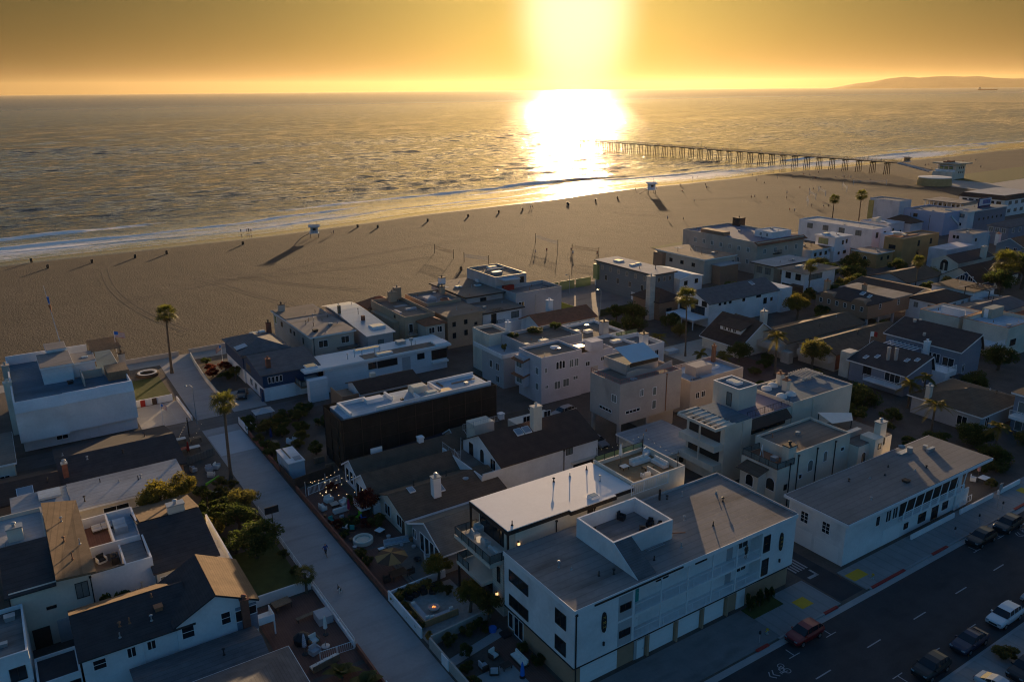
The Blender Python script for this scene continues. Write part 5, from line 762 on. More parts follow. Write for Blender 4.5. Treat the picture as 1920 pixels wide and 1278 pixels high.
h = house('grey-brown modern house with stepped flat roofs and brown garage boxes', 179, 168); flat(h, 173, 186, 162, 182, 7.4, BEIGE, BROOF, eave=.4); bx(h, 'brown_box', BROWNWALL, 176, 183.4, 158.4, 161.6, 0, 5.6); bx(h, 'box_roof', LROOF, 175.6, 184, 158, 161.9, 5.6, 5.8); bx(h, 'brown_box', BROWNWALL, 171.6, 172.99, 178, 182, 0, 6.8); auto(h, 'L', 173, 164, 178, (4.6,), 3, 1.2, 1, fr=TRIMD); win(h, 'F', 162, 185, 4.4, .7, 1.3, 1, TRIMD); vents(h, [(176, 176), (180, 172), (178, 168)], 7.4, .9)
h = house('large beige stucco beach building with blue-grey roof deck and tiled eave', 207, 178, 'building'); flat(h, 196, 218, 162.4, 194, 9.8, BEIGE, mat('slate blue roof coating', (.17, .20, .26), .9, .12, .3), par_h=.5); flat(h, 207, 216, 166, 173, 11.4, WHITE, PALEBLUE, 9.3, .2, nm='penthouse'); auto(h, 'F', 166, 208, 215, (9.9,), 3, .8, 1) if 0 else None
MB().slab([(195.4, 161.6, 9.0), (218.8, 161.6, 9.0), (218.8, 163.2, 9.9), (195.4, 163.2, 9.9)], .15).obj('tiled_eave', TILE, h); auto(h, 'L', 196, 164, 190, (6.4, 2.8), 7, 1.1, 1.3, gl=CURT); auto(h, 'F', 162.4, 197, 217, (6.0, 2.6), 4, 1.2, 1.4, gl=CURT); bx(h, 'balcony', IRON, 203.5, 206.5, 161.4, 162.38, 5.4, 5.6); rail(h, [(203.5, 161.5), (206.5, 161.5)], 5.6, 1, IRON); wins(h, 'L', 207, [(168, 9.8, .7, 1), (170.6, 9.8, .8, 1)], gl=CURT); bx(h, 'roof_timbers', BROWNWALL, 198, 201, 178, 188, 9.4, 10.6); chimney(h, 218.6, 190, 9, 12, 3, 3, DWOOD, DWOOD)
h = house('bright white gabled house with grey roof and black-framed windows over a glazed terrace', 152, 134)
zf = gable(h, 141, 166, 129.6, 140, 6.0, 8.2, 'X', WHITE, GSHING, .4); slopesky(h, 160, 133.4, zf, 1.2, 1.2); wins(h, 'F', 129.6, [(144.6, 5.0, .7, .6), (146.4, 5.0, .7, .6), (148.2, 5.0, .7, .6), (153, 4.8, .8, .9), (161, 3.0, 1.1, 1.4), (163.4, 3.4, .7, .8)], fr=TRIMD, n=1); win(h, 'F', 129.6, 158.4, 5.0, 1.6, .6, 2, TRIMD)
win(h, 'L', 141, 131.2, 4.9, 1.5, 1.2, 1, TRIMD); win(h, 'L', 141, 134.6, 4.9, 2.6, 1.2, 2, TRIMD); win(h, 'L', 141, 133.2, 2.7, 4.4, 1.9, 4, TRIMD); win(h, 'L', 141, 138, 2.8, 2.4, 3.2, 2, TRIMD); bx(h, 'terrace', WHITE, 136, 140.99, 129.8, 139, 2.3, 2.55); MB().box(136.1, 136.3, 138.7, 138.9, 0, 2.3).box(136.1, 136.3, 133.6, 133.8, 0, 2.3).box(136.1, 136.3, 129.9, 130.1, 0, 2.3).obj('terrace_post', WHITE, h); bx(h, 'terrace_glazing', GREENGL, 136.5, 136.6, 134, 138.6, .1, 2.3); bx(h, 'side_box', WHITE, 166.01, 170, 128.6, 139, 0, 6.2); bx(h, 'side_roof', PALEBLUE, 166.05, 169.95, 128.7, 138.9, 6.2, 6.3)
h = house('dark brown shingle-roofed bungalow with wide white-trimmed dormer', 135, 115); zf = gable(h, 129, 142, 109.4, 120, 2.8, 7.0, 'Y', CREAM, DBROWN, .5, TRIMW)
MB().box(131.4, 136, 111.4, 117.2, 3.4, 5.5).obj('dormer', WHITE, h); MB().slab([(130.8, 110.9, 5.5), (136.6, 110.9, 6.9), (136.6, 117.7, 6.9), (130.8, 117.7, 5.5)], .18).obj('dormer_roof', DBROWN, h); auto(h, 'L', 131.4, 112.4, 116.6, (4.5,), 3, .8, .6); wins(h, 'L', 129, [(112, 1, 1.2, 1.2)]); chimney(h, 141.2, 113.6, 4, 7.6, 1.3, 1.1, CREAM, STEEL)
h = house('beige balcony house with long grey-brown roof behind the tall palm', 150, 108); zf = gable(h, 136.4, 163, 103.2, 112.4, 3.9, 5.4, 'X', BEIGE, BSHING, .4); MB().box(134.4, 136.3, 103.4, 111.6, 2.0, 3.3).obj('balcony', BEIGE, h); win(h, 'L', 136.4, 107, 2.6, 2.2, 1.7, 2, TRIMD, CURT); bx(h, 'stair_wall', BEIGE, 134.6, 136, 101, 103.1, 0, 2.4); vents(h, [(150, 105.4), (158, 107)], zf, .6)
h = house('brown hip-roofed house with blue-lit balcony window and tan balcony wall', 150, 97); zf = gable(h, 138.4, 163, 92.8, 101.6, 3.8, 5.6, 'X', BEIGE, BSHING, .4); MB().box(136.4, 138.3, 93, 100.6, 2, 3.2).obj('balcony', BEIGE, h); win(h, 'L', 138.4, 96.6, 2.7, 2.4, 1.6, 2, TRIMD, CURT); vents(h, [(150, 96), (156, 99)], zf, .6, TRIMD); bx(h, 'red_wall', BRICK, 138.5, 140, 92.5, 92.79, .5, 3.6)
h = house('dark shed-roofed house with four skylights and twin flues above white balconies', 140, 82)
zf = gable(h, 136.7, 145.6, 77, 88.4, 4.3, 6.5, 'Y', BLUEGREY, DSHING, .5, TRIMW, off=3.6)
for x, y in ((138.6, 86.4), (139.8, 84.8), (141.2, 79.6), (142.2, 78.2)): slopesky(h, x, y, zf, 1.1, .7)
for x, y in ((139.8, 82.6), (140.4, 81.4)): MB().cyl(x, y, 4.8, 7.4, .32, 12).lathe(x, y, [(.36, 7.4), (.36, 7.6), (0, 7.7)], 12).obj('flue', STEEL, h)
bx(h, 'balcony', WHITE, 134.6, 136.6, 77.2, 84, 1.7, 1.95); rail(h, [(134.7, 84), (134.7, 77.3), (136.5, 77.3)], 1.95, 1); win(h, 'L', 136.7, 79.4, 2.0, 3, 1.9, 3); win(h, 'L', 136.7, 84.6, 2, 1.6, 1.7, 2, TRIMD); bx(h, 'roof_notch_wall', CREAM, 137.2, 140, 88.9, 91, 0, 5.2); bx(h, 'white_deck', WHITE, 145.8, 149.6, 74.4, 78, 0, 3.5); rail(h, [(146.7, 78), (146.7, 74.5), (149.5, 74.5)], 3.5, 1); win(h, 'F', 77, 143.4, 1.6, 1, 1.2)
h = house('blue-grey house with dark pitched roof, white pergola and rooftop vents', 156, 84)
zf = gable(h, 153, 160.8, 76, 91.4, 6.2, 8.5, 'Y', BLUEGREY, DSHING, .5, TRIMW, off=2.8); pergola(h, 149, 152.4, 83, 90, 2.4, 2.4, TRIMW, 8, ax='X'); chimney(h, 152.2, 82.2, 2, 6.6, 1, .9, WHITE, WHITE); win(h, 'L', 153, 78, 2.6, 2.2, 1.6, 2); auto(h, 'L', 153, 79.6, 83, (2.6,), 2, 1.4, 1.8); bx(h, 'terrace', WHITE, 149.7, 152.9, 78.1, 90.6, 0, 2.4)
MB().cyl(155, 84.6, 6, 7.4, .3, 10).cyl(158.6, 89, 7, 8.6, .35, 10).cyl(159.6, 88.4, 7, 8.6, .3, 10).lathe(155.8, 83.6, [(.5, 6.5), (.45, 6.9), (0, 7.1)], 12).obj('roof_vents', STEEL, h); win(h, 'F', 76, 155, 1.4, .8, 1.6); bx(h, 'porch_roof', DSHING, 147.2, 150.4, 71.8, 74.3, 2.4, 2.6)
h = house('brown shingled house on stilts with dark scalloped roof and white-framed small windows', 178, 114)
bx(h, 'wall', BROWNWALL, 170, 187, 107, 121.4, 2.5, 6.0); MB().box(170.4, 170.9, 107.2, 107.7, 0, 2.5).box(175, 175.5, 107.2, 107.7, 0, 2.5).box(181, 181.5, 107.2, 107.7, 0, 2.5).box(170.4, 170.9, 114, 114.5, 0, 2.5).box(170.4, 170.9, 120, 120.5, 0, 2.5).box(180, 186, 110, 121, 0, 2.5).obj('stilt', GREYST, h)
hip(h, 170, 179, 107, 121.4, 6.0, 8.0, BROWNWALL, DSHING, .3, wall=False); bx(h, 'flat_roof', GROOF, 179.4, 187.4, 106.6, 121.8, 6.0, 6.35)
for y in (109.4, 118): MB().add([(169.6, y - 2, 5.9), (169.6, y + 2, 5.9), (169.6, y + 1.2, 6.9), (169.6, y - 1.2, 6.9), (172.5, y - 2, 5.9), (172.5, y + 2, 5.9), (172.5, y + 1.2, 6.9), (172.5, y - 1.2, 6.9)], [(1, 0, 3, 2), (2, 3, 7, 6), (0, 4, 7, 3), (1, 2, 6, 5)]).obj('gablet', BROWNWALL, h)
auto(h, 'L', 170, 107.5, 121, (4.2,), 6, .7, 1.0, n=1, bars=1); auto(h, 'F', 107, 171, 186, (4.4,), 2, .7, 1.2, n=1, bars=1); chimney(h, 172.6, 120.4, 6, 9, 1.1, 1.1, TAN, TERRA); chimney(h, 180, 115, 6, 8, .9, .9, TAN, TERRA); slopesky(h, 173.4, 111, lambda x, y: 6 + (x - 169.7) * .42, 1.2, 1); slopesky(h, 173, 108.9, lambda x, y: 6 + (x - 169.7) * .40, 1, .8)
h = house('brown hip-roofed bungalow amid palms, with curved white eave edge', 137, 66); hip(h, 131, 144.4, 60.2, 72, 3.3, 5.0, GREYST, BSHING, .6, trim=TRIMW); chimney(h, 131.4, 69.4, 2, 5.6, .9, .8, CREAM, STEEL); win(h, 'L', 131, 63, .8, 1.6, 1.5); win(h, 'F', 60.2, 133.4, .4, 1.2, 2); vents(h, [(140, 62.4), (141, 64)], 4.6, .4)
h = house('blue and white balconied house at the right edge with glazed doors', 144, 54); flat(h, 137.6, 156, 46, 58.4, 6.6, BLUEGREY, DSHING, eave=.5); bx(h, 'balcony', WHITE, 135.6, 137.59, 47, 58, 2.6, 3.1); rail(h, [(135.7, 58), (135.7, 47), (137.5, 47)], 3.1, 1.0); auto(h, 'L', 137.6, 49, 58, (3.2, .2), 5, 1.1, 2.0, n=1, gl=CURT); bx(h, 'top_deck', WHITE, 138.4, 150, 47, 56, 6.66, 6.8); rail(h, [(138.5, 56), (138.5, 47)], 6.8, 1.1)
h = house('white modern house with tan overhanging roof and wide corner glazing', 190, 139); flat(h, 184, 197, 135.4, 143.2, 6.8, WHITE, BROOF, eave=.9, trim=BEIGE); win(h, 'F', 135.4, 188.4, 4.6, 5.6, 1.4, 3, TRIMD, CURT); auto(h, 'L', 184, 136, 142.6, (4.4,), 2, 1.6, 1.6, fr=TRIMD); bx(h, 'dark_deck', DWOOD, 181.6, 183.9, 135.6, 139, 0, 3.2); bx(h, 'lower_recess_shade', TRIMD, 183.9, 183.98, 139, 142.8, .2, 2.8); skylight(h, 190, 142, 6.8, 2, 1.2); dome(h, 194, 140, 6.8, .8); win(h, 'F', 135.4, 186, 1, 2.4, 1.4, 2, TRIMD)  # shaded lower opening is imitated by a flat dark panel
h = house('olive-grey modern house with broad thin overhanging roof, second from the beach', 191, 150); flat(h, 184.6, 200, 146.4, 153.4, 6.8, SAGE, LROOF, eave=1.0, trim=TRIMD); auto(h, 'L', 184.6, 147, 153, (4,), 2, 1.8, 1.7, fr=TRIMD, gl=CURT); win(h, 'F', 146.4, 190, 4, 5, 1.6, 3, TRIMD, CURT)
h = house('low white house with brown roof beside the beige beach building', 222, 166); flat(h, 219.4, 229, 160, 170, 5.2, WHITE, BSHING, eave=.4); auto(h, 'F', 160, 220, 228, (3,), 3, 1, 1.1, fr=TRIMD); vents(h, [(224, 166)], 5.2)
h = house('white cube house with bright flat roof and corner windows near the beach', 235, 163); flat(h, 230.4, 239, 159.6, 167, 8.2, WHITE, PALEBLUE, eave=.4, trim=TRIMW); win(h, 'L', 230.4, 164, 5.6, 3.6, 1.8, 3, TRIMD, GREENGL); wins(h, 'F', 159.6, [(234.6, 5.6, .7, 1.2), (236.6, 5.8, .7, 1.2), (236, 2.4, 1.4, 1), (233, 2.4, .8, .8)], fr=TRIMD, n=1); skylight(h, 233.4, 165.4, 8.2, 2.4, 1.6, .5); bx(h, 'balcony', WHITE, 228, 230.39, 160, 167, 3.6, 4.8)
h = house('long white flat-roofed house with big square windows, near two beach palms', 264, 180); flat(h, 257.4, 268, 164, 194.6, 7.6, WHITE, LROOF, par_h=.3); auto(h, 'L', 257.4, 166, 193, (4.8,), 4, 2.2, 1.7, fr=TRIMD, gl=CURT); auto(h, 'F', 164, 258, 267, (4.4,), 2, 1.2, 1.8, fr=TRIMD); bx(h, 'side_wing', WHITE, 262, 270.6, 158.8, 163.9, 0, 5.8)
h = house('pinkish white house with bright parapet blocks behind the long white house', 287, 180); flat(h, 283, 293, 174, 186, 5.8, LAV, PALEBLUE, par_h=.4); bx(h, 'roof_block', CREAM, 284, 285.6, 180, 182, 5.6, 7); bx(h, 'roof_block', CREAM, 287, 289, 181, 182.4, 5.6, 7); wins(h, 'F', 174, [(286, 3, .8, .8), (291, 2, .7, .7)], fr=TRIMD)
h = house('small house with dark brown tent roof below the lavender beach building', 297, 182); hip(h, 294, 302, 172, 183, 5.2, 7.4, LAV, DBROWN, .3)
h = house('ochre apartment house with satellite dish and rust-brown roof', 252, 147, 'apartment house'); flat(h, 242.4, 263, 143.6, 150, 8.8, OCHRE, BROOF, par_h=.4); auto(h, 'F', 143.6, 248, 262, (5.6, 2.4), 2, 1.0, 1.8, fr=TRIMD); win(h, 'L', 242.4, 147, 5.2, 2.2, 1.2, 2, TRIMD); MB().lathe(245.4, 147.6, [(0, 9.1), (1.0, 9.3), (1.4, 9.9)], 14).obj('satellite_dish', CREAM, h); bx(h, 'roof_patch', TERRA, 246, 256, 146.6, 149.6, 8.41, 8.6); skylight(h, 251, 148.6, 8.6, 2, .8)
h = house('low ochre house with grey flat roof in front of the ochre apartment house', 238, 150); flat(h, 233, 241.8, 146, 154.6, 4.8, OCHRE, GROOF, eave=.3); auto(h, 'F', 146, 234, 241, (2.4,), 2, .9, 1, fr=TRIMD); archwin(h, 'L', 233, 150, 1.6, 1.2, 1.7)
h = house('tall blank lavender beach building with slim yellow end bay', 307, 190, 'building'); flat(h, 303, 311, 183, 196, 11.8, LAV, GROOF, par_h=.3); bx(h, 'end_bay', mat('yellow stained wall', (.42, .33, .12), .9, .15), 302.4, 303, 194, 196, 0, 11)
h = house('long blank blue-lavender building with downpipes and a slanted white stair', 312, 176, 'building'); flat(h, 306.6, 324, 166.4, 182.9, 8.8, mat('blue lavender stucco', (.40, .43, .56), .9, .08, .3), GROOF, par_h=.4); win(h, 'L', 306.6, 178, 6, 1.6, 1.2, 2, TRIMD); pipe(h, 'L', 306.6, 172, 1, 7); pipe(h, 'L', 306.6, 180, 1, 7); MB().slab([(311, 166.0, 7.5), (322, 166.0, 1), (322, 166.35, 1), (311, 166.35, 7.5)], .8).obj('slanted_stair', WHITE, h)
h = house('white house with pointed overhanging roof and blue-and-white rooftop sign', 330, 167, 'building'); flat(h, 317.4, 346, 163.2, 171.4, 8.7, WHITE, BLUEROOF, eave=.8); bx(h, 'blue_wall', BLUEGREY, 322, 345.8, 163.05, 163.19, 0, 8.3); win(h, 'L', 317.4, 167.4, 6.2, 5.6, 1.3, 4, TRIMD, CURT); win(h, 'L', 317.4, 167.4, 3, 4, 1, 2, TRIMD); auto(h, 'F', 163.05, 324, 344, (4.6,), 6, .8, .9, fr=TRIMD)
o = bx(h, 'roof_sign', mat('white sign face', (.62, .66, .70), .6, .05), 329.6, 338, 165.6, 165.9, 9.6, 12.2); MB().box(329.3, 338.3, 165.95, 166.2, 8.7, 12.5).obj('sign_frame', NAVYC, h)
bx(o, 'sign_field', mat('faded blue sign print', (.08, .14, .34), .7, .6, .9), 331.6, 337.2, 165.55, 165.59, 10.2, 11.8)
h = house('large white building with dark brown mansard band at the right edge', 388, 186, 'building'); flat(h, 373, 404, 177, 197, 7.4, WHITE, LROOF, par_h=.2); MB().add([(372.4, 176.4, 7.2), (404.6, 176.4, 7.2), (404.6, 197.6, 7.2), (372.4, 197.6, 7.2), (374, 178, 9), (403, 178, 9), (403, 196, 9), (374, 196, 9)], [(0, 1, 5, 4), (1, 2, 6, 5), (2, 3, 7, 6), (3, 0, 4, 7), (4, 5, 6, 7)]).obj('mansard', DBROWN, h); bx(h, 'mansard_roof', LROOF, 374.1, 402.9, 178.1, 195.9, 9.0, 9.1); auto(h, 'L', 373, 178, 196, (5,), 6, 1.9, 1.4, fr=TRIMD); auto(h, 'F', 177, 375, 402, (5, 1.6), 5, 2.4, 1.4, fr=TRIMD, gl=CURT)
h = house('white flat-topped box house with blue roof edge and tiny paired windows', 272, 138); flat(h, 266.8, 277, 134.6, 142.4, 9, LAV, GROOF, par_h=.2, trim=BLUEGREY); wins(h, 'L', 266.8, [(140.6, 7, .7, .9), (139.4, 7, .7, .9), (138.4, 2.6, .6, 1.6)], fr=TRIMD, n=1); wins(h, 'F', 134.6, [(269, 6.6, .9, .9)], fr=TRIMD); bx(h, 'blue_panel', BLUEWALL, 277.01, 280, 135.6, 141, 0, 7.4)
h = house('open-fronted beach pavilion with flat grey roof by the sand', 364, 196, 'pavilion'); bx(h, 'roof', GROOF, 357.6, 372, 187.4, 205, 5.6, 6.0); bx(h, 'back_wall', BEIGE, 361, 371.6, 188, 204.4, 0, 5.6); g = MB()
for i in range(9): g.box(358, 358.3, 188 + i * 2, 188.3 + i * 2, 0, 5.6)
g.obj('posts', TRIMW, h); auto(h, 'L', 361, 189, 203, (2.4,), 5, 1.2, 2, fr=TRIMD)
h = house('cream house with dark gabled roof, twin-pot chimney and French doors', 248, 127); zf = gable(h, 238, 258, 123, 131, 5.0, 6.8, 'X', CREAM, DSHING, .3, CREAM); chimney(h, 252, 123.2, 4.6, 8.4, 1.7, 1.2, CREAM, CREAM); door(h, 'L', 238, 126.4, 2.2, .9, 2.2, TRIMD); door(h, 'L', 238, 127.8, 2.2, .9, 2.2, TRIMD); archwin(h, 'L', 238, 127, 4.6, 2.2, .9); bx(h, 'terrace', CREAM, 232, 237.99, 121, 129, 0, 2.1); bx(h, 'rear_wing', LAV, 246, 262, 131.1, 137, 0, 6.8)
h = house('dark brown gabled house with blue pediment front and white window pair', 236, 116); zf = gable(h, 226, 248, 110.6, 121.4, 3.4, 6.6, 'X', CREAM, DBROWN, .4); zg = gable(h, 225.2, 234, 110.2, 117, 3.2, 5.8, 'X', NAVY, DBROWN, .3, TRIMW); wins(h, 'L', 225.2, [(112.4, 3.4, 1.2, 1.2), (114.6, 3.4, 1.2, 1.2)], t=.14)
h = house('white house with timber roof pergola and railed sun deck', 205, 103); flat(h, 201, 211, 99, 109.6, 6.4, WHITE, BSHING, eave=.2, trim=BEIGE); wins(h, 'L', 201, [(106.6, 4.4, 1.4, 1.3)], fr=BEIGE, gl=CURT); flat(h, 199.6, 207, 94.4, 98.9, 5.4, WHITE, PALEBLUE, par_h=.8); pergola(h, 200.4, 206, 95, 101, 5.4, 2.0, DWOOD, 9, ax='X')
h = house('white two-storey house with dark brown hip roof and three small windows', 194, 102); hip(h, 187, 200.4, 99.4, 107.6, 5.4, 7.0, WHITE, DBROWN, .4); auto(h, 'L', 187, 100, 107, (3.4,), 2, 1.0, 1.2, fr=GREYST, gl=CURT); auto(h, 'F', 99.4, 188, 199, (3.4,), 3, 1, 1.2, fr=GREYST, gl=CURT)
h = house('cream block house with sky-blue roof terrace and white stair bulkhead', 178, 92); flat(h, 174.4, 184, 88, 97, 6.6, CREAM, PALEBLUE, par_h=.7, trim=TERRA); bx(h, 'bulkhead', WHITE, 177.6, 178.0, 88.6, 94, 5.9, 7.6); wins(h, 'F', 88, [(180, 3, 1.4, 1.2)], fr=TRIMD)
h = house('cream block house with second sky-blue roof terrace, nearer the camera', 180, 82); flat(h, 174.2, 187, 77.6, 87, 6.8, CREAM, PALEBLUE, par_h=.8, trim=TERRA); bx(h, 'bulkhead', SAGE, 181, 186, 84.6, 86.7, 6, 8.2); door(h, 'L', 181, 85.8, 6.1, .9, 2, TRIMW); win(h, 'F', 77.6, 177, 2.6, 2.2, 1.3, 2, TRIMD); rail(h, [(170.6, 84), (170.6, 77.8), (174, 77.8)], 3.2, 1.1); bx(h, 'balcony', WHITE, 170.4, 174.19, 77.6, 84, 2.9, 3.2)
h = house('long grey-roofed house with low pitched roof and narrow dark doors', 195, 93); zf = gable(h, 187.6, 206, 88.4, 97.2, 5.0, 6.0, 'X', CREAM, GSHING, .3); wins(h, 'F', 88.4, [(194, 1.6, .8, 1.8), (198, 1.4, .8, 2.2), (200, 1.4, .8, 2.2)], fr=TRIMD, n=1); vents(h, [(196, 92), (200, 94), (200.6, 94)], zf, .9)
h = house('house with red-brown tile roof beside hedge at the right edge', 203, 84); hip(h, 197, 212, 79, 86.4, 4.6, 6.2, SAGE, TILE, .4); win(h, 'F', 79, 200, 2, 2, 1.2)
h = house('house under a long dark roof with white eave line behind the shingled stilt house', 203, 119); zf = gable(h, 191, 208, 111, 128, 3.4, 5.2, 'Y', CREAM, DBROWN, .5, CREAM); auto(h, 'L', 191, 113, 126, (1.4,), 3, 1.6, 1.2)
h = house('low grey-roofed house with white fences between the palms and ochre house', 218, 128); zf = gable(h, 211, 228, 122, 133, 3.2, 4.9, 'X', GREYST, BSHING, .5); auto(h, 'L', 211, 123, 132, (.8,), 3, 1.6, 1.5); boxvent(h, 224, 127, 4.8, 1.2, 1, LAV)
h = house('grey-blue house with pale hip roof and white-framed front windows at the right edge', 314, 146); hip(h, 305, 326, 141.8, 149.4, 6.6, 8.2, BLUEGREY, GSHING, .4); auto(h, 'L', 305, 142.4, 149, (4.4,), 3, 1.4, 1.6, gl=CURT); auto(h, 'F', 141.8, 306, 325, (4.4,), 4, 1.5, 1.6, gl=CURT)
h = house('pale blue gabled house with orange-brown roof at the right edge', 292, 131); zf = gable(h, 285, 304, 127.2, 135.6, 4.2, 6.4, 'X', BLUEWALL, TILE, .4, TRIMW); wins(h, 'L', 285, [(129.4, 2, 1, 1.3), (132, 2, 1, 1.3)]); auto(h, 'F', 127.2, 286, 303, (1.6,), 3, 1.1, 1.2); chimney(h, 287, 136.4, 3, 7, 1.6, 1.2, WHITE, TERRA)
h = house('small blue-grey cottage with white arched porch at the right edge', 268, 121); zf = gable(h, 262, 276, 117, 126, 3.6, 5.4, 'X', BLUEGREY, GSHING, .4, TRIMW); wins(h, 'L', 262, [(120, 1.4, 1.1, 1.3), (123, 1.4, 1.1, 1.3)])
h = house('white lifeguard headquarters with flat overhanging roof at the foot of the pier', 511, 279, 'lifeguard station', 'lifeguard_headquarters')
bx(h, 'wall', CREAM, 503, 514, 270.6, 282, 0, 9); bx(h, 'roof', SAGE, 500.6, 516.6, 268, 284.4, 9, 9.7); bx(h, 'lower_block', CREAM, 498, 502.99, 269.6, 282, 0, 4.6); MB().box(500.4, 502.98, 270.6, 282, 4.61, 5.7).box(501, 502.98, 270.8, 282, 7.9, 8.2).obj('terrace_wall', WHITE, h); auto(h, 'L', 503, 272, 281, (6, ), 3, 2.2, 1.6, fr=TRIMD, gl=GREENGL); auto(h, 'F', 270.6, 506, 513, (6.2, 3.4), 3, .8, 1.2, fr=TRIMD); bx(h, 'roof_gear', BRICK, 507, 511, 276, 279, 9.7, 10.7); bx(h, 'roof_gear', BRICK, 503, 505.6, 277, 279, 9.7, 10.5)
h = house('low rounded block building with pale roof in front of the lifeguard headquarters', 466, 262, 'building'); MB().lathe(466, 262, [(9.4, 0), (8.8, 4.2)], 24).obj('wall', mat('sandy block wall', (.40, .28, .13), .9, .2, .5), h); MB().lathe(466, 262, [(8.9, 4.2), (8.9, 4.6), (0, 5.0)], 24).obj('roof', FABRICW, h)
# ---------------------------------------------------------------- plants
def leaf_mesh(name, n, leaf, seed, m, clumps=14, flat_=.75):
    """crown of unit radius: many leaf-sized faces in clumps through the volume, with gaps"""
    r = random.Random(seed); mb = MB(); cs = []
    for i in range(clumps):
        t = r.random() * 2 * math.pi; u = r.uniform(-.75, 1); q = math.sqrt(max(0, 1 - u * u)); k = r.uniform(.45, .8)
        cs.append((V(q * math.cos(t), q * math.sin(t), u * flat_) * k, r.uniform(.22, .42)))
    for i in range(n):
        c, cr = cs[i % clumps]; d = V(r.gauss(0, 1), r.gauss(0, 1), r.gauss(0, 1)).normalized() * cr * (r.random() ** .4)
        p = c + d; a = V(r.gauss(0, 1), r.gauss(0, 1), r.gauss(0, .7)).normalized(); b = a.cross(V(r.gauss(0, 1), r.gauss(0, 1), r.gauss(0, 1))).normalized(); s = leaf * r.uniform(.6, 1.4)
        mb.add([p - a * s, p + b * s * .45, p + a * s, p - b * s * .45], [(0, 1, 2, 3)])
    me = bpy.data.meshes.new(name); me.from_pydata(mb.v, [], mb.f); me.materials.append(m); return me
CROWN = {}
def crown(kind, m, big):
    k = (kind, m.name, big)
    if k not in CROWN: CROWN[k] = leaf_mesh('crown', 5200 if big else 1700, .06 if big else .11, 11 + kind, m, 26 if big else 14)
    return CROWN[k]
NT = [0]
def tree(label, x, y, h, r, m, name='tree', cat='tree', rz=None, big=True, group=None, trunk=True, z=0):
    t = thing(name, label, cat, x, y, z, group); NT[0] += 1; rz = rz or r * .8; zc = h - rz * .85
    o = bpy.data.objects.new('crown', crown(NT[0] % 3, m, big)); COL.objects.link(o); o.parent = t; o.location = (0, 0, zc); o.scale = (r * 1.15, r * 1.15, rz * 1.2); o.rotation_euler = (0, 0, NT[0] * 1.3)
    if trunk:
        g = MB().tube([(x, y, z), (x + .1 * r, y, z + zc * .5), (x, y + .1 * r, z + zc)], [.09 * r + .06, .07 * r + .05, .04 * r], 7)
        for k in range(5): a = k * 1.26 + NT[0]; g.tube([(x, y, z + zc * .55), (x + .3 * r * math.cos(a), y + .3 * r * math.sin(a), z + zc * .9), (x + .6 * r * math.cos(a), y + .6 * r * math.sin(a), z + zc + rz * .3)], [.05 * r, .035 * r, .012 * r], 5)
        g.obj('trunk', TRUNK, t)
    return t
def bush(label, x, y, r, h, m, group=None, name='bush', z=0): return tree(label, x, y, h, r, m, name, 'bush', h * .5, False, group, True, z)
def frond(mb, P, az, el, L, droop, w, nleaf, fan=False, r=rnd):
    """one palm leaf starting at P: pinnate (rachis with leaflets) or fan (petiole with blades)"""
    d = V(math.cos(az) * math.cos(el), math.sin(az) * math.cos(el), math.sin(el)); side = V(-math.sin(az), math.cos(az), 0)
    if fan:
        tip = P + d * L * .5; mb.m = 0; mb.tube([P, tip], .03, 3, .02, False); up = side.cross(d)
        for i in range(nleaf):
            a = (i / (nleaf - 1) - .5) * 3.5; v = (d * math.cos(a) + side * math.sin(a)) * L * .55; e = tip + v + V(0, 0, -droop * L * .3 * (1 + abs(math.sin(a)))); q = (d * -math.sin(a) + side * math.cos(a)) * w; mid = tip + v * .6 + V(0, 0, .02)
            mb.add([tip, mid - q, e, mid + q], [(0, 1, 2, 3)])
    else:
        pts = [P + d * L * t + V(0, 0, -droop * L * t * t) for t in [i / 8 for i in range(9)]]; mb.tube(pts, .035, 3, .008, False)
        for i in range(nleaf):
            t = .12 + .86 * i / nleaf; k = t * 8; j = min(7, int(k)); p = pts[j].lerp(pts[j + 1], k - j); fw = (pts[j + 1] - pts[j]).normalized(); ll = w * math.sin(math.pi * min(1, .18 + t * .82)) + .1
            for s in (-1, 1):
                e = p + (side * s * .85 + fw * .45).normalized() * ll + V(0, 0, -.35 * ll); q = fw * .045
                mb.add([p - q, p + q, e + q * .3, e - q * .3], [(0, 1, 2, 3)])
def palm(label, x, y, h, kind='fan', cr=2.2, tr=.22, lean=(0, 0), group=None, name='palm_tree', n=46, skirt=True):
    t = thing(name, label, 'palm tree', x, y, 0, group); top = V(x + lean[0], y + lean[1], h - cr * .62)
    pts = [V(x, y, 0).lerp(top, s) + V(lean[0], lean[1], 0) * (-.5 * s * (1 - s)) for s in [i / 8 for i in range(9)]]
    MB().tube(pts, [tr * 1.5] + [tr * (1.05 - .35 * i / 8) for i in range(1, 9)], 9).obj('trunk', BARK, t); r = random.Random(int(x * 13 + y)); mb = MB()
    for i in range(n):
        az = i * 2.399 + r.uniform(-.2, .2)
        if kind == 'fan': frond(mb, top, az, r.uniform(-.75, 1.35), cr * r.uniform(.8, 1.1), r.uniform(.15, .5), .07 * cr / 2, 11, True)
        else: frond(mb, top, az, r.uniform(-.1, 1.2), cr * r.uniform(1.0, 1.35), r.uniform(.45, .85), .55, 24)
    mb.obj('crown', PALMF if kind == 'fan' else LEAFY, t)
    if skirt and kind == 'fan':
        mb = MB()
        for i in range(22): az = i * 2.399; frond(mb, top + V(0, 0, -.25), az, r.uniform(-1.45, -.9), cr * r.uniform(.5, .8), .2, .06, 7, True)
        mb.obj('dead_fronds', PALMD, t)
    return t
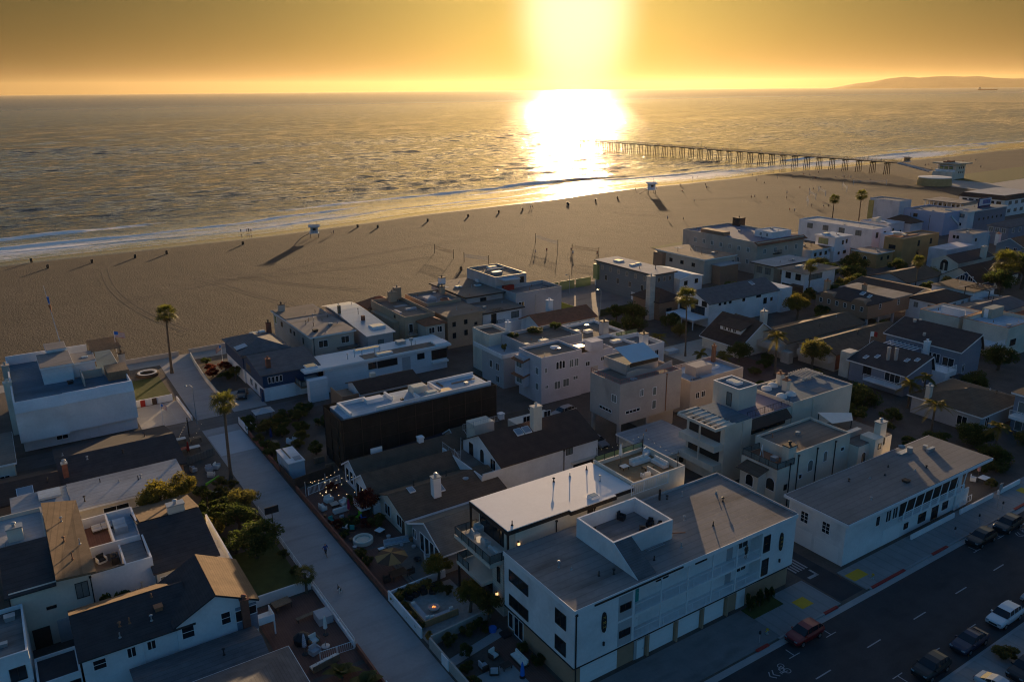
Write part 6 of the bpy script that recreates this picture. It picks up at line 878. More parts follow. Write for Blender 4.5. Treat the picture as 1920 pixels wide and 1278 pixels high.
palm('tallest fan palm standing in front of the beach by the walk street lawn', 26.7, 168.9, 14.2, 'fan', 2.5, .26, (.4, -.2))
palm('fan palm with sunlit crown rising from the patio edge of the walk street', 24.1, 114.0, 13.6, 'fan', 2.3, .24, (.2, -.2))
palm('small fan palm sprouting by the white fence of the walk street', 23.6, 79.8, 3.4, 'fan', 1.5, .16, n=26, skirt=False)
palm('queen palm with arching golden fronds behind the cream tower house', 126.7, 98, 10, 'feather', 2.6, .24, (-.4, 0), n=22); palm('tall thin palm with bushy crown in front of the white gabled house', 120.9, 117.0, 14.8, 'fan', 2.7, .17, (-.3, .3))
palm('beach palm with ragged crown left of its taller neighbour, behind the long white house', 309.6, 217.1, 10.4, 'fan', 2.7, .24); palm('taller of two beach palms, beside the tall lavender building', 310.3, 204.8, 13.2, 'fan', 2.9, .26)
palm('queen palm in the dark garden beyond the corner building roof', 125.9, 65.1, 6.6, 'feather', 3.0, .2, n=20); palm('clump palm with two golden heads below the four-skylight roof', 132.6, 73.4, 5.8, 'feather', 2.2, .2, n=18); palm('upright yellow-green palm right of the golden clump palm', 136.4, 73.0, 6.4, 'feather', 1.9, .18, n=16)
palm('broad palm with drooping golden crown before the dark tree at the right edge', 232.8, 107.4, 11.5, 'fan', 4.2, .5, n=60); palm('short palm on the roadside garden beyond the corner building', 127.4, 55.5, 5.2, 'feather', 2.2, .18, n=16); palm('small bushy palm beside the sport court wall', 118.6, 104.4, 5.2, 'feather', 2.0, .2, n=20)
palm('low palm in the patio below the balcony house', 118.0, 110.0, 4.2, 'feather', 1.7, .15, n=14)
def banana(label, x, y, s, seed, group=None):
    t = thing('banana_plant', label, 'plant', x, y, 0, group); r = random.Random(seed); mb = MB()
    for i in range(14):
        az = i * 2.4; el = r.uniform(.5, 1.3); d = V(math.cos(az) * math.cos(el), math.sin(az) * math.cos(el), math.sin(el)); sd_ = V(-math.sin(az), math.cos(az), 0); L = s * r.uniform(1.4, 2.2); pr = None
        for k in range(6):
            u = k / 5; p = V(x, y, .5) + d * L * u + V(0, 0, -.55 * L * u * u); w = .38 * s * math.sin(math.pi * (.06 + .94 * u)) ** .8
            if pr: mb.quad(pr[0] - sd_ * pr[1], p - sd_ * w, p + sd_ * w, pr[0] + sd_ * pr[1])
            pr = (p, w)
    mb.obj('leaves', PALMF, t); MB().tube([(x, y, 0), (x, y, .8)], .16, 7, .12).obj('stem', BARK, t)
banana('broad-leaved banana plant by the lower walk street edge', 23.0, 61.4, 1.3, 3); banana('banana plant with one bright yellow leaf near the white sofa', 21.6, 64.2, 1.2, 5); banana('big-leaved plant at the bottom edge beside the walk street', 23.4, 58.4, 1.4, 8)
tree('rounded olive tree with sunlit top between the two left roofs', 12.8, 104.8, 6.4, 2.6, LEAFY, rz=2.0); tree('second sunny olive crown beside the rounded olive tree', 16.0, 106.2, 6.0, 2.0, LEAFY, rz=1.6); tree('big dark round tree beside the walk street lawn', 21.0, 90.4, 4.8, 2.9, LEAF, rz=2.2)  # yellow leaf colour of both olive crowns stands for sunlight
tree('green bushy tree just uphill of the big dark round tree', 20.8, 97.6, 4.0, 2.2, LEAF, rz=1.6); tree('small yellow-topped tree in the garden beside the walk street fence', 22.6, 101.6, 4.0, 2.0, LEAFO, rz=1.5); tree('dark red-leaved tree beside the patio cottage', 37.0, 92.2, 3.6, 1.9, LEAFR, rz=1.5)
for i, (x, y, r, h) in enumerate(((20.2, 104.2, 1.5, 2.2), (22.6, 106.4, 1.3, 1.8), (19.4, 107.8, 1.2, 2), (23.0, 98.2, 1.0, 1.5), (18.6, 101.6, 1.6, 2.4), (23.4, 110.8, .9, 1.2), (18.6, 94, 1.5, 2))): bush('leafy dark shrub in the garden strip left of the walk street', x, y, r, h, (LEAF, LEAFO)[i % 2], 'shrubs in the left garden')
for i, (x, y, r, h) in enumerate(((32, 132.8, 1.4, 1.6), (33.4, 126.8, 1.8, 2.4), (36, 127.4, 1.8, 2.2), (31.6, 129.6, 1, 1.5), (31.5, 124.4, 1.0, 1.5), (31.6, 121.4, 1.1, 1.6), (31.5, 118, 1.2, 1.5), (31.6, 114.6, .9, 1.2), (38, 131.6, 1.8, 1.8), (41.6, 132.2, 1.8, 2), (37.4, 121, 1.2, 1.8), (34, 117.4, 1.1, 1.5))): bush('dark hedge shrub in the overgrown garden right of the walk street', x, y, r, h, (LEAF, LEAFO, LEAF)[i % 3], 'shrubs in the overgrown garden')
for i, (x, y, r, h) in enumerate(((33.2, 162, 1.5, 1.6), (35.2, 158.4, 1.6, 1.7), (36.2, 164, 1.4, 2.2), (34, 171, 1.2, 1.3), (33.6, 166.5, 1.2, 1.2))): bush('dark reddish shrub in the front garden of the navy beach house', x, y, r, h, (LEAFR, LEAF)[i % 2], 'shrubs by the navy house')
tree('little round tree at the corner of the navy beach house', 36.4, 156.6, 3.2, 1.2, LEAFO, rz=1.0, big=False)
for i, (x, y, r, h) in enumerate(((33.4, 90.8, 1.2, 1.4), (35.2, 89.4, 1.0, 1.2), (36.4, 88.6, 1.2, 2), (31.8, 88.6, .7, 1.0), (32, 91.2, .9, 1.3), (31.6, 83, .8, 1.4), (36.6, 93.9, 1.0, 1.6), (35, 101.6, .9, 1.3), (31.8, 81.2, .7, 1.2), (36, 95.8, 1.0, 1.5))): bush('potted dark shrub among the furniture of the brick patio', x, y, r, h, (LEAF, LEAFR, LEAFO)[i % 3], 'patio shrubs')
for i, (x, y, r, h) in enumerate(((31.6, 72.3, .8, 1.2), (32.6, 72.7, .9, 1.3), (33.8, 72.8, .8, 1.2), (31.5, 70.4, .7, 1.1), (31.4, 68.6, .6, 1.0), (31.4, 66.6, .6, .9), (35.4, 72.6, .8, 1.3), (36.3, 71.4, .8, 1.3), (31.5, 64.6, .5, .8), (36.8, 70.4, .7, 1.2))): bush('clump of golden ornamental grass around the fire pit court', x, y, r, h, (GRASSY, LEAFO)[i % 2], 'ornamental grass by the fire pit', name='ornamental_grass')
tree('yellow-green willow-like tree between fire pit court and stone house corner', 37.4, 66.2, 3.8, 1.7, LEAFY, rz=1.5); tree('second yellow-green tree hugging the corner of the white apartment block', 38.2, 63.6, 3.6, 1.4, LEAFO, rz=1.3); tree('leafy tree behind the white garden wall beside the fire pit court', 37.2, 73.2, 3.4, 1.6, LEAFY, rz=1.3)
bush('dark climbing shrub against the cream deck wall', 4.2, 85.0, 1.5, 4.6, LEAF); bush('second climbing shrub right of the first on the cream deck wall', 6.4, 84.9, 1.3, 4.0, LEAF)
for i, (x, y, r, h) in enumerate(((33.4, 60.2, .8, 1.3), (35.2, 62.8, .9, 1.4), (32.2, 58, .7, 1.2), (31.8, 56, .7, 1.1), (38.6, 55, .8, 1.2), (38.4, 57.4, .7, 1.1), (36.6, 63, .8, 1.4), (32.8, 62.6, .8, 1.5))): bush('low green shrub in the yard below the apartment block', x, y, r, h, (LEAF, LEAFO)[i % 2], 'yard shrubs by the apartment block')
for i, (x, lb) in enumerate(((62.9, 'leftmost'), (64.4, 'middle'), (66.0, 'rightmost'))):
    tree(lb + ' of three clipped dark conifers against the tan apartment wall', x, 49.0, 2.2, .55, LEAF, 'conifer', 'shrub', 1.15, False, 'three conifers by the apartment')
struct(MB().box(62.2, 67, 47.8, 49.6, .12, .2).obj('planting_bed', LAWN)); bush('round shrub in the kerbside planter by the parked white car', 78.2, 29.6, 1.1, 1.3, LEAFO)
for lb, x, y, h, r, m in (('olive-gold tree against the white gabled house', 163.6, 121.6, 6.4, 3.0, LEAFY), ('round golden-brown tree in front of the blue-lit balcony house', 134.8, 95.6, 6.8, 3.0, LEAFO), ('huge dark tree at the right edge behind the broad palm', 241, 106, 11, 5, LEAF), ('second dark tree left of the huge right-edge tree', 226, 105, 7.5, 3.8, LEAF),
    ('wide dark tree under the balcony of the four-skylight house', 127.4, 79.4, 3.6, 3.6, LEAF), ('dark hedge-like tree right of the cream bubble-skylight roof', 121.6, 82.2, 3.4, 3.6, LEAF), ('dark tree between the balcony house and the brown bungalow', 127, 107.6, 4.4, 2.4, LEAF), ('ivy-dark tree beside the stone chimney', 129, 143, 5, 3.2, LEAF), ('dark tree in the yard left of the stone chimney house', 124, 137.6, 4, 3, LEAF), ('dark garden tree between ochre house and white cube house', 222, 146, 6, 4, LEAF), ('second dark garden tree beside the low grey-roofed house', 210, 138, 5.5, 3.6, LEAF),
    ('dark tree in the garden of the brown hip-roofed bungalow', 126.4, 58.6, 3.6, 2.6, LEAF), ('dark shrubby tree along the roadside garden at the right', 122.6, 53.6, 2.6, 2.4, LEAF), ('small tree in front of the blue balconied house', 131.6, 52.6, 3.4, 2.0, LEAFO), ('dark climbing tree between blue-grey house and hip bungalow', 149.6, 71.0, 4.0, 2.6, LEAF), ('dark tree near the cream block terraces', 166, 74.6, 5.2, 3.0, LEAF), ('garden tree in front of the French-door house', 229.6, 126, 4.4, 2.6, LEAFO), ('dark tree beneath the brown shingled stilt house', 164.4, 114.6, 3.6, 2.4, LEAF)): tree(lb, x, y, h, r, m)
for i, (x, y, r, h) in enumerate(((118.4, 86, 1.6, 2), (117.6, 79, 1.4, 2), (120.4, 75.6, 2, 2.4), (124.6, 71.4, 2, 2.2), (119.6, 69.6, 1.6, 1.8), (122, 62, 1.8, 2), (117, 63.6, 1.5, 1.7), (116.6, 55, 1.6, 1.4), (119.6, 51.4, 1.6, 1.5), (126.6, 88.4, 1.8, 2.4), (131, 91.6, 1.6, 2.4), (126.8, 48.6, 1.5, 1.8), (128.4, 102, 1.5, 2), (123.8, 100.6, 1.4, 1.6), (131.6, 104, 1.5, 2.2))): bush('dark shrub in the gardens of the right-hand walk street', x, y, r, h, (LEAF, LEAFO, LEAF)[i % 3], 'shrubs along the right-hand walk street')
for i, (x, y, r, h) in enumerate(((19.2, 92.8, 1.5, 2.2), (20.6, 102.2, 1.4, 2.2), (18.0, 98.6, 1.5, 2.4), (22.2, 112.2, 1.1, 1.4), (19, 111.2, 1.2, 1.4), (23.6, 104.4, .9, 1.6), (21.4, 108.6, 1.2, 1.7), (18.2, 104.6, 1.3, 2.2), (23.8, 93.6, .7, 1.2), (23.7, 88.4, .7, 1.1), (23.8, 84.2, .7, 1.1))): bush('leafy dark shrub in the garden strip left of the walk street', x, y, r, h, (LEAFO, LEAF, LEAFY)[i % 3], 'shrubs in the left garden')
for i, (x, y, r, h) in enumerate(((37.6, 114.8, 1.3, 2.0), (33.2, 115.2, 1.0, 1.5), (35.2, 124.4, 1.3, 1.8), (32.4, 119.6, 1.1, 1.6), (39.8, 129.4, 1.4, 2), (34.6, 129.8, 1.3, 1.6), (38.4, 124, 1.3, 2.2), (36.6, 130.6, 1.2, 1.6), (42.6, 124.6, 1.5, 2.2), (46, 124, 1.4, 2), (36, 118.6, 1.0, 1.5))): bush('dark hedge shrub in the overgrown garden right of the walk street', x, y, r, h, (LEAF, LEAFO, LEAF)[i % 3], 'shrubs in the overgrown garden')
GR = 'dark yard trees between the right-hand houses'
for i, (x, y, r, h) in enumerate(((166, 100, 2.2, 4.6), (168.6, 92, 2.0, 4), (170, 84, 2, 4.4), (168.4, 118, 2, 4), (172, 127.4, 2.4, 4.8), (178, 129, 2.2, 4.4), (188, 127.6, 2.6, 5), (196, 131, 2.4, 5), (203, 131.6, 2.4, 4.6), (208, 145, 2.8, 5.4), (215, 153, 2.6, 4.8), (211, 116, 2.2, 4.2), (214, 107, 2.4, 4.8), (218, 114, 2.6, 5), (230, 137, 2.6, 5), (262, 130, 2.6, 5), (252, 112, 3, 6), (256, 120, 2.6, 5), (280, 122, 3, 6), (168, 146, 2.4, 4.6), (160, 146, 2.4, 4.2), (133, 134, 2.4, 4), (130, 128, 2.0, 3.2), (126, 146, 2.2, 4.2), (118, 138, 2.2, 3.6), (114, 134.6, 1.8, 3), (115, 106, 1.6, 2.6), (116, 92, 1.8, 3))): tree('dark yard tree squeezed between houses of the right-hand blocks', x, y, h, r, (LEAF, LEAFO, LEAF)[i % 3], group=GR, big=i % 2 == 0)
palm('thin fan palm rising between the stilt house and the modern white house', 180, 131, 11.5, 'fan', 2.2, .18); palm('fan palm in the yard beside the long dark roof', 211.6, 120, 10.5, 'fan', 2.2, .18); palm('feather palm by the court-side courtyard', 116.6, 121, 5.6, 'feather', 2.2, .2, n=18)
# ---------------------------------------------------------------- walls, fences, street things
def wallthing(name, label, m, pts, h, t=.2, cap=None, cat='wall', z=0):
    g = MB()
    for (x0, y0), (x1, y1) in zip(pts, pts[1:]):
        d = V(x1 - x0, y1 - y0, 0).normalized(); n = V(-d.y, d.x, 0) * t / 2; g.prism([(x0 + n.x, y0 + n.y), (x0 - n.x, y0 - n.y), (x1 - n.x, y1 - n.y), (x1 + n.x, y1 + n.y)], z, z + h)
    return one(g, name, m, label, cat)
wallthing('garden_wall', 'low brown brick wall along the right side of the walk street patios', BRICK, [(30.9, 104.6), (30.9, 73.5)], .85); wallthing('garden_wall', 'low brick wall beside the overgrown garden, upper part of the walk street', BRICK, [(30.9, 128.6), (30.9, 112)], .8); wallthing('garden_wall', 'short white wall stub at the alley corner of the walk street', WHITE, [(30.9, 134.4), (30.9, 129.2)], 1.2)
wallthing('garden_wall', 'long white stucco wall of the fire pit court along the walk street', WHITE, [(30.9, 73.3), (30.9, 65.2)], 1.25); wallthing('garden_wall', 'white back wall of the fire pit court with one raised panel', WHITE, [(31.0, 73.35), (38.4, 73.75)], 1.0); wallthing('garden_wall', 'grey concrete wall between fire pit court and apartment yard', WALLC, [(31.2, 63.6), (38.8, 64.2)], 1.2); wallthing('garden_wall', 'weathered concrete wall of the apartment yard along the walk street', WALLC, [(30.95, 63.4), (30.95, 46)], 1.25)
o = wallthing('garden_gate', 'pale wooden gate in the weathered concrete yard wall', TRIMW, [(30.8, 60.6), (30.8, 59.2)], 1.3, .08, cat='gate'); wallthing('fence', 'dark wooden fence beside the white garden shed', DWOOD, [(30.9, 111.6), (30.9, 105)], 1.4, .08, cat='fence'); wallthing('fence', 'dark board fence between shed yard and string-lit patio', DWOOD, [(31.0, 105.2), (37.2, 106.2)], 1.7, .08, cat='fence')
wallthing('garden_wall', 'white cross wall between lawn and brick terrace left of the walk street', WHITE, [(16.9, 80.3), (24.3, 80.3)], 1.3); wallthing('garden_wall', 'low brick planter wall at the lower left of the walk street', BRICK, [(24.55, 67.4), (24.55, 60.5)], .7); wallthing('garden_gate', 'white slanted gate panel at the foot of the brick planter wall', TRIMW, [(24.6, 60.3), (24.7, 58.8)], 1.1, .08, cat='gate')
o = one(railmb(MB(), [(24.5, 101.4), (24.5, 80.6)], 0, 1.0, .25, .022), 'fence', TRIMW, 'white picket rail along the lawn on the left of the walk street', 'fence'); o = one(railmb(MB().box(24.4, 24.56, 67.8, 80.2, 0, .6), [(24.48, 80.0), (24.48, 67.8)], .5, .7, .3, .022), 'fence', TRIMW, 'white wall with thin rail beside the brick terrace', 'fence')
one(railmb(MB(), [(24.3, 67.6), (20.8, 67.9)], 0, 1.0, .2, .025), 'fence', TRIMW, 'short white picket fence between the two lower left patios', 'fence'); one(railmb(MB(), [(31.6, 101.4), (36.8, 102.6)], .5, 1.2, .2, .03), 'fence', TRIMW, 'white railing at the back of the string-lit patio', 'fence')
wallthing('sea_wall', 'tan strand wall left of the walk street end', BEIGE, [(18, 180.3), (30.4, 180.3)], 1.0, .3); wallthing('sea_wall', 'tan strand wall right of the walk street end', BEIGE, [(32.6, 180.6), (41, 180.8)], 1.0, .3); wallthing('sea_wall', 'long strand wall in front of the middle beach houses', BEIGE, [(41.4, 180.8), (122, 181)], .9, .3); wallthing('sea_wall', 'strand wall beyond the sport court at the right', BEIGE, [(122.5, 181), (150, 181.2), (222, 198.4), (420, 209.4)], .9, .3)
wallthing('garden_wall', 'white lawn wall with two small gates by the parking pad', WHITE, [(17, 152.6), (23.6, 152.6)], 1.3); wallthing('garden_wall', 'low pale wall between parking pad and walk street', WHITE, [(24.4, 140.4), (24.3, 152.4)], .8); wallthing('garden_wall', 'white wall curving along the navy house garden', CREAM, [(32.4, 178), (31.9, 172), (31.3, 160), (31.2, 146)], 1.0)
wallthing('court_wall', 'pale stepped wall between sport court and slate-blue house', WHITE, [(147, 180), (143, 153)], 2.2, .3); wallthing('court_screen', 'dark green mesh screen at the near end of the sport court', mat('dark green mesh', (.06, .075, .04), .9, .2), [(126, 152), (143, 152.6)], 1.8, .06, cat='screen')
for i, (a, b) in enumerate(((123, 128), (128.6, 133.6), (134.2, 139.4), (140, 145.4))): wallthing('court_screen', 'sunlit green glass panel of the court windscreen by the beach', GREENGL, [(a, 180.2), (b, 180.2)], 2.6, .05, cat='screen')['group'] = 'court windscreen panels'
wallthing('court_screen', 'green mesh screen along the left side of the sport court', mat('bright green mesh', (.16, .20, .06), .8, .2), [(121.8, 153), (121.8, 180)], 2.2, .06, cat='screen')
for lb, a, b in (('low white wall in front of the corner building stairs', (91.2, 47.6), (101.2, 47.6)), ('second low white wall nearer the corner patio', (102.6, 47.6), (111, 47.6)), ('white wall around the corner patio planter', (112.4, 47.6), (118.4, 47.6))): wallthing('garden_wall', lb, WHITE, [a, b], .8)
for i in range(4): o = one(MB().box(77.4 + .1 * i, 80 + .1 * i, 46 + .01 * i, 47.4, .131, .142), 'tactile_paving', YELLOW, 'yellow tactile paving by the corner building', 'paving') if i == 0 else None
one(MB().box(68.0, 69.9, 46, 47.5, .131, .142), 'tactile_paving', YELLOW, 'yellow tactile paving beside the apartment planting bed', 'paving'); one(MB().box(115.8, 117.4, 45.4, 46.8, .131, .142), 'tactile_paving', YELLOW, 'faded tactile paving at the far corner of the street', 'paving')
def hydrant(label, x, y):
    t = thing('fire_hydrant', label, 'hydrant', x, y, .13); MB().lathe(x, y, [(.16, .13), (.16, .2), (.11, .22), (.11, .6), (.15, .62)], 10).obj('barrel', STEEL, t); MB().lathe(x, y, [(.15, .62), (.13, .75), (0, .85)], 10).obj('bonnet', YELLOW, t); MB().tube([(x - .22, y, .48), (x + .22, y, .48)], .06, 7).obj('nozzles', YELLOW, t)
hydrant('yellow-topped hydrant by the tactile paving at the corner building', 79.6, 45.2); hydrant('yellow-capped hydrant at the apartment driveway kerb', 61.4, 45.4)
def meter(label, x, y):
    t = thing('parking_meter', label, 'parking meter', x, y, .13, 'parking meters'); MB().cyl(x, y, .13, 1.2, .04, 7).obj('post', STEEL, t); MB().box(x - .1, x + .1, y - .08, y + .08, 1.2, 1.5).lathe(x, y, [(.1, 1.5), (0, 1.62)], 8).obj('head', IRON, t)
for x in (96.4, 102.2, 108.2): meter('thin parking meter on the pavement before the corner building', x, 44.9)
meter('parking meter beside the red car', 59.6, 44.9)
t = thing('street_sign', 'grey sign panel on a tall pole by the corner patio', 'sign', 108.3, 45.6, .13); MB().cyl(108.3, 45.6, .13, 4, .05, 7).obj('pole', STEEL, t); bx(t, 'panel', STEEL, 107.9, 108.7, 45.55, 45.6, 3, 3.9)
t = thing('notice_board', 'dark backward-facing sign board on a post beside the walk street', 'sign', 24.9, 96.2); MB().cyl(24.9, 96.2, 0, 2.3, .05, 7).obj('post', IRON, t); MB().box(24.0, 25.8, 96.15, 96.25, 2.2, 3.2).obj('board', IRON, t)
def lamp(label, x, y, h, lit=False, arm=(-.9, .2)):
    t = thing('street_lamp', label, 'street lamp', x, y, 0); MB().tube([(x, y, 0), (x, y, h - .4), (x + arm[0] * .4, y + arm[1] * .4, h), (x + arm[0], y + arm[1], h)], [.09, .06, .05, .04], 7).obj('pole', STEEL, t); MB().lathe(x + arm[0] * 1.1, y + arm[1] * 1.1, [(.0, h - .12), (.2, h - .1), (.24, h), (.1, h + .12), (0, h + .14)], 10).obj('lamp_head', BULB if lit else STEEL, t)
lamp('curved grey street lamp at the alley corner of the walk street', 24.7, 138.1, 7.3); lamp('lit court lamp on a slender pole', 128, 154.3, 6.4, True); lamp('unlit pole lamp at the far side of the court', 134.4, 176, 5.4)
t = thing('wind_pole', 'leaning pole with blue and orange windsocks above the white beach building', 'pole', 9.6, 205); MB().tube([(9.6, 205, 0), (8.4, 207, 13.6)], .09, 6, .04).obj('pole', TRIMW, t)
MB().tube([(8.9, 206.2, 9.2), (9.0, 206.3, 7.4)], .28, 6, .14).obj('windsock', TERRA, t); MB().tube([(8.8, 206.4, 11), (8.9, 206.4, 9.4)], .28, 6, .14).obj('windsock', BLUEC, t)
def flag(label, x, y, z, h, s=1.0, plain=None, az=.3):
    t = thing('flag', label, 'flag', x, y, z); MB().tube([(x, y, z), (x, y, z + h)], .035, 6).obj('pole', TRIMW, t); g = MB(); W_, Hh = 1.5 * s, .95 * s; n = 8
    P = lambda u, v: (x + .04 + u * W_ * math.cos(az), y - u * W_ * math.sin(az) + .10 * s * math.sin(u * 6), z + h - .1 - v * Hh - .30 * s * u * u)
    rows = 13 if not plain else 1
    for j in range(rows):
        for i in range(n):
            u0, u1 = i / n, (i + 1) / n; g.m = (2 if (j < 7 and i < 3) else j % 2) if not plain else (0 if i < n / 2 else 1); g.quad(P(u0, j / rows), P(u1, j / rows), P(u1, (j + 1) / rows), P(u0, (j + 1) / rows))
    g.obj('cloth', plain or [RED, FABRICW, BLUEC], t)
flag('striped national flag flying over the timber pergola by the beach', 16.4, 161, 7.7, 5.0, 1.2); flag('striped flag on the front of the navy beach house', 36.9, 168.6, 0, 4.4, 1.1, az=2.6); flag('limp striped flag at the parking pad', 19.7, 140.8, 0, 4.2, .9, az=1.0); flag('striped flag with blue field at the bottom edge by the hip-roofed bungalow', 18.3, 57.5, 1.5, 2.9, 1.1, az=.6); flag('white and red flag over the dark shed-roofed house', 146.6, 91, 4, 3.6, 1.1, [FABRICW, RED])
# ---------------------------------------------------------------- cars
def car(label, x, y, col, kind='suv', rz=0, z=.012, L=4.7, group=None, name='parked_car'):
    t = thing(name, label, 'car', 0, 0, 0, group); paint = mat('car paint ' + '%.2f %.2f %.2f' % col, col, .28, .04, .5, spec=.6, metal=.15); hw = .92; s = L / 4.7
    st = {'suv': [(-2.35, .5, .78, .74), (-2.28, .36, .92, .84), (-1.9, .26, 1.0, .92), (-1.15, .22, 1.07, .94), (0, .22, 1.08, .95), (1.2, .22, 1.1, .94), (1.95, .26, 1.12, .92), (2.28, .36, 1.05, .86), (2.35, .5, .9, .78)], 'sedan': [(-2.35, .45, .66, .72), (-2.27, .32, .80, .82), (-1.8, .24, .9, .90), (-1.0, .2, .97, .92), (0, .2, .98, .93), (1.1, .2, .99, .92), (1.9, .24, .98, .90), (2.28, .34, .9, .83), (2.35, .48, .78, .76)]}[kind]
    ro = {'suv': [(-1.15, 1.09, .80), (-.45, 1.55, .66), (.3, 1.64, .66), (1.2, 1.6, .66), (1.75, 1.48, .64), (2.15, 1.1, .74)], 'sedan': [(-.95, .98, .80), (-.2, 1.36, .64), (.35, 1.43, .62), (.8, 1.40, .62), (1.35, 1.2, .66), (1.85, 1.0, .74)]}[kind]
    mb = MB(); n = 8; vs = []
    for (px, zb, zt, w) in st: vs += [(px * s, -w * .86, zb), (px * s, -w, zb + (zt - zb) * .35), (px * s, -w * .98, zb + (zt - zb) * .75), (px * s, -w * .84, zt), (px * s, w * .84, zt), (px * s, w * .98, zb + (zt - zb) * .75), (px * s, w, zb + (zt - zb) * .35), (px * s, w * .86, zb)]
    m = len(st); mb.add(vs, [tuple(range(7, -1, -1)), tuple((m - 1) * n + k for k in range(n))] + [(i * n + k, i * n + (k + 1) % n, (i + 1) * n + (k + 1) % n, (i + 1) * n + k) for i in range(m - 1) for k in range(n)])
    body = mb.obj('body', paint, t, smooth=False)
    zb = 1.0 if kind == 'suv' else .9; g = MB(); gl = MB(); q = []
    for (px, zt, w) in ro: q.append([(px * s, -hw * .84, zb), (px * s, -w, zt), (px * s, w, zt), (px * s, hw * .84, zb)])
    for i in range(len(q) - 1):
        a, b = q[i], q[i + 1]; gl.quad(a[0], b[0], b[1], a[1]); gl.quad(a[3], a[2], b[2], b[3]); (gl if i in (0, len(q) - 2) else g).quad(a[1], b[1], b[2], a[2])
        if 0 < i: e = .012; g.quad((a[0][0] - .03, a[0][1] - e, zb), (a[0][0] + .04, a[0][1] - e, zb), (a[1][0] + .04, a[1][1] - e, a[1][2]), (a[1][0] - .03, a[1][1] - e, a[1][2])); g.quad((a[3][0] - .03, a[3][1] + e, zb), (a[2][0] - .03, a[2][1] + e, a[2][2]), (a[2][0] + .04, a[2][1] + e, a[2][2]), (a[3][0] + .04, a[3][1] + e, zb))
    g.obj('roof', paint, t); gl.obj('windows', GLASS, t)
    for wx in (-1.42, 1.38):
        for wy in (-.84, .84): w = MB().tube([(wx * s, wy - .11, .34), (wx * s, wy + .11, .34)], .34, 16).obj('wheel', RUBBER, t); o = wy + (.12 if wy > 0 else -.12); MB().tube([(wx * s, o - .01, .34), (wx * s, o + .012, .34)], .21, 12).obj('rim', ALLOY, w)
    zt = .66 if kind == 'sedan' else .76
    for sy in (-1, 1):
        MB().box(-2.36 * s, -2.2 * s, sy * .62 - .16, sy * .62 + .16, zt - .04, zt + .1).obj('headlight', SKYL, t); MB().box(2.24 * s, 2.365 * s, sy * .62 - .14, sy * .62 + .14, zt, zt + .14).obj('taillight', RED, t); MB().box(-.98 * s, -.8 * s, sy * .93 - .09, sy * .93 + .09, zb, zb + .14).obj('wing_mirror', paint, t)
    MB().box(-2.375 * s, -2.3 * s, -.42, .42, zt - .22, zt - .02).obj('grille', IRON, t); MB().box(-2.37 * s, -2.2 * s, -.7, .7, .34, .46).box(2.2 * s, 2.37 * s, -.7, .7, .36, .5).obj('bumper', IRON, t)
    t.location = (x, y, z); t.rotation_euler = (0, 0, rz); return t
car('dark red estate car parked by the apartment driveway', 64.2, 42.9, (.22, .015, .018), 'suv', .0, L=4.5); car('black SUV parked in front of the corner building', 98.2, 42.5, (.012, .012, .014)); car('dark grey SUV parked ahead of the black one by the corner building', 104.4, 42.3, (.02, .02, .023)); car('white SUV with dark glass roof parked on the far kerb', 84.4, 32.8, (.62, .64, .66), L=4.9)
car('dark blue sedan parked behind the white SUV', 77.2, 32.7, (.015, .02, .05), 'sedan', L=4.8); car('black hatchback parked nearest the bottom edge', 70.2, 32.7, (.012, .012, .014), 'suv', L=4.4); car('silver car half cut by the right edge of the photo', 91.4, 32.7, (.34, .36, .38), 'sedan'); car('pale car roof peeking in at the bottom edge', 72.8, 27.2, (.45, .47, .5), 'sedan', 1.57); car('black car in the lot behind the kerbside planter', 77.6, 27.4, (.014, .014, .016), 'suv', 0); car('second black car at the corner of the lot', 83.2, 27.2, (.02, .02, .022), 'suv', 0)
car('dark sedan parked on the drive of the navy beach house', 35.0, 147.2, (.02, .022, .025), 'sedan', 1.2); car('silver car parked under the beige stilt house', 76.8, 92.6, (.25, .26, .28), 'sedan', 1.5); car('pale van-like car below the lavender house', 79.6, 105.4, (.40, .38, .36), 'suv', .1, L=5); car('dark car parked in the lane beyond the white gabled house', 75.4, 97.6, (.05, .05, .055), 'sedan', 1.4)
# ---------------------------------------------------------------- garden and roof furniture
def chair(label, x, y, rz, m=FABG, fr=TRIMW, w=.8, group=None, name='armchair', z=.03):
    t = thing(name, label, 'chair', 0, 0, 0, group); MB().box(-w / 2 + .1, w / 2 - .1, -.35, .3, .25, .45).obj('seat', m, t); MB().box(-w / 2 + .05, w / 2 - .05, .28, .42, .3, .92).obj('backrest', m, t)
    for s in (-1, 1): MB().box(s * w / 2 - .06, s * w / 2 + .06, -.36, .4, .08, .62).obj('arm', fr, t)
    MB().box(-w / 2 + .06, w / 2 - .06, -.34, .4, .0, .25).obj('base', fr, t); t.location = (x, y, z); t.rotation_euler = (0, 0, rz); return t
def sofa(label, x, y, rz, L=2.2, m=FABG, fr=WOOD, z=.03):
    t = thing('outdoor_sofa', label, 'sofa', 0, 0, 0); MB().box(-L / 2, L / 2, -.42, .42, .05, .3).obj('base', fr, t); n = max(2, int(L / .75))
    for i in range(n): a = -L / 2 + L * i / n; MB().box(a + .03, a + L / n - .03, -.4, .2, .3, .46).obj('seat_cushion', m, t); MB().box(a + .04, a + L / n - .04, .18, .36, .44, .82).obj('back_cushion', m, t)
    MB().box(-L / 2, L / 2, .36, .44, .3, .75).obj('backrest', fr, t); t.location = (x, y, z); t.rotation_euler = (0, 0, rz); return t
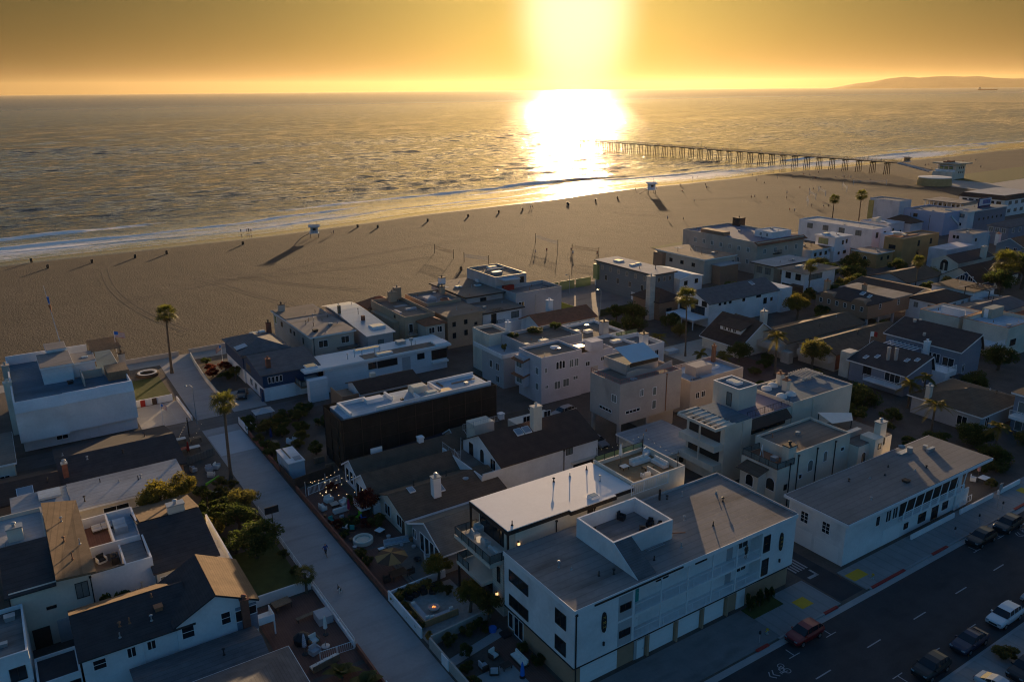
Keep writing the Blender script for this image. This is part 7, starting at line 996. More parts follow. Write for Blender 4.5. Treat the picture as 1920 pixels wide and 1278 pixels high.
def table(label, x, y, w, d, h, m=TEAK, rz=0, z=.03, name='table'):
    t = thing(name, label, 'table', 0, 0, 0); MB().box(-w / 2, w / 2, -d / 2, d / 2, h - .06, h).obj('tabletop', m, t)
    for sx in (-1, 1):
        for sy in (-1, 1): MB().box(sx * (w / 2 - .1) - .04, sx * (w / 2 - .1) + .04, sy * (d / 2 - .1) - .04, sy * (d / 2 - .1) + .04, 0, h - .06).obj('leg', DWOOD, t)
    t.location = (x, y, z); t.rotation_euler = (0, 0, rz); return t
def closed_umbrella(label, x, y, m, z=.03, h=2.6):
    t = thing('parasol', label, 'umbrella', x, y, z); MB().cyl(x, y, z, z + h, .03, 6).obj('pole', WOOD, t); MB().lathe(x, y, [(.05, z + h), (.12, z + h - .3), (.2, z + h - .9), (.24, z + h - 1.5), (.1, z + h - 1.65)], 10).obj('canopy', m, t); MB().lathe(x, y, [(.3, z), (.3, z + .08), (0, z + .1)], 10).obj('base', IRON, t)
def open_umbrella(label, x, y, ms, r=1.8, z=.03, h=2.5, n=8):
    t = thing('parasol', label, 'umbrella', x, y, z); MB().cyl(x, y, z, z + h, .035, 6).obj('pole', WOOD, t); g = MB()
    for i in range(n): a, b = 2 * math.pi * i / n + .2, 2 * math.pi * (i + 1) / n + .2; g.m = i % len(ms); g.slab([(x, y, z + h), (x + r * math.cos(a), y + r * math.sin(a), z + h - .55), (x + r * math.cos(b), y + r * math.sin(b), z + h - .55)], .03)
    g.obj('canopy', ms, t)
G1 = 'white armchairs around the fire table'
for x, y, r, l in ((33.6, 98.9, .2, 'big white armchair at the back of the string-lit patio'), (32.1, 97.2, 1.7, 'white armchair nearest the walk street on the string-lit patio'), (35.0, 96.9, -1.3, 'white armchair with teal cushion beside the cottage steps')): chair(l, x, y, r, FABRICW, FABRICW, 1.1, G1)
sofa('pale two-seat bench at the front of the string-lit patio', 33.9, 95.3, 3.14, 2.0, FABRICW, FABRICW); table('low square fire table between the white armchairs', 33.8, 97.3, 1.1, 1.1, .4, BEIGE); closed_umbrella('magenta folded umbrella on the brick patio', 34.5, 93.6, PURPLE); closed_umbrella('blue folded umbrella in the overgrown garden', 33.1, 123.2, NAVYC)
t = thing('string_lights', 'strings of warm glowing bulbs over the white-armchair patio', 'string lights', 34, 98.5)
def strand_l(t, a, b, n, sag=.5, m=None):
    P = [V(*a).lerp(V(*b), i / n) + V(0, 0, -sag * 4 * (i / n) * (1 - i / n)) for i in range(n + 1)]; MB().tube(P, .012, 3).obj('wire', IRON, t)
    for p in P[1:]: MB().lathe(p.x, p.y, [(0, p.z - .1), (.04, p.z - .06), (.04, p.z - .02), (0, p.z)], 6).obj('bulb', m or BULB, t)
for a, b, n in (((31.4, 101.3, 2.7), (36.6, 102.3, 2.8), 8), ((31.4, 101.3, 2.7), (36.9, 99.6, 2.9), 7), ((31.1, 97.2, 2.7), (37.2, 98.8, 2.9), 7), ((31.1, 97.2, 2.7), (37, 94.6, 2.8), 6), ((34.3, 101.6, 2.7), (32.7, 97, 2.6), 4)): strand_l(t, a, b, n)
MB().cyl(34.3, 101.7, 0, 3, .03, 6).obj('pole', TRIMW, t); MB().cyl(31.2, 101.3, 0, 2.8, .03, 6).obj('pole', TRIMW, t)
t = thing('string_lights', 'fairy lights strung over the crowded patio left of the walk street', 'string lights', 21.5, 128)
for a, b, n in (((18.8, 126, 2.4), (22.4, 133.4, 3.2), 11), ((20, 124.5, 2.2), (24.2, 131.5, 2.6), 6)): strand_l(t, a, b, n, .3, DIMBULB)
MB().cyl(22.4, 133.5, 0, 3.4, .1, 6).obj('pole', DWOOD, t)
t = thing('hot_tub', 'round sunken hot tub with pale rim and blue-green water', 'hot tub', 33.4, 86.4); MB().lathe(33.4, 86.4, [(1.3, 0), (1.3, .5), (1.25, .55), (1.0, .55), (.95, .3)], 28).obj('rim', CREAM, t); MB().lathe(33.4, 86.4, [(1.0, .38), (0, .38)], 28).obj('water', POOLW, t)
sofa('long pale day bed beside the hot tub', 36.7, 83.4, -.2, 3.2, FABG, TRIMW); chair('pale striped lounger by the cottage windows', 38.0, 77.4, 1.2, FABRICW, FABRICW, 1.3, name='lounger', z=.28); table('white square table next to the hot tub', 35.9, 86.8, 1.0, 1.0, .7, TRIMW, .4); table('small white side table in front of the brown umbrella', 34.4, 83.0, .8, .5, .45, TRIMW)
open_umbrella('big open patio umbrella with brown and tan panels', 33.6, 78.2, [mat('brown canvas', (.075, .05, .035), .9, .1), mat('tan canvas', (.26, .17, .07), .9, .1)], 2.0, h=2.6); table('round-ish dark dining table under the brown and tan umbrella', 33.7, 76.6, 2.0, 1.4, .74, DWOOD); chair('dark chair at the table under the brown umbrella', 32.2, 76.6, 1.57, DWOOD, DWOOD, .6, 'dark dining chairs'); chair('dark chair at the table under the brown umbrella', 35.2, 76.4, -1.57, DWOOD, DWOOD, .6, 'dark dining chairs')
MB_s = MB()
for i in range(3): MB_s.box(34.9 - i * .35, 35.2 - i * .35, 74.6, 79.4, .02, .28 - .09 * i)
one(MB_s, 'deck_steps', DECKW, 'wooden steps down from the timber deck', 'steps'); t = thing('fire_bowl', 'small dark fire bowl on the timber deck', 'fire bowl', 37.0, 78.2, .28); MB().lathe(37, 78.2, [(.2, .28), (.5, .6), (.45, .6), (.1, .45)], 14).obj('bowl', IRON, t); MB().lathe(37.8, 76.0, [(.55, .28), (.6, .7), (.5, .7), (.4, .62), (0, .62)], 16); one(MB().lathe(37.9, 75.4, [(.5, .28), (.6, .8), (.5, .8), (.4, .7), (0, .7)], 16), 'planter_tub', FABRICW, 'round pale tub at the corner of the timber deck', 'planter')
for i, (x, y, m) in enumerate(((33.1, 92.4, FABG), (35.6, 91.2, BLUEC), (33.4, 89.8, TEAL), (32.4, 90.2, TRIMW), (35.2, 92.1, GREENC), (31.8, 93, TEAL))): chair(['grey wicker chair on the crowded brick patio', 'chair with light blue cushion beside the red-leaved tree', 'teal chair behind the hot tub', 'white chair close to the walk street wall', 'lime green chair near the magenta umbrella', 'turquoise chair near the brick wall corner'][i], x, y, i * 1.3, m, DWOOD, .7)
for i, (x, y, s) in enumerate(((36.4, 85.2, .3), (38.4, 82.8, .3), (36.9, 82.4, .25), (32.2, 87.4, .25), (31.8, 85.2, .3), (36.2, 94.2, .3), (38, 81.2, .3), (31.6, 95, .25))): one(MB().lathe(x, y, [(s * .7, .03), (s, .03 + s * 1.6), (s * .85, .03 + s * 1.6), (0, .03 + s * 1.4)], 10), 'flower_pot', TERRA if i % 2 else GREYST, 'plant pot standing on the crowded brick patio', 'pot', 'patio plant pots')
# fire pit court
t = thing('fire_pit', 'round concrete fire pit with small flames inside the L-shaped bench', 'fire pit', 34.2, 68.7, .035); MB().lathe(34.2, 68.7, [(.4, .035), (.68, .4), (.7, .5), (.6, .5), (.5, .42), (0, .42)], 22).obj('bowl', WALLC, t)
for i, (dx, dy, hh) in enumerate(((-.1, .05, .16), (.12, -.05, .2), (.02, .15, .13))): MB().lathe(34.2 + dx, 68.7 + dy, [(.07, .44), (.06, .44 + hh * .5), (0, .44 + hh)], 6).obj('flame', FIRE, t)
t = thing('corner_bench', 'L-shaped slatted teak bench with grey seat pads at the fire pit', 'bench', 33.4, 67.2, .035); MB().prism([(32.0, 66.5), (36.0, 66.5), (36.0, 67.4), (32.9, 67.4), (32.9, 70.6), (32.0, 70.6)], .05, .42).obj('base', TEAK, t); MB().prism([(32.15, 66.7), (35.9, 66.7), (35.9, 67.4), (32.85, 67.4), (32.85, 70.5), (32.15, 70.5)], .42, .52).obj('seat_pad', FABG, t); MB().box(31.95, 36.05, 66.42, 66.55, .1, .85).obj('backrest', TEAK, t); MB().box(31.9, 32.05, 66.6, 70.6, .1, .85).obj('backrest', TEAK, t)
for i, (x, y, r) in enumerate(((32.4, 70.2, .5), (32.6, 67.1, .8), (33.1, 66.9, .1), (35.5, 67.1, -.4))): one(MB().box(x - .22, x + .22, y - .09, y + .09, .53, .93), 'cushion', FABRICW, ['white cushion at the far end of the teak bench', 'white cushion in the corner of the teak bench', 'white cushion next to the corner one on the teak bench', 'white cushion on the right arm of the teak bench'][i], 'cushion')
for x, y, r in ((32.9, 72.0, .6), (33.7, 72.2, .2), (34.7, 72.1, -.2), (35.6, 71.6, -.6)): chair('dark wire chair on the far side of the fire pit', x, y, r, IRON, IRON, .6, 'wire chairs by the fire pit')
# apartment yard, lower left patios, upper patios
for i, (x, y, r, m) in enumerate(((33.9, 57.6, 1.6, FABG), (35.6, 58.4, .2, FABRICW), (34.4, 56.4, 2.6, FABG))): chair(['grey wicker armchair left in the apartment yard', 'pale wicker armchair at the back of the apartment yard', 'wicker armchair near the concrete yard wall'][i], x, y, r, m, DWOOD, .85)
sofa('pale outdoor sofa against the apartment wall', 37.4, 56.4, -1.57, 2.2, FABRICW, DWOOD); table('dark coffee table in the apartment yard', 35.8, 56.4, 1.1, .8, .42, DWOOD); bush('yellow-flowered tub plant at the apartment back door', 36.9, 62.2, .4, .8, LEAFY); closed_umbrella('bright blue covered umbrella in the apartment yard', 36.4, 54.4, BLUEC, h=1.8); one(MB().box(38.0, 39.0, 60.2, 61.2, .04, .3), 'door_mat_box', IRON, 'dark box by the apartment back door', 'box'); one(MB().lathe(37.7, 62.0, [(.4, .03), (.45, .5), (0, .5)], 10), 'flower_pot', BLUEC, 'blue tub beside the yellow-flowered tub plant', 'pot')
table('weathered wooden table on the brick terrace', 20.3, 78.6, 2.0, 1.3, .76, WOOD, .1); table('long narrow bench on the brick terrace', 22.2, 75.2, 2.8, .5, .45, WOOD, .1, name='bench'); one(MB().box(22.6, 24.2, 73.0, 74.8, .03, .95), 'covered_grill', GREYST, 'grey covered grill by the white fence', 'grill'); one(MB().lathe(20.2, 71.6, [(.8, .03), (.9, .7), (.3, 1.2), (0, 1.25)], 12), 'covered_heater', IRON, 'black covered furniture heap on the lower patio', 'cover')
closed_umbrella('folded umbrella with blue and white stripes on the lower patio', 19.8, 69.6, mat('blue white stripes', (.42, .46, .55), .9, .05, lines=('Z', .22, .75)), h=2.5); closed_umbrella('white folded umbrella by the picket fence', 22.7, 71.4, FABRICW, h=2.4); chair('wicker armchair with pale cushion under the folded umbrella', 21.2, 70.8, .2, FABRICW, WOOD, .95); chair('cushioned footstool-like chair on the lower patio', 20.7, 69.2, .3, FABG, FABG, 1.0); sofa('white three-seat sofa on the lower patio', 20.9, 66.9, 3.3, 3.0, FABRICW, WOOD); one(MB().lathe(22.0, 69.6, [(.45, .03), (.45, .12), (.05, .15), (.05, .6)], 12), 'umbrella_base', STEEL, 'round grey stand between the lower patio chairs', 'stand')
for i, (x, y, m) in enumerate(((20.6, 131.8, FABRICW), (22.8, 130.8, WOOD), (19.9, 127.5, RED), (21.8, 127.2, FABRICW))): table(['white cluttered table under the fairy lights', 'picnic-style table near the alley', 'low red table on the crowded patio', 'pale table near the dark bungalow door'][i], x, y, 1.8, 1.0, .7, m)
for i, (x, y, m) in enumerate(((22.0, 118.4, FABG), (23.2, 118.6, FABRICW), (20.0, 119.6, FABG), (21.8, 116.3, FABRICW))): chair(['grey chair on the middle patio', 'white chair nearest the palm on the middle patio', 'steel lounge chair by the grey roof', 'low white lounger on the middle patio'][i], x, y, i * .9, m, FABG, .95)
closed_umbrella('dark red folded umbrella on the crowded patio', 20.6, 125.4, RED); wallthing('fence', 'grey board fence between the two upper patios', DECKW, [(18.8, 122.2), (24.2, 124)], 1.2, .08, cat='fence'); one(MB().slab([(19.4, 108.4, .75), (22.0, 109.6, .85), (22.2, 110.6, .8), (19.8, 109.8, .7)], .25), 'covered_boat', FABRICW, 'pale tarpaulin-covered dinghy in the left garden', 'boat'); one(MB().tube([(20.2, 112.4, .8), (22.4, 113.8, 1.0)], .22, 8, .1), 'kayak', GREENC, 'lime green kayak lying in the left garden', 'kayak')
t = thing('garden_shed', 'white box-like garden shed with black roof slit and skylight hatch', 'shed', 32.4, 111.4); bx(t, 'wall', PALEBLUE, 31.3, 33.7, 108.6, 114.3, 0, 2.5); MB().box(31.2, 33.8, 108.5, 114.4, 2.5, 2.62).obj('roof', WHITE, t); bx(t, 'roof_slit', IRON, 32.0, 32.2, 110.2, 114.3, 2.62, 2.66); MB().slab([(32.4, 109, 2.7), (33.5, 109, 2.7), (33.5, 110.2, 2.8), (32.4, 110.2, 2.8)], .05).obj('hatch', LROOF, t)
t = thing('gazebo', 'grey square-canopied gazebo at the alley corner', 'gazebo', 34.6, 132.4); MB().add([(33, 131.2, 2.1), (36.4, 131.2, 2.1), (36.4, 134, 2.1), (33, 134, 2.1), (34.7, 132.6, 2.7)], [(0, 1, 4), (1, 2, 4), (2, 3, 4), (3, 0, 4), (3, 2, 1, 0)]).obj('canopy', GREYST, t)
for x in (33.2, 36.2):
    for y in (131.4, 133.8): MB().cyl(x, y, 0, 2.1, .04, 6).obj('leg', IRON, t)
table('round wooden table beside the blue folded umbrella', 33.1, 121.9, 1.2, 1.2, .72, WOOD); chair('white plastic chair in the overgrown garden', 35.4, 121.2, .5, TRIMW, TRIMW, .6, 'white garden chairs'); chair('white plastic chair in the overgrown garden', 36.5, 121.8, -.5, TRIMW, TRIMW, .6, 'white garden chairs'); one(MB().tube([(32.1, 131.6, .9), (32.6, 126.8, .9)], .07, 6), 'handrail', TRIMW, 'white slanting pole among the garden hedges', 'rail')
one(MB().box(36.2, 37.8, 111.6, 112.0, .02, .9).box(37, 38.4, 108.8, 109.2, .02, .7), 'timber_stack', WOOD, 'stack of timber boards behind the white shed', 'timber')
t = thing('lounge_ring', 'round black and white lounge ring beside the lawn', 'lounge', 22.3, 170.4); MB().lathe(22.3, 170.4, [(2.2, .05), (2.3, .6), (1.9, .65), (1.85, .35)], 22).obj('base', DWOOD, t); MB().lathe(22.3, 170.4, [(1.9, .62), (1.85, .7), (1.5, .7), (1.4, .5)], 22).obj('cushion', FABRICW, t)
for i, (x, y) in enumerate(((18.4, 152.3), (20.4, 152.3))): one(MB().box(x - .4, x + .4, y - .06, y + .06, .02, 1.25), 'garden_gate', RED if i == 0 else DWOOD, ['red gate in the white lawn wall', 'dark gate in the white lawn wall'][i], 'gate')
one(MB().box(20.2, 20.3, 141, 147, .022, .026).box(22.2, 22.3, 141, 147, .022, .026), 'parking_lines', PAINT, 'white parking bay lines on the concrete pad', 'marking')['kind'] = 'structure'
# roof terraces
closed_umbrella('white folded umbrella on the rooftop lounge', 61.2, 69.2, FABRICW, 10.0, 3.0); sofa('cream sofa along the back of the rooftop lounge', 63.8, 68.4, .0, 3.0, FABRICW, FABRICW, 10.0); sofa('cream sofa on the right arm of the rooftop lounge', 65.4, 66.6, -1.57, 2.4, FABRICW, FABRICW, 10.0); table('low wooden coffee table on the rooftop lounge', 63.4, 66.6, 1.4, .9, .4, TEAK, 0, 10.0); chair('cream armchair on the rooftop lounge', 61.6, 65.0, 3.0, FABRICW, FABRICW, .95, z=10.0); table('square planter table by the rooftop parapet', 61.0, 68.2, 1.0, .8, .45, FABRICW, 0, 10.0); chair('white chair at the far corner of the rooftop lounge', 66.0, 69.6, .3, TRIMW, TRIMW, .7, z=10)
t = thing('string_lights', 'tiny lights strung across the rooftop lounge', 'string lights', 63, 67.5, 10)
for a, b, n in (((58.6, 70.8, 12.2), (66.4, 70.8, 12.4), 9), ((66.4, 70.8, 12.4), (66.3, 64.4, 12.0), 6)): strand_l(t, a, b, n, .3, DIMBULB)
for x, y in ((58.6, 70.8), (66.4, 70.8), (66.3, 64.4)): MB().cyl(x, y, 10, 12.5, .035, 6).obj('pole', DWOOD, t)
for i, (x, y, r) in enumerate(((40.2, 69.4, 1.4), (40.2, 67.2, 1.6), (41.1, 70.2, .1))): chair(['white armchair in the far corner of the glazed balcony', 'white armchair in the middle of the glazed balcony', 'white armchair by the house wall on the glazed balcony'][i], x, y, r, FABRICW, FABRICW, .95, z=6.95)
sofa('white sofa at the near end of the glazed balcony', 40.1, 65.0, 1.57, 1.9, FABRICW, FABRICW, 6.95); one(MB().lathe(40.0, 68.3, [(.3, 6.95), (.35, 7.4), (.05, 7.45), (0, 7.75)], 12), 'glowing_object', mat('dim glowing surface', (.8, .75, .65), .6, 0, emit=(1, .7, .4, .25)), 'small round object given a faint glow on the glazed balcony', 'lamp')  # small bright object given a faint glow of its own
for i, (x, y, r) in enumerate(((52.8, 59.2, .4), (48.4, 58.6, 1.2), (54.4, 56.4, -1), (53.0, 56.0, 2.4), (54.9, 55.2, -.6))): chair('dark metal chair inside the white roof deck box', x, y, r, IRON, IRON, .6, 'chairs in the roof deck box', z=9.85)
sofa('dark sofa with white cushions on the brick-floored roof deck', 5.4, 99.2, .1, 2.2, FABRICW, DWOOD, 4.68); one(MB().box(6.6, 8.0, 97, 99.6, 4.68, 5.5), 'covered_spa', PALEBLUE, 'pale covered tub in the walled roof deck', 'tub'); one(MB().tube([(3.6, 88.4, 5.0), (5.8, 88.6, 5.1)], .32, 8), 'rolled_tarp', FABRICW, 'crumpled white tarpaulin on the small roof deck', 'tarpaulin'); chair('dark wicker chair on the small roof deck', 4.4, 91.6, .3, IRON, FABRICW, .9, z=4.66); one(MB().box(5.3, 6.0, 90.2, 91.4, 4.66, 5.5).lathe(5.6, 90.8, [(.4, 5.5), (.3, 5.8), (0, 5.9)], 10), 'barbecue', IRON, 'black barbecue on the small roof deck', 'barbecue')
table('white table in the corner patio at the end of the white walls', 114.8, 50.8, 1.5, 1.1, .75, TRIMW); closed_umbrella('pink folded umbrella in the corner patio', 115.6, 52, mat('faded pink canvas', (.42, .22, .20), .9, .1)); bush('green shrub in the corner patio planter', 113.9, 49.2, .9, 1.4, LEAFO); bush('dark hedge behind the corner patio table', 118, 52.4, 1.4, 1.5, LEAF); chair('white chair at the corner patio table', 113.9, 51.8, .4, TRIMW, TRIMW, .6)
bush('potted palm-like shrub on the terraced house balcony', 80.4, 126, .5, 1.6, LEAFO, z=6.2); bush('row of dark planting on the terraced house roof', 90, 129.2, 2.0, 1.0, LEAF, z=7.6); bush('dark roof planting at the left parapet of the terraced house', 84.4, 129, 1.2, 1.0, LEAF, z=7.6); bush('dark roof planting at the far corner of the terraced house', 94.6, 128.6, 1.2, 1.6, LEAF, z=7.6); table('dark table with chairs on the lavender house roof', 94.6, 114.6, 1.4, 1.0, .75, DWOOD, z=7.1); one(MB().prism([(117, 121.0), (117.6, 121.0), (117.6, 121.2), (117, 121.2)], 0, 2.6), 'surfboard', FABRICW, 'white surfboard standing in the dark courtyard', 'surfboard'); one(MB().box(118.6, 121.6, 119.6, 121.4, .04, .7), 'covered_spa', PALEBLUE, 'pale blue covered spa near the standing surfboard', 'tub')
h = house('dark brown house with tall rough stone chimney and overgrown walls', 138, 146); hip(h, 135.6, 143, 141, 150.6, 4.6, 7.0, BROWNWALL, DBROWN, .6); chimney(h, 134.4, 143, 0, 11.0, 1.7, 1.4, STONE, STONE); win(h, 'F', 141, 139, 1.4, 1.6, 1.2, 2, TRIMD)
# ---------------------------------------------------------------- people
def person_mesh(pose, shirt, trousers, hair=IRON, hat=None):
    """one continuous body grown with a skin modifier; clothing is painted per height band of the same surface's faces"""
    P = {'stand': dict(hipw=.1, kneeL=(-.11, 0, .5), kneeR=(.11, .02, .5), ankL=(-.12, .03, .08), ankR=(.12, .0, .08), elbL=(-.27, .03, 1.13), elbR=(.27, .03, 1.13), haL=(-.27, -.08, .88), haR=(.26, -.06, .88)),
         'walk': dict(hipw=.1, kneeL=(-.1, -.2, .52), kneeR=(.1, .06, .5), ankL=(-.1, -.32, .10), ankR=(.1, .38, .16), elbL=(-.27, .16, 1.15), elbR=(.27, -.12, 1.15), haL=(-.26, .05, .93), haR=(.25, -.3, .98)),
         'sit': dict(hipw=.12, kneeL=(-.16, -.38, .42), kneeR=(.16, -.36, .44), ankL=(-.14, -.62, .06), ankR=(.16, -.6, .06), elbL=(-.3, .1, .42), elbR=(.26, -.1, .45), haL=(-.28, .22, .1), haR=(.14, -.32, .44))}[pose]
    dz = -.82 if pose == 'sit' else 0; Z = lambda v: (v[0], v[1], v[2])
    co = [(0, 0, .96 + dz), (0, 0, 1.16 + dz), (0, -.0, 1.38 + dz), (0, -.01, 1.5 + dz), (0, -.03, 1.6 + dz), (0, -.03, 1.73 + dz), (-.1, 0, .9 + dz), Z(P['kneeL']), Z(P['ankL']), (P['ankL'][0], P['ankL'][1] - .18, P['ankL'][2] - .04), (.1, 0, .9 + dz), Z(P['kneeR']), Z(P['ankR']), (P['ankR'][0], P['ankR'][1] - .18, P['ankR'][2] - .04), (-.19, 0, 1.4 + dz), Z(P['elbL']), Z(P['haL']), (.19, 0, 1.4 + dz), Z(P['elbR']), Z(P['haR'])]
    rad_ = [.155, .14, .165, .06, .10, .085, .11, .07, .045, .04, .11, .07, .045, .04, .075, .05, .035, .075, .05, .035]
    ed = [(0, 1), (1, 2), (2, 3), (3, 4), (4, 5), (0, 6), (6, 7), (7, 8), (8, 9), (0, 10), (10, 11), (11, 12), (12, 13), (2, 14), (14, 15), (15, 16), (2, 17), (17, 18), (18, 19)]
    me = bpy.data.meshes.new('person'); me.from_pydata(co, ed, []); o = bpy.data.objects.new('tmp', me); COL.objects.link(o)
    md = o.modifiers.new('skin', 'SKIN')
    for i, s in enumerate(me.skin_vertices[0].data): s.radius = (rad_[i], rad_[i] * (.72 if i in (0, 1, 2) else 1)); s.use_root = (i == 0)
    sb = o.modifiers.new('sub', 'SUBSURF'); sb.levels = 1; sb.render_levels = 1
    out = bpy.data.meshes.new_from_object(o.evaluated_get(bpy.context.evaluated_depsgraph_get())); bpy.data.objects.remove(o); out.name = 'person'
    out.materials.clear()
    for m in (SKIN, shirt, trousers, hair): out.materials.append(m)
    for p in out.polygons:
        c = p.center; zz = c.z - dz; k = 0
        if zz > 1.68 or (zz > 1.58 and c.y > 0.02 and abs(c.x) < .15): k = 3
        elif .98 < zz < 1.47 and abs(c.x) < .3 and (abs(c.x) < .22 or zz > 1.16): k = 1
        elif (pose != 'sit' and .47 < zz <= .98 and abs(c.x) < .24 and zz > .55) or (pose == 'sit' and zz <= .98 and c.y > -.3 and abs(c.x) < .24): k = 2
        p.material_index = k; p.use_smooth = True
    return out
NAVYSH = mat('blue shirt cloth', (.02, .06, .22), .9, .1); PM = {}
SHIRTS = [NAVYC, FABRICW, DWOOD, RED, FABG]
def person(label, x, y, pose='stand', si=0, rz=0, z=-.05, group=None, sc=1.0, shirt=None, tr=None):
    k = (pose, si, shirt and shirt.name, tr and tr.name)
    if k not in PM: PM[k] = person_mesh(pose, shirt or SHIRTS[si], tr or (IRON, NAVYC, DWOOD)[si % 3])
    o = bpy.data.objects.new('person', PM[k]); COL.objects.link(o); o.location = (x, y, z); o.rotation_euler = (0, 0, rz); o.scale = (sc,) * 3; return tag(o, label, 'person', group)
person('person in a blue shirt and black shorts striding down the walk street', 28.2, 85.8, 'walk', 0, .3, .012, shirt=NAVYSH, tr=IRON, sc=1.06); person('person in dark clothes leaning on the upper apartment gallery rail', 63.3, 50.5, 'stand', 2, 0, 5.82)
t = thing('dog', 'black and white dog trotting along the walk street', 'dog', 26.8, 77.8, .012)
co = [(0, .28, .46), (0, .0, .46), (0, -.25, .48), (0, -.4, .58), (0, -.5, .64), (0, -.64, .60), (-.09, -.22, .25), (-.09, -.26, .02), (.09, -.24, .25), (.09, -.16, .02), (-.09, .26, .3), (-.09, .34, .17), (-.09, .3, .02), (.09, .28, .3), (.09, .32, .17), (.09, .26, .02), (0, .42, .55), (0, .52, .7)]
me = bpy.data.meshes.new('body'); me.from_pydata(co, [(0, 1), (1, 2), (2, 3), (3, 4), (4, 5), (2, 6), (6, 7), (2, 8), (8, 9), (0, 10), (10, 11), (11, 12), (0, 13), (13, 14), (14, 15), (0, 16), (16, 17)], []); o = bpy.data.objects.new('tmp', me); COL.objects.link(o); o.modifiers.new('s', 'SKIN')
for i, s in enumerate(me.skin_vertices[0].data): s.radius = ((.12, .13, .14, .08, .09, .04, .045, .03, .045, .03, .06, .03, .03, .06, .03, .03, .03, .015)[i],) * 2; s.use_root = i == 1
o.modifiers.new('b', 'SUBSURF').levels = 1; out = bpy.data.meshes.new_from_object(o.evaluated_get(bpy.context.evaluated_depsgraph_get())); bpy.data.objects.remove(o); out.materials.clear(); out.materials.append(IRON); out.materials.append(FABRICW)
for p in out.polygons: p.material_index = 1 if (p.center.z < .2 or -.35 < p.center.y < -.1 or p.center.y < -.58) else 0; p.use_smooth = True
o = bpy.data.objects.new('body', out); COL.objects.link(o); o.parent = t; MB().add([(26.74, 77.33, .75), (26.78, 77.38, .84), (26.80, 77.30, .73)], [(0, 1, 2)]).add([(26.86, 77.33, .75), (26.82, 77.38, .84), (26.80, 77.30, .73)], [(0, 1, 2)]).obj('ears', IRON, t); t.scale = (1.1,) * 3
BP = [('walker at the waterline beyond the left lifeguard tower', [(87.2, 337.2), (89.4, 336.7), (90.1, 336.2), (90.6, 334.7)]), ('person standing right of the shade-tinted lifeguard tower', [(115.5, 309.4), (116.4, 309.0)]), ('pair of people strolling on the sand below the glitter path', [(222.5, 323.3), (223.4, 322.8)]), ('volleyball player on the near sand court', [(164.0, 228.2), (159.2, 228.3), (171.6, 224), (168.6, 219), (176, 214.6), (174.8, 213.4)]),
      ('walker with a long shadow on the sand above the beige building', [(250.1, 257.4), (254.4, 252.0), (314.0, 240.5)]), ('bather standing in the shallow wash left of the pier', [(380.8, 371), (388.3, 374), (311.4, 347.4), (346.7, 347.7), (346.3, 346.4), (359.9, 340.0)]), ('beachgoer near the white lifeguard tower', [(329.3, 328.6), (300.6, 291.1), (347.0, 327), (401.6, 337.8), (397.4, 327.8)]),
      ('player at the white-posted volleyball nets', [(334.6, 283.8), (337.9, 284.5), (339.1, 277.3), (363.8, 284.6), (347.0, 271.4), (389.1, 295.9), (385.7, 287.1), (389.9, 287.6), (393, 286.2), (398.2, 288.9), (365.4, 285.9), (349.4, 273.2), (333.8, 246.1), (336.4, 241.4), (338.6, 240.2), (313.6, 243)]), ('beachgoer on the sand in front of the pier', [(423.0, 359.2), (420.1, 351.6), (423.3, 339.4), (436.2, 338.5), (451.7, 341.6), (454.6, 339.3), (469.5, 343.6), (433.0, 321.6), (435.1, 321.9), (437.4, 322.0), (439.9, 321.9), (457.7, 321.6), (461.2, 319.0), (458.6, 316.1), (460.2, 314.8), (463.5, 315.1), (454.6, 295.6)]),
      ('beachgoer on the golden sand beyond the pier', [(560, 338), (572, 330), (586, 336), (601.8, 373.2), (589.5, 375.6), (600, 322), (612, 340), (622, 330), (634, 352), (590, 300), (548, 322), (556, 316), (568, 308), (640, 330), (660, 345)])]
i = 0
for lb, L in BP:
    for x, y in L:
        person(lb, x, y, ('stand', 'walk', 'stand', 'sit')[i % 4] if 'beachgoer' in lb else ('stand', 'walk')[i % 2], i % 5, i * 1.1, -.35 if 'wash' in lb or 'waterline' in lb else -.06, lb.replace('beachgoer', 'beachgoers').replace('walker ', 'walkers ').replace('person', 'people'), .95 + .1 * (i % 3) / 2); i += 1
for i in range(34): person('tiny figure standing at the railing of the pier', 500 + (-2.2 if i % 2 else 1.9), 330 + i * 9.3 + 3 * math.sin(i * 2.2), ('stand', 'walk')[i % 2], i % 5, i, 8.0, 'people on the pier')
# ---------------------------------------------------------------- pier, towers, nets, bins
t = thing('pier', 'long wooden pier on pile bents running out into the glitter', 'pier', 500, 450)
bx(t, 'deck', mat('pier planks', (.20, .15, .10), .85, .2, .8, lines=('Y', .4, .25)), 497.2, 502.8, 306, 640, 7.55, 8.0); MB().slab([(497.2, 284, 4.2), (502.8, 284, 4.2), (502.8, 306, 8.0), (497.2, 306, 8.0)], .5).obj('ramp', CONC, t); bx(t, 'pier_head', DECKW, 493, 510, 640.1, 652, 7.4, 8.0)
for k in range(32):
    y = 314 + k * 10.4; g = MB()
    for x in (497.4, 499.2, 500.8, 502.6): g.tube([(x + (x - 500) * .35, y, -3), (x, y, 6.9)], .25, 7)
    g.box(496.6, 503.4, y - .4, y + .4, 6.8, 7.4); g.obj('pile_bent', DWOOD, t)
for k in range(3):
    g = MB()
    for x in (493.5, 497, 501, 505, 509.5): g.tube([(x, 641 + k * 5, -3), (x, 641 + k * 5, 7.3)], .25, 7)
    g.box(493, 510, 640.6 + k * 5, 641.4 + k * 5, 6.8, 7.4).obj('pile_bent', DWOOD, t)
for x in (497.3, 502.7): railmb(MB(), [(x, 306), (x, 640)], 8.0, 1.1, 1.2, .05, 3).obj('railing', DWOOD, t)
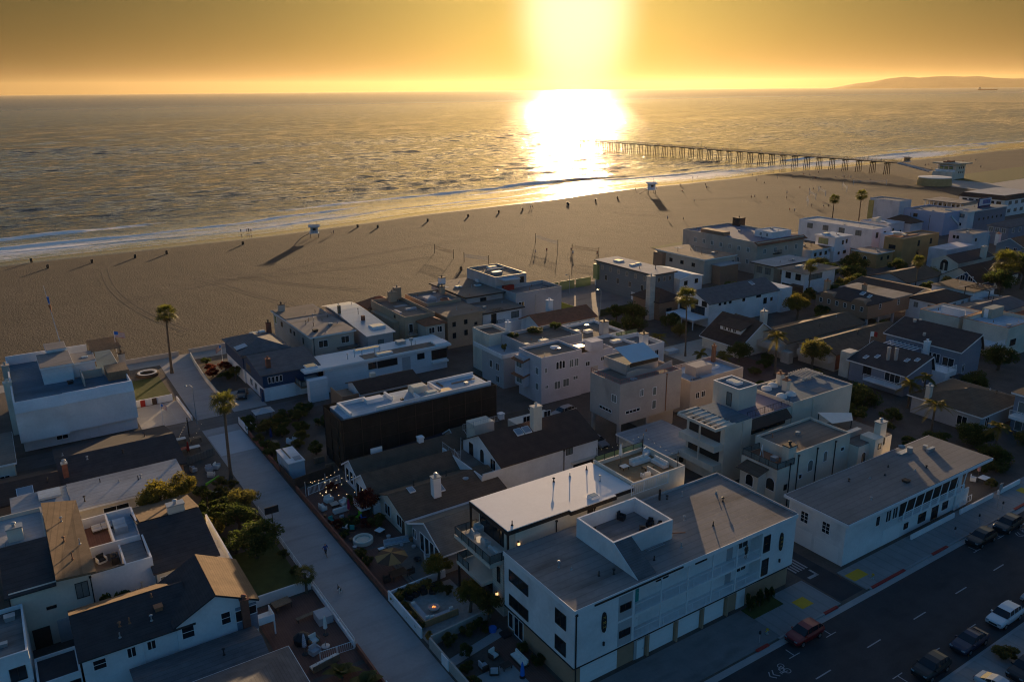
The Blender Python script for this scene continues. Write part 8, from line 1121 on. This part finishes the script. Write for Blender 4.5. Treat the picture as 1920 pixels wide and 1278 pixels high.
railmb(MB(), [(493.2, 640.2), (493.2, 651.8), (509.8, 651.8), (509.8, 640.2)], 8, 1.1, 1.2, .05, 3).obj('railing', DWOOD, t)
for k in range(9): y = 330 + k * 38; MB().tube([(502.6, y, 8), (502.6, y, 12.4)], .08, 5).lathe(502.6, y, [(0, 12.2), (.3, 12.4), (0, 12.7)], 8).obj('lamp_post', IRON, t)
def tower(label, x, y, m, rz=0, s=1.0, ramp=True):
    t = thing('lifeguard_tower', label, 'lifeguard tower', 0, 0, 0); MB().box(-1.6, 1.6, -1.5, 1.5, 1.5, 1.65).obj('platform', TRIMW, t); MB().box(-1.25, 1.25, -1.15, 1.15, 1.65, 3.7).obj('cabin', m, t); MB().slab([(-1.9, -1.8, 3.85), (1.9, -1.8, 3.85), (1.9, 1.8, 4.15), (-1.9, 1.8, 4.15)], .16).obj('roof', m, t); MB().box(-.5, .5, -1.19, -1.16, 2.4, 3.3).obj('window', GLASS, t)
    for sx in (-1, 1):
        for sy in (-1, 1): MB().tube([(sx * 1.3, sy * 1.2, -.3), (sx * 1.3, sy * 1.2, 1.5)], .1, 6).obj('leg', WOOD, t)
    if ramp: MB().slab([(-4.6, -.6, .05), (-1.6, -.6, 1.6), (-1.6, .6, 1.6), (-4.6, .6, .05)], .1).obj('ramp', WOOD, t)
    railmb(MB(), [(-1.6, -1.5), (1.6, -1.5)], 1.65, .9, .5, .03).obj('railing', TRIMW, t); MB().cyl(.9, .8, 4, 5.6, .03, 5).obj('mast', IRON, t); t.location = (x, y, -.05); t.rotation_euler = (0, 0, rz); t.scale = (s,) * 3
tower('shade-tinted white lifeguard tower on stilts casting a long shadow on the sand', 107.8, 307.2, mat('white paint in blue shade', (.34, .39, .42), .8, .12), -.35, 1.15); tower('white lifeguard tower on stilts near the glittering wash', 308.4, 331, WHITE, -.5, 1.45); tower('dark lifeguard tower beyond the lifeguard headquarters', 575, 346, BROWNWALL, -.5, 1.3)  # first tower is white; blue shade is put into its colour
BN = [(10.8, 318.3), (14.6, 302.8), (27.9, 303.8), (41.6, 304.4), (52.2, 305.5), (79.9, 308.1), (131.3, 319.9), (137.7, 313.7), (162.8, 316.4), (184.3, 317.9), (202.1, 319.8), (216.0, 320.5), (244.4, 321.6), (124.8, 220.6), (245.9, 324.5), (264.1, 324.6), (279.5, 325.4)]
b0 = None
for x, y in BN:
    if b0 is None:
        b0 = thing('rubbish_bin', 'dark barrel bin standing alone on the open sand', 'bin', x, y, -.06, 'bins along the beach'); MB().lathe(x, y, [(.38, -.1), (.42, .4), (.40, 1.0), (.36, 1.0), (.34, .6)], 12).obj('barrel', DWOOD, b0); MB().lathe(x, y, [(.44, .96), (.44, 1.06), (.36, 1.06)], 12).obj('rim', IRON, b0); b0.scale = (1.05,) * 3
    else: dup(b0, (x, y, -.06))
def net(label, a, b, m=DWOOD, h=2.6, orange=False, grp=None):
    t = thing('volleyball_net', label, 'volleyball net', (a[0] + b[0]) / 2, (a[1] + b[1]) / 2, -.06, grp)
    for p in (a, b): MB().cyl(p[0], p[1], -.1, h + .6, .1, 6).obj('post', m, t)
    g = MB(); A, B_ = V(*a, 0), V(*b, 0)
    for i in range(7): z = h - .95 + i * .16; g.tube([A + V(0, 0, z), A.lerp(B_, .5) + V(0, 0, z - .12), B_ + V(0, 0, z)], .03 if i in (0, 6) else .01, 3)
    for i in range(41): p = A.lerp(B_, i / 40); g.tube([p + V(0, 0, h - 1.0), p + V(0, 0, h)], .01, 3)
    g.obj('net', TERRA if orange else FABRICW, t)
net('volleyball net with orange mesh left of the middle beach houses', (131.3, 250.7), (131.9, 238.2), orange=True); net('slack volleyball net behind the tall grey house', (132.1, 231.3), (136.3, 222.4)); net('volleyball net with tall dark posts near the players', (171.6, 246), (170.2, 230), DWOOD, 3); net('orange-banded volleyball net just behind the slate-blue house', (170.8, 222.4), (174.4, 212.0), orange=True)
G2 = 'white-posted volleyball nets'
for i, (a, b) in enumerate((((369.5, 274.5), (358, 262)), ((387.3, 282.2), (374, 268)), ((413.2, 285.3), (398, 272)), ((347.3, 259.2), (336, 250)), ((430, 290), (444, 278)))): net('white-posted volleyball net on the sand behind the long white house', a, b, TRIMW, grp=G2)
# far out
t = thing('cargo_ship', 'long cargo ship far out on the right of the horizon', 'ship', 0, 0, 0); g = MB().add([(-95, -14, -3), (95, -14, -3), (110, 0, -3), (95, 14, -3), (-95, 14, -3), (-100, -15, 14), (98, -15, 14), (125, 0, 18), (98, 15, 14), (-100, 15, 14)], [(4, 3, 2, 1, 0), (5, 6, 7, 8, 9), (0, 1, 6, 5), (1, 2, 7, 6), (2, 3, 8, 7), (3, 4, 9, 8), (4, 0, 5, 9)]); g.obj('hull', BROWNWALL, t); bx(t, 'superstructure', BEIGE, -92, -68, -12, 12, 14, 38)
for k in range(4): bx(t, 'cargo_crane', BEIGE, -40 + k * 34, -37 + k * 34, -3, 3, 14, 32)
t.location = (10660, 5500, 0); t.rotation_euler = (0, 0, -.98)
# ---------------------------------------------------------------- haze in the air
hz = MB().box(-61000, 61000, -2500, 61000, -4, 720).obj('haze', bpy.data.materials.new('haze')); hz['kind'] = 'stuff'
m = hz.data.materials[0]; m.use_nodes = True; m.node_tree.nodes.remove(m.node_tree.nodes['Principled BSDF'])
pv = m.node_tree.nodes.new('ShaderNodeVolumePrincipled'); pv.inputs['Color'].default_value = (.80, .64, .38, 1); pv.inputs['Density'].default_value = 0.0000125; pv.inputs['Anisotropy'].default_value = .52
m.node_tree.links.new(pv.outputs[0], m.node_tree.nodes['Material Output'].inputs['Volume'])
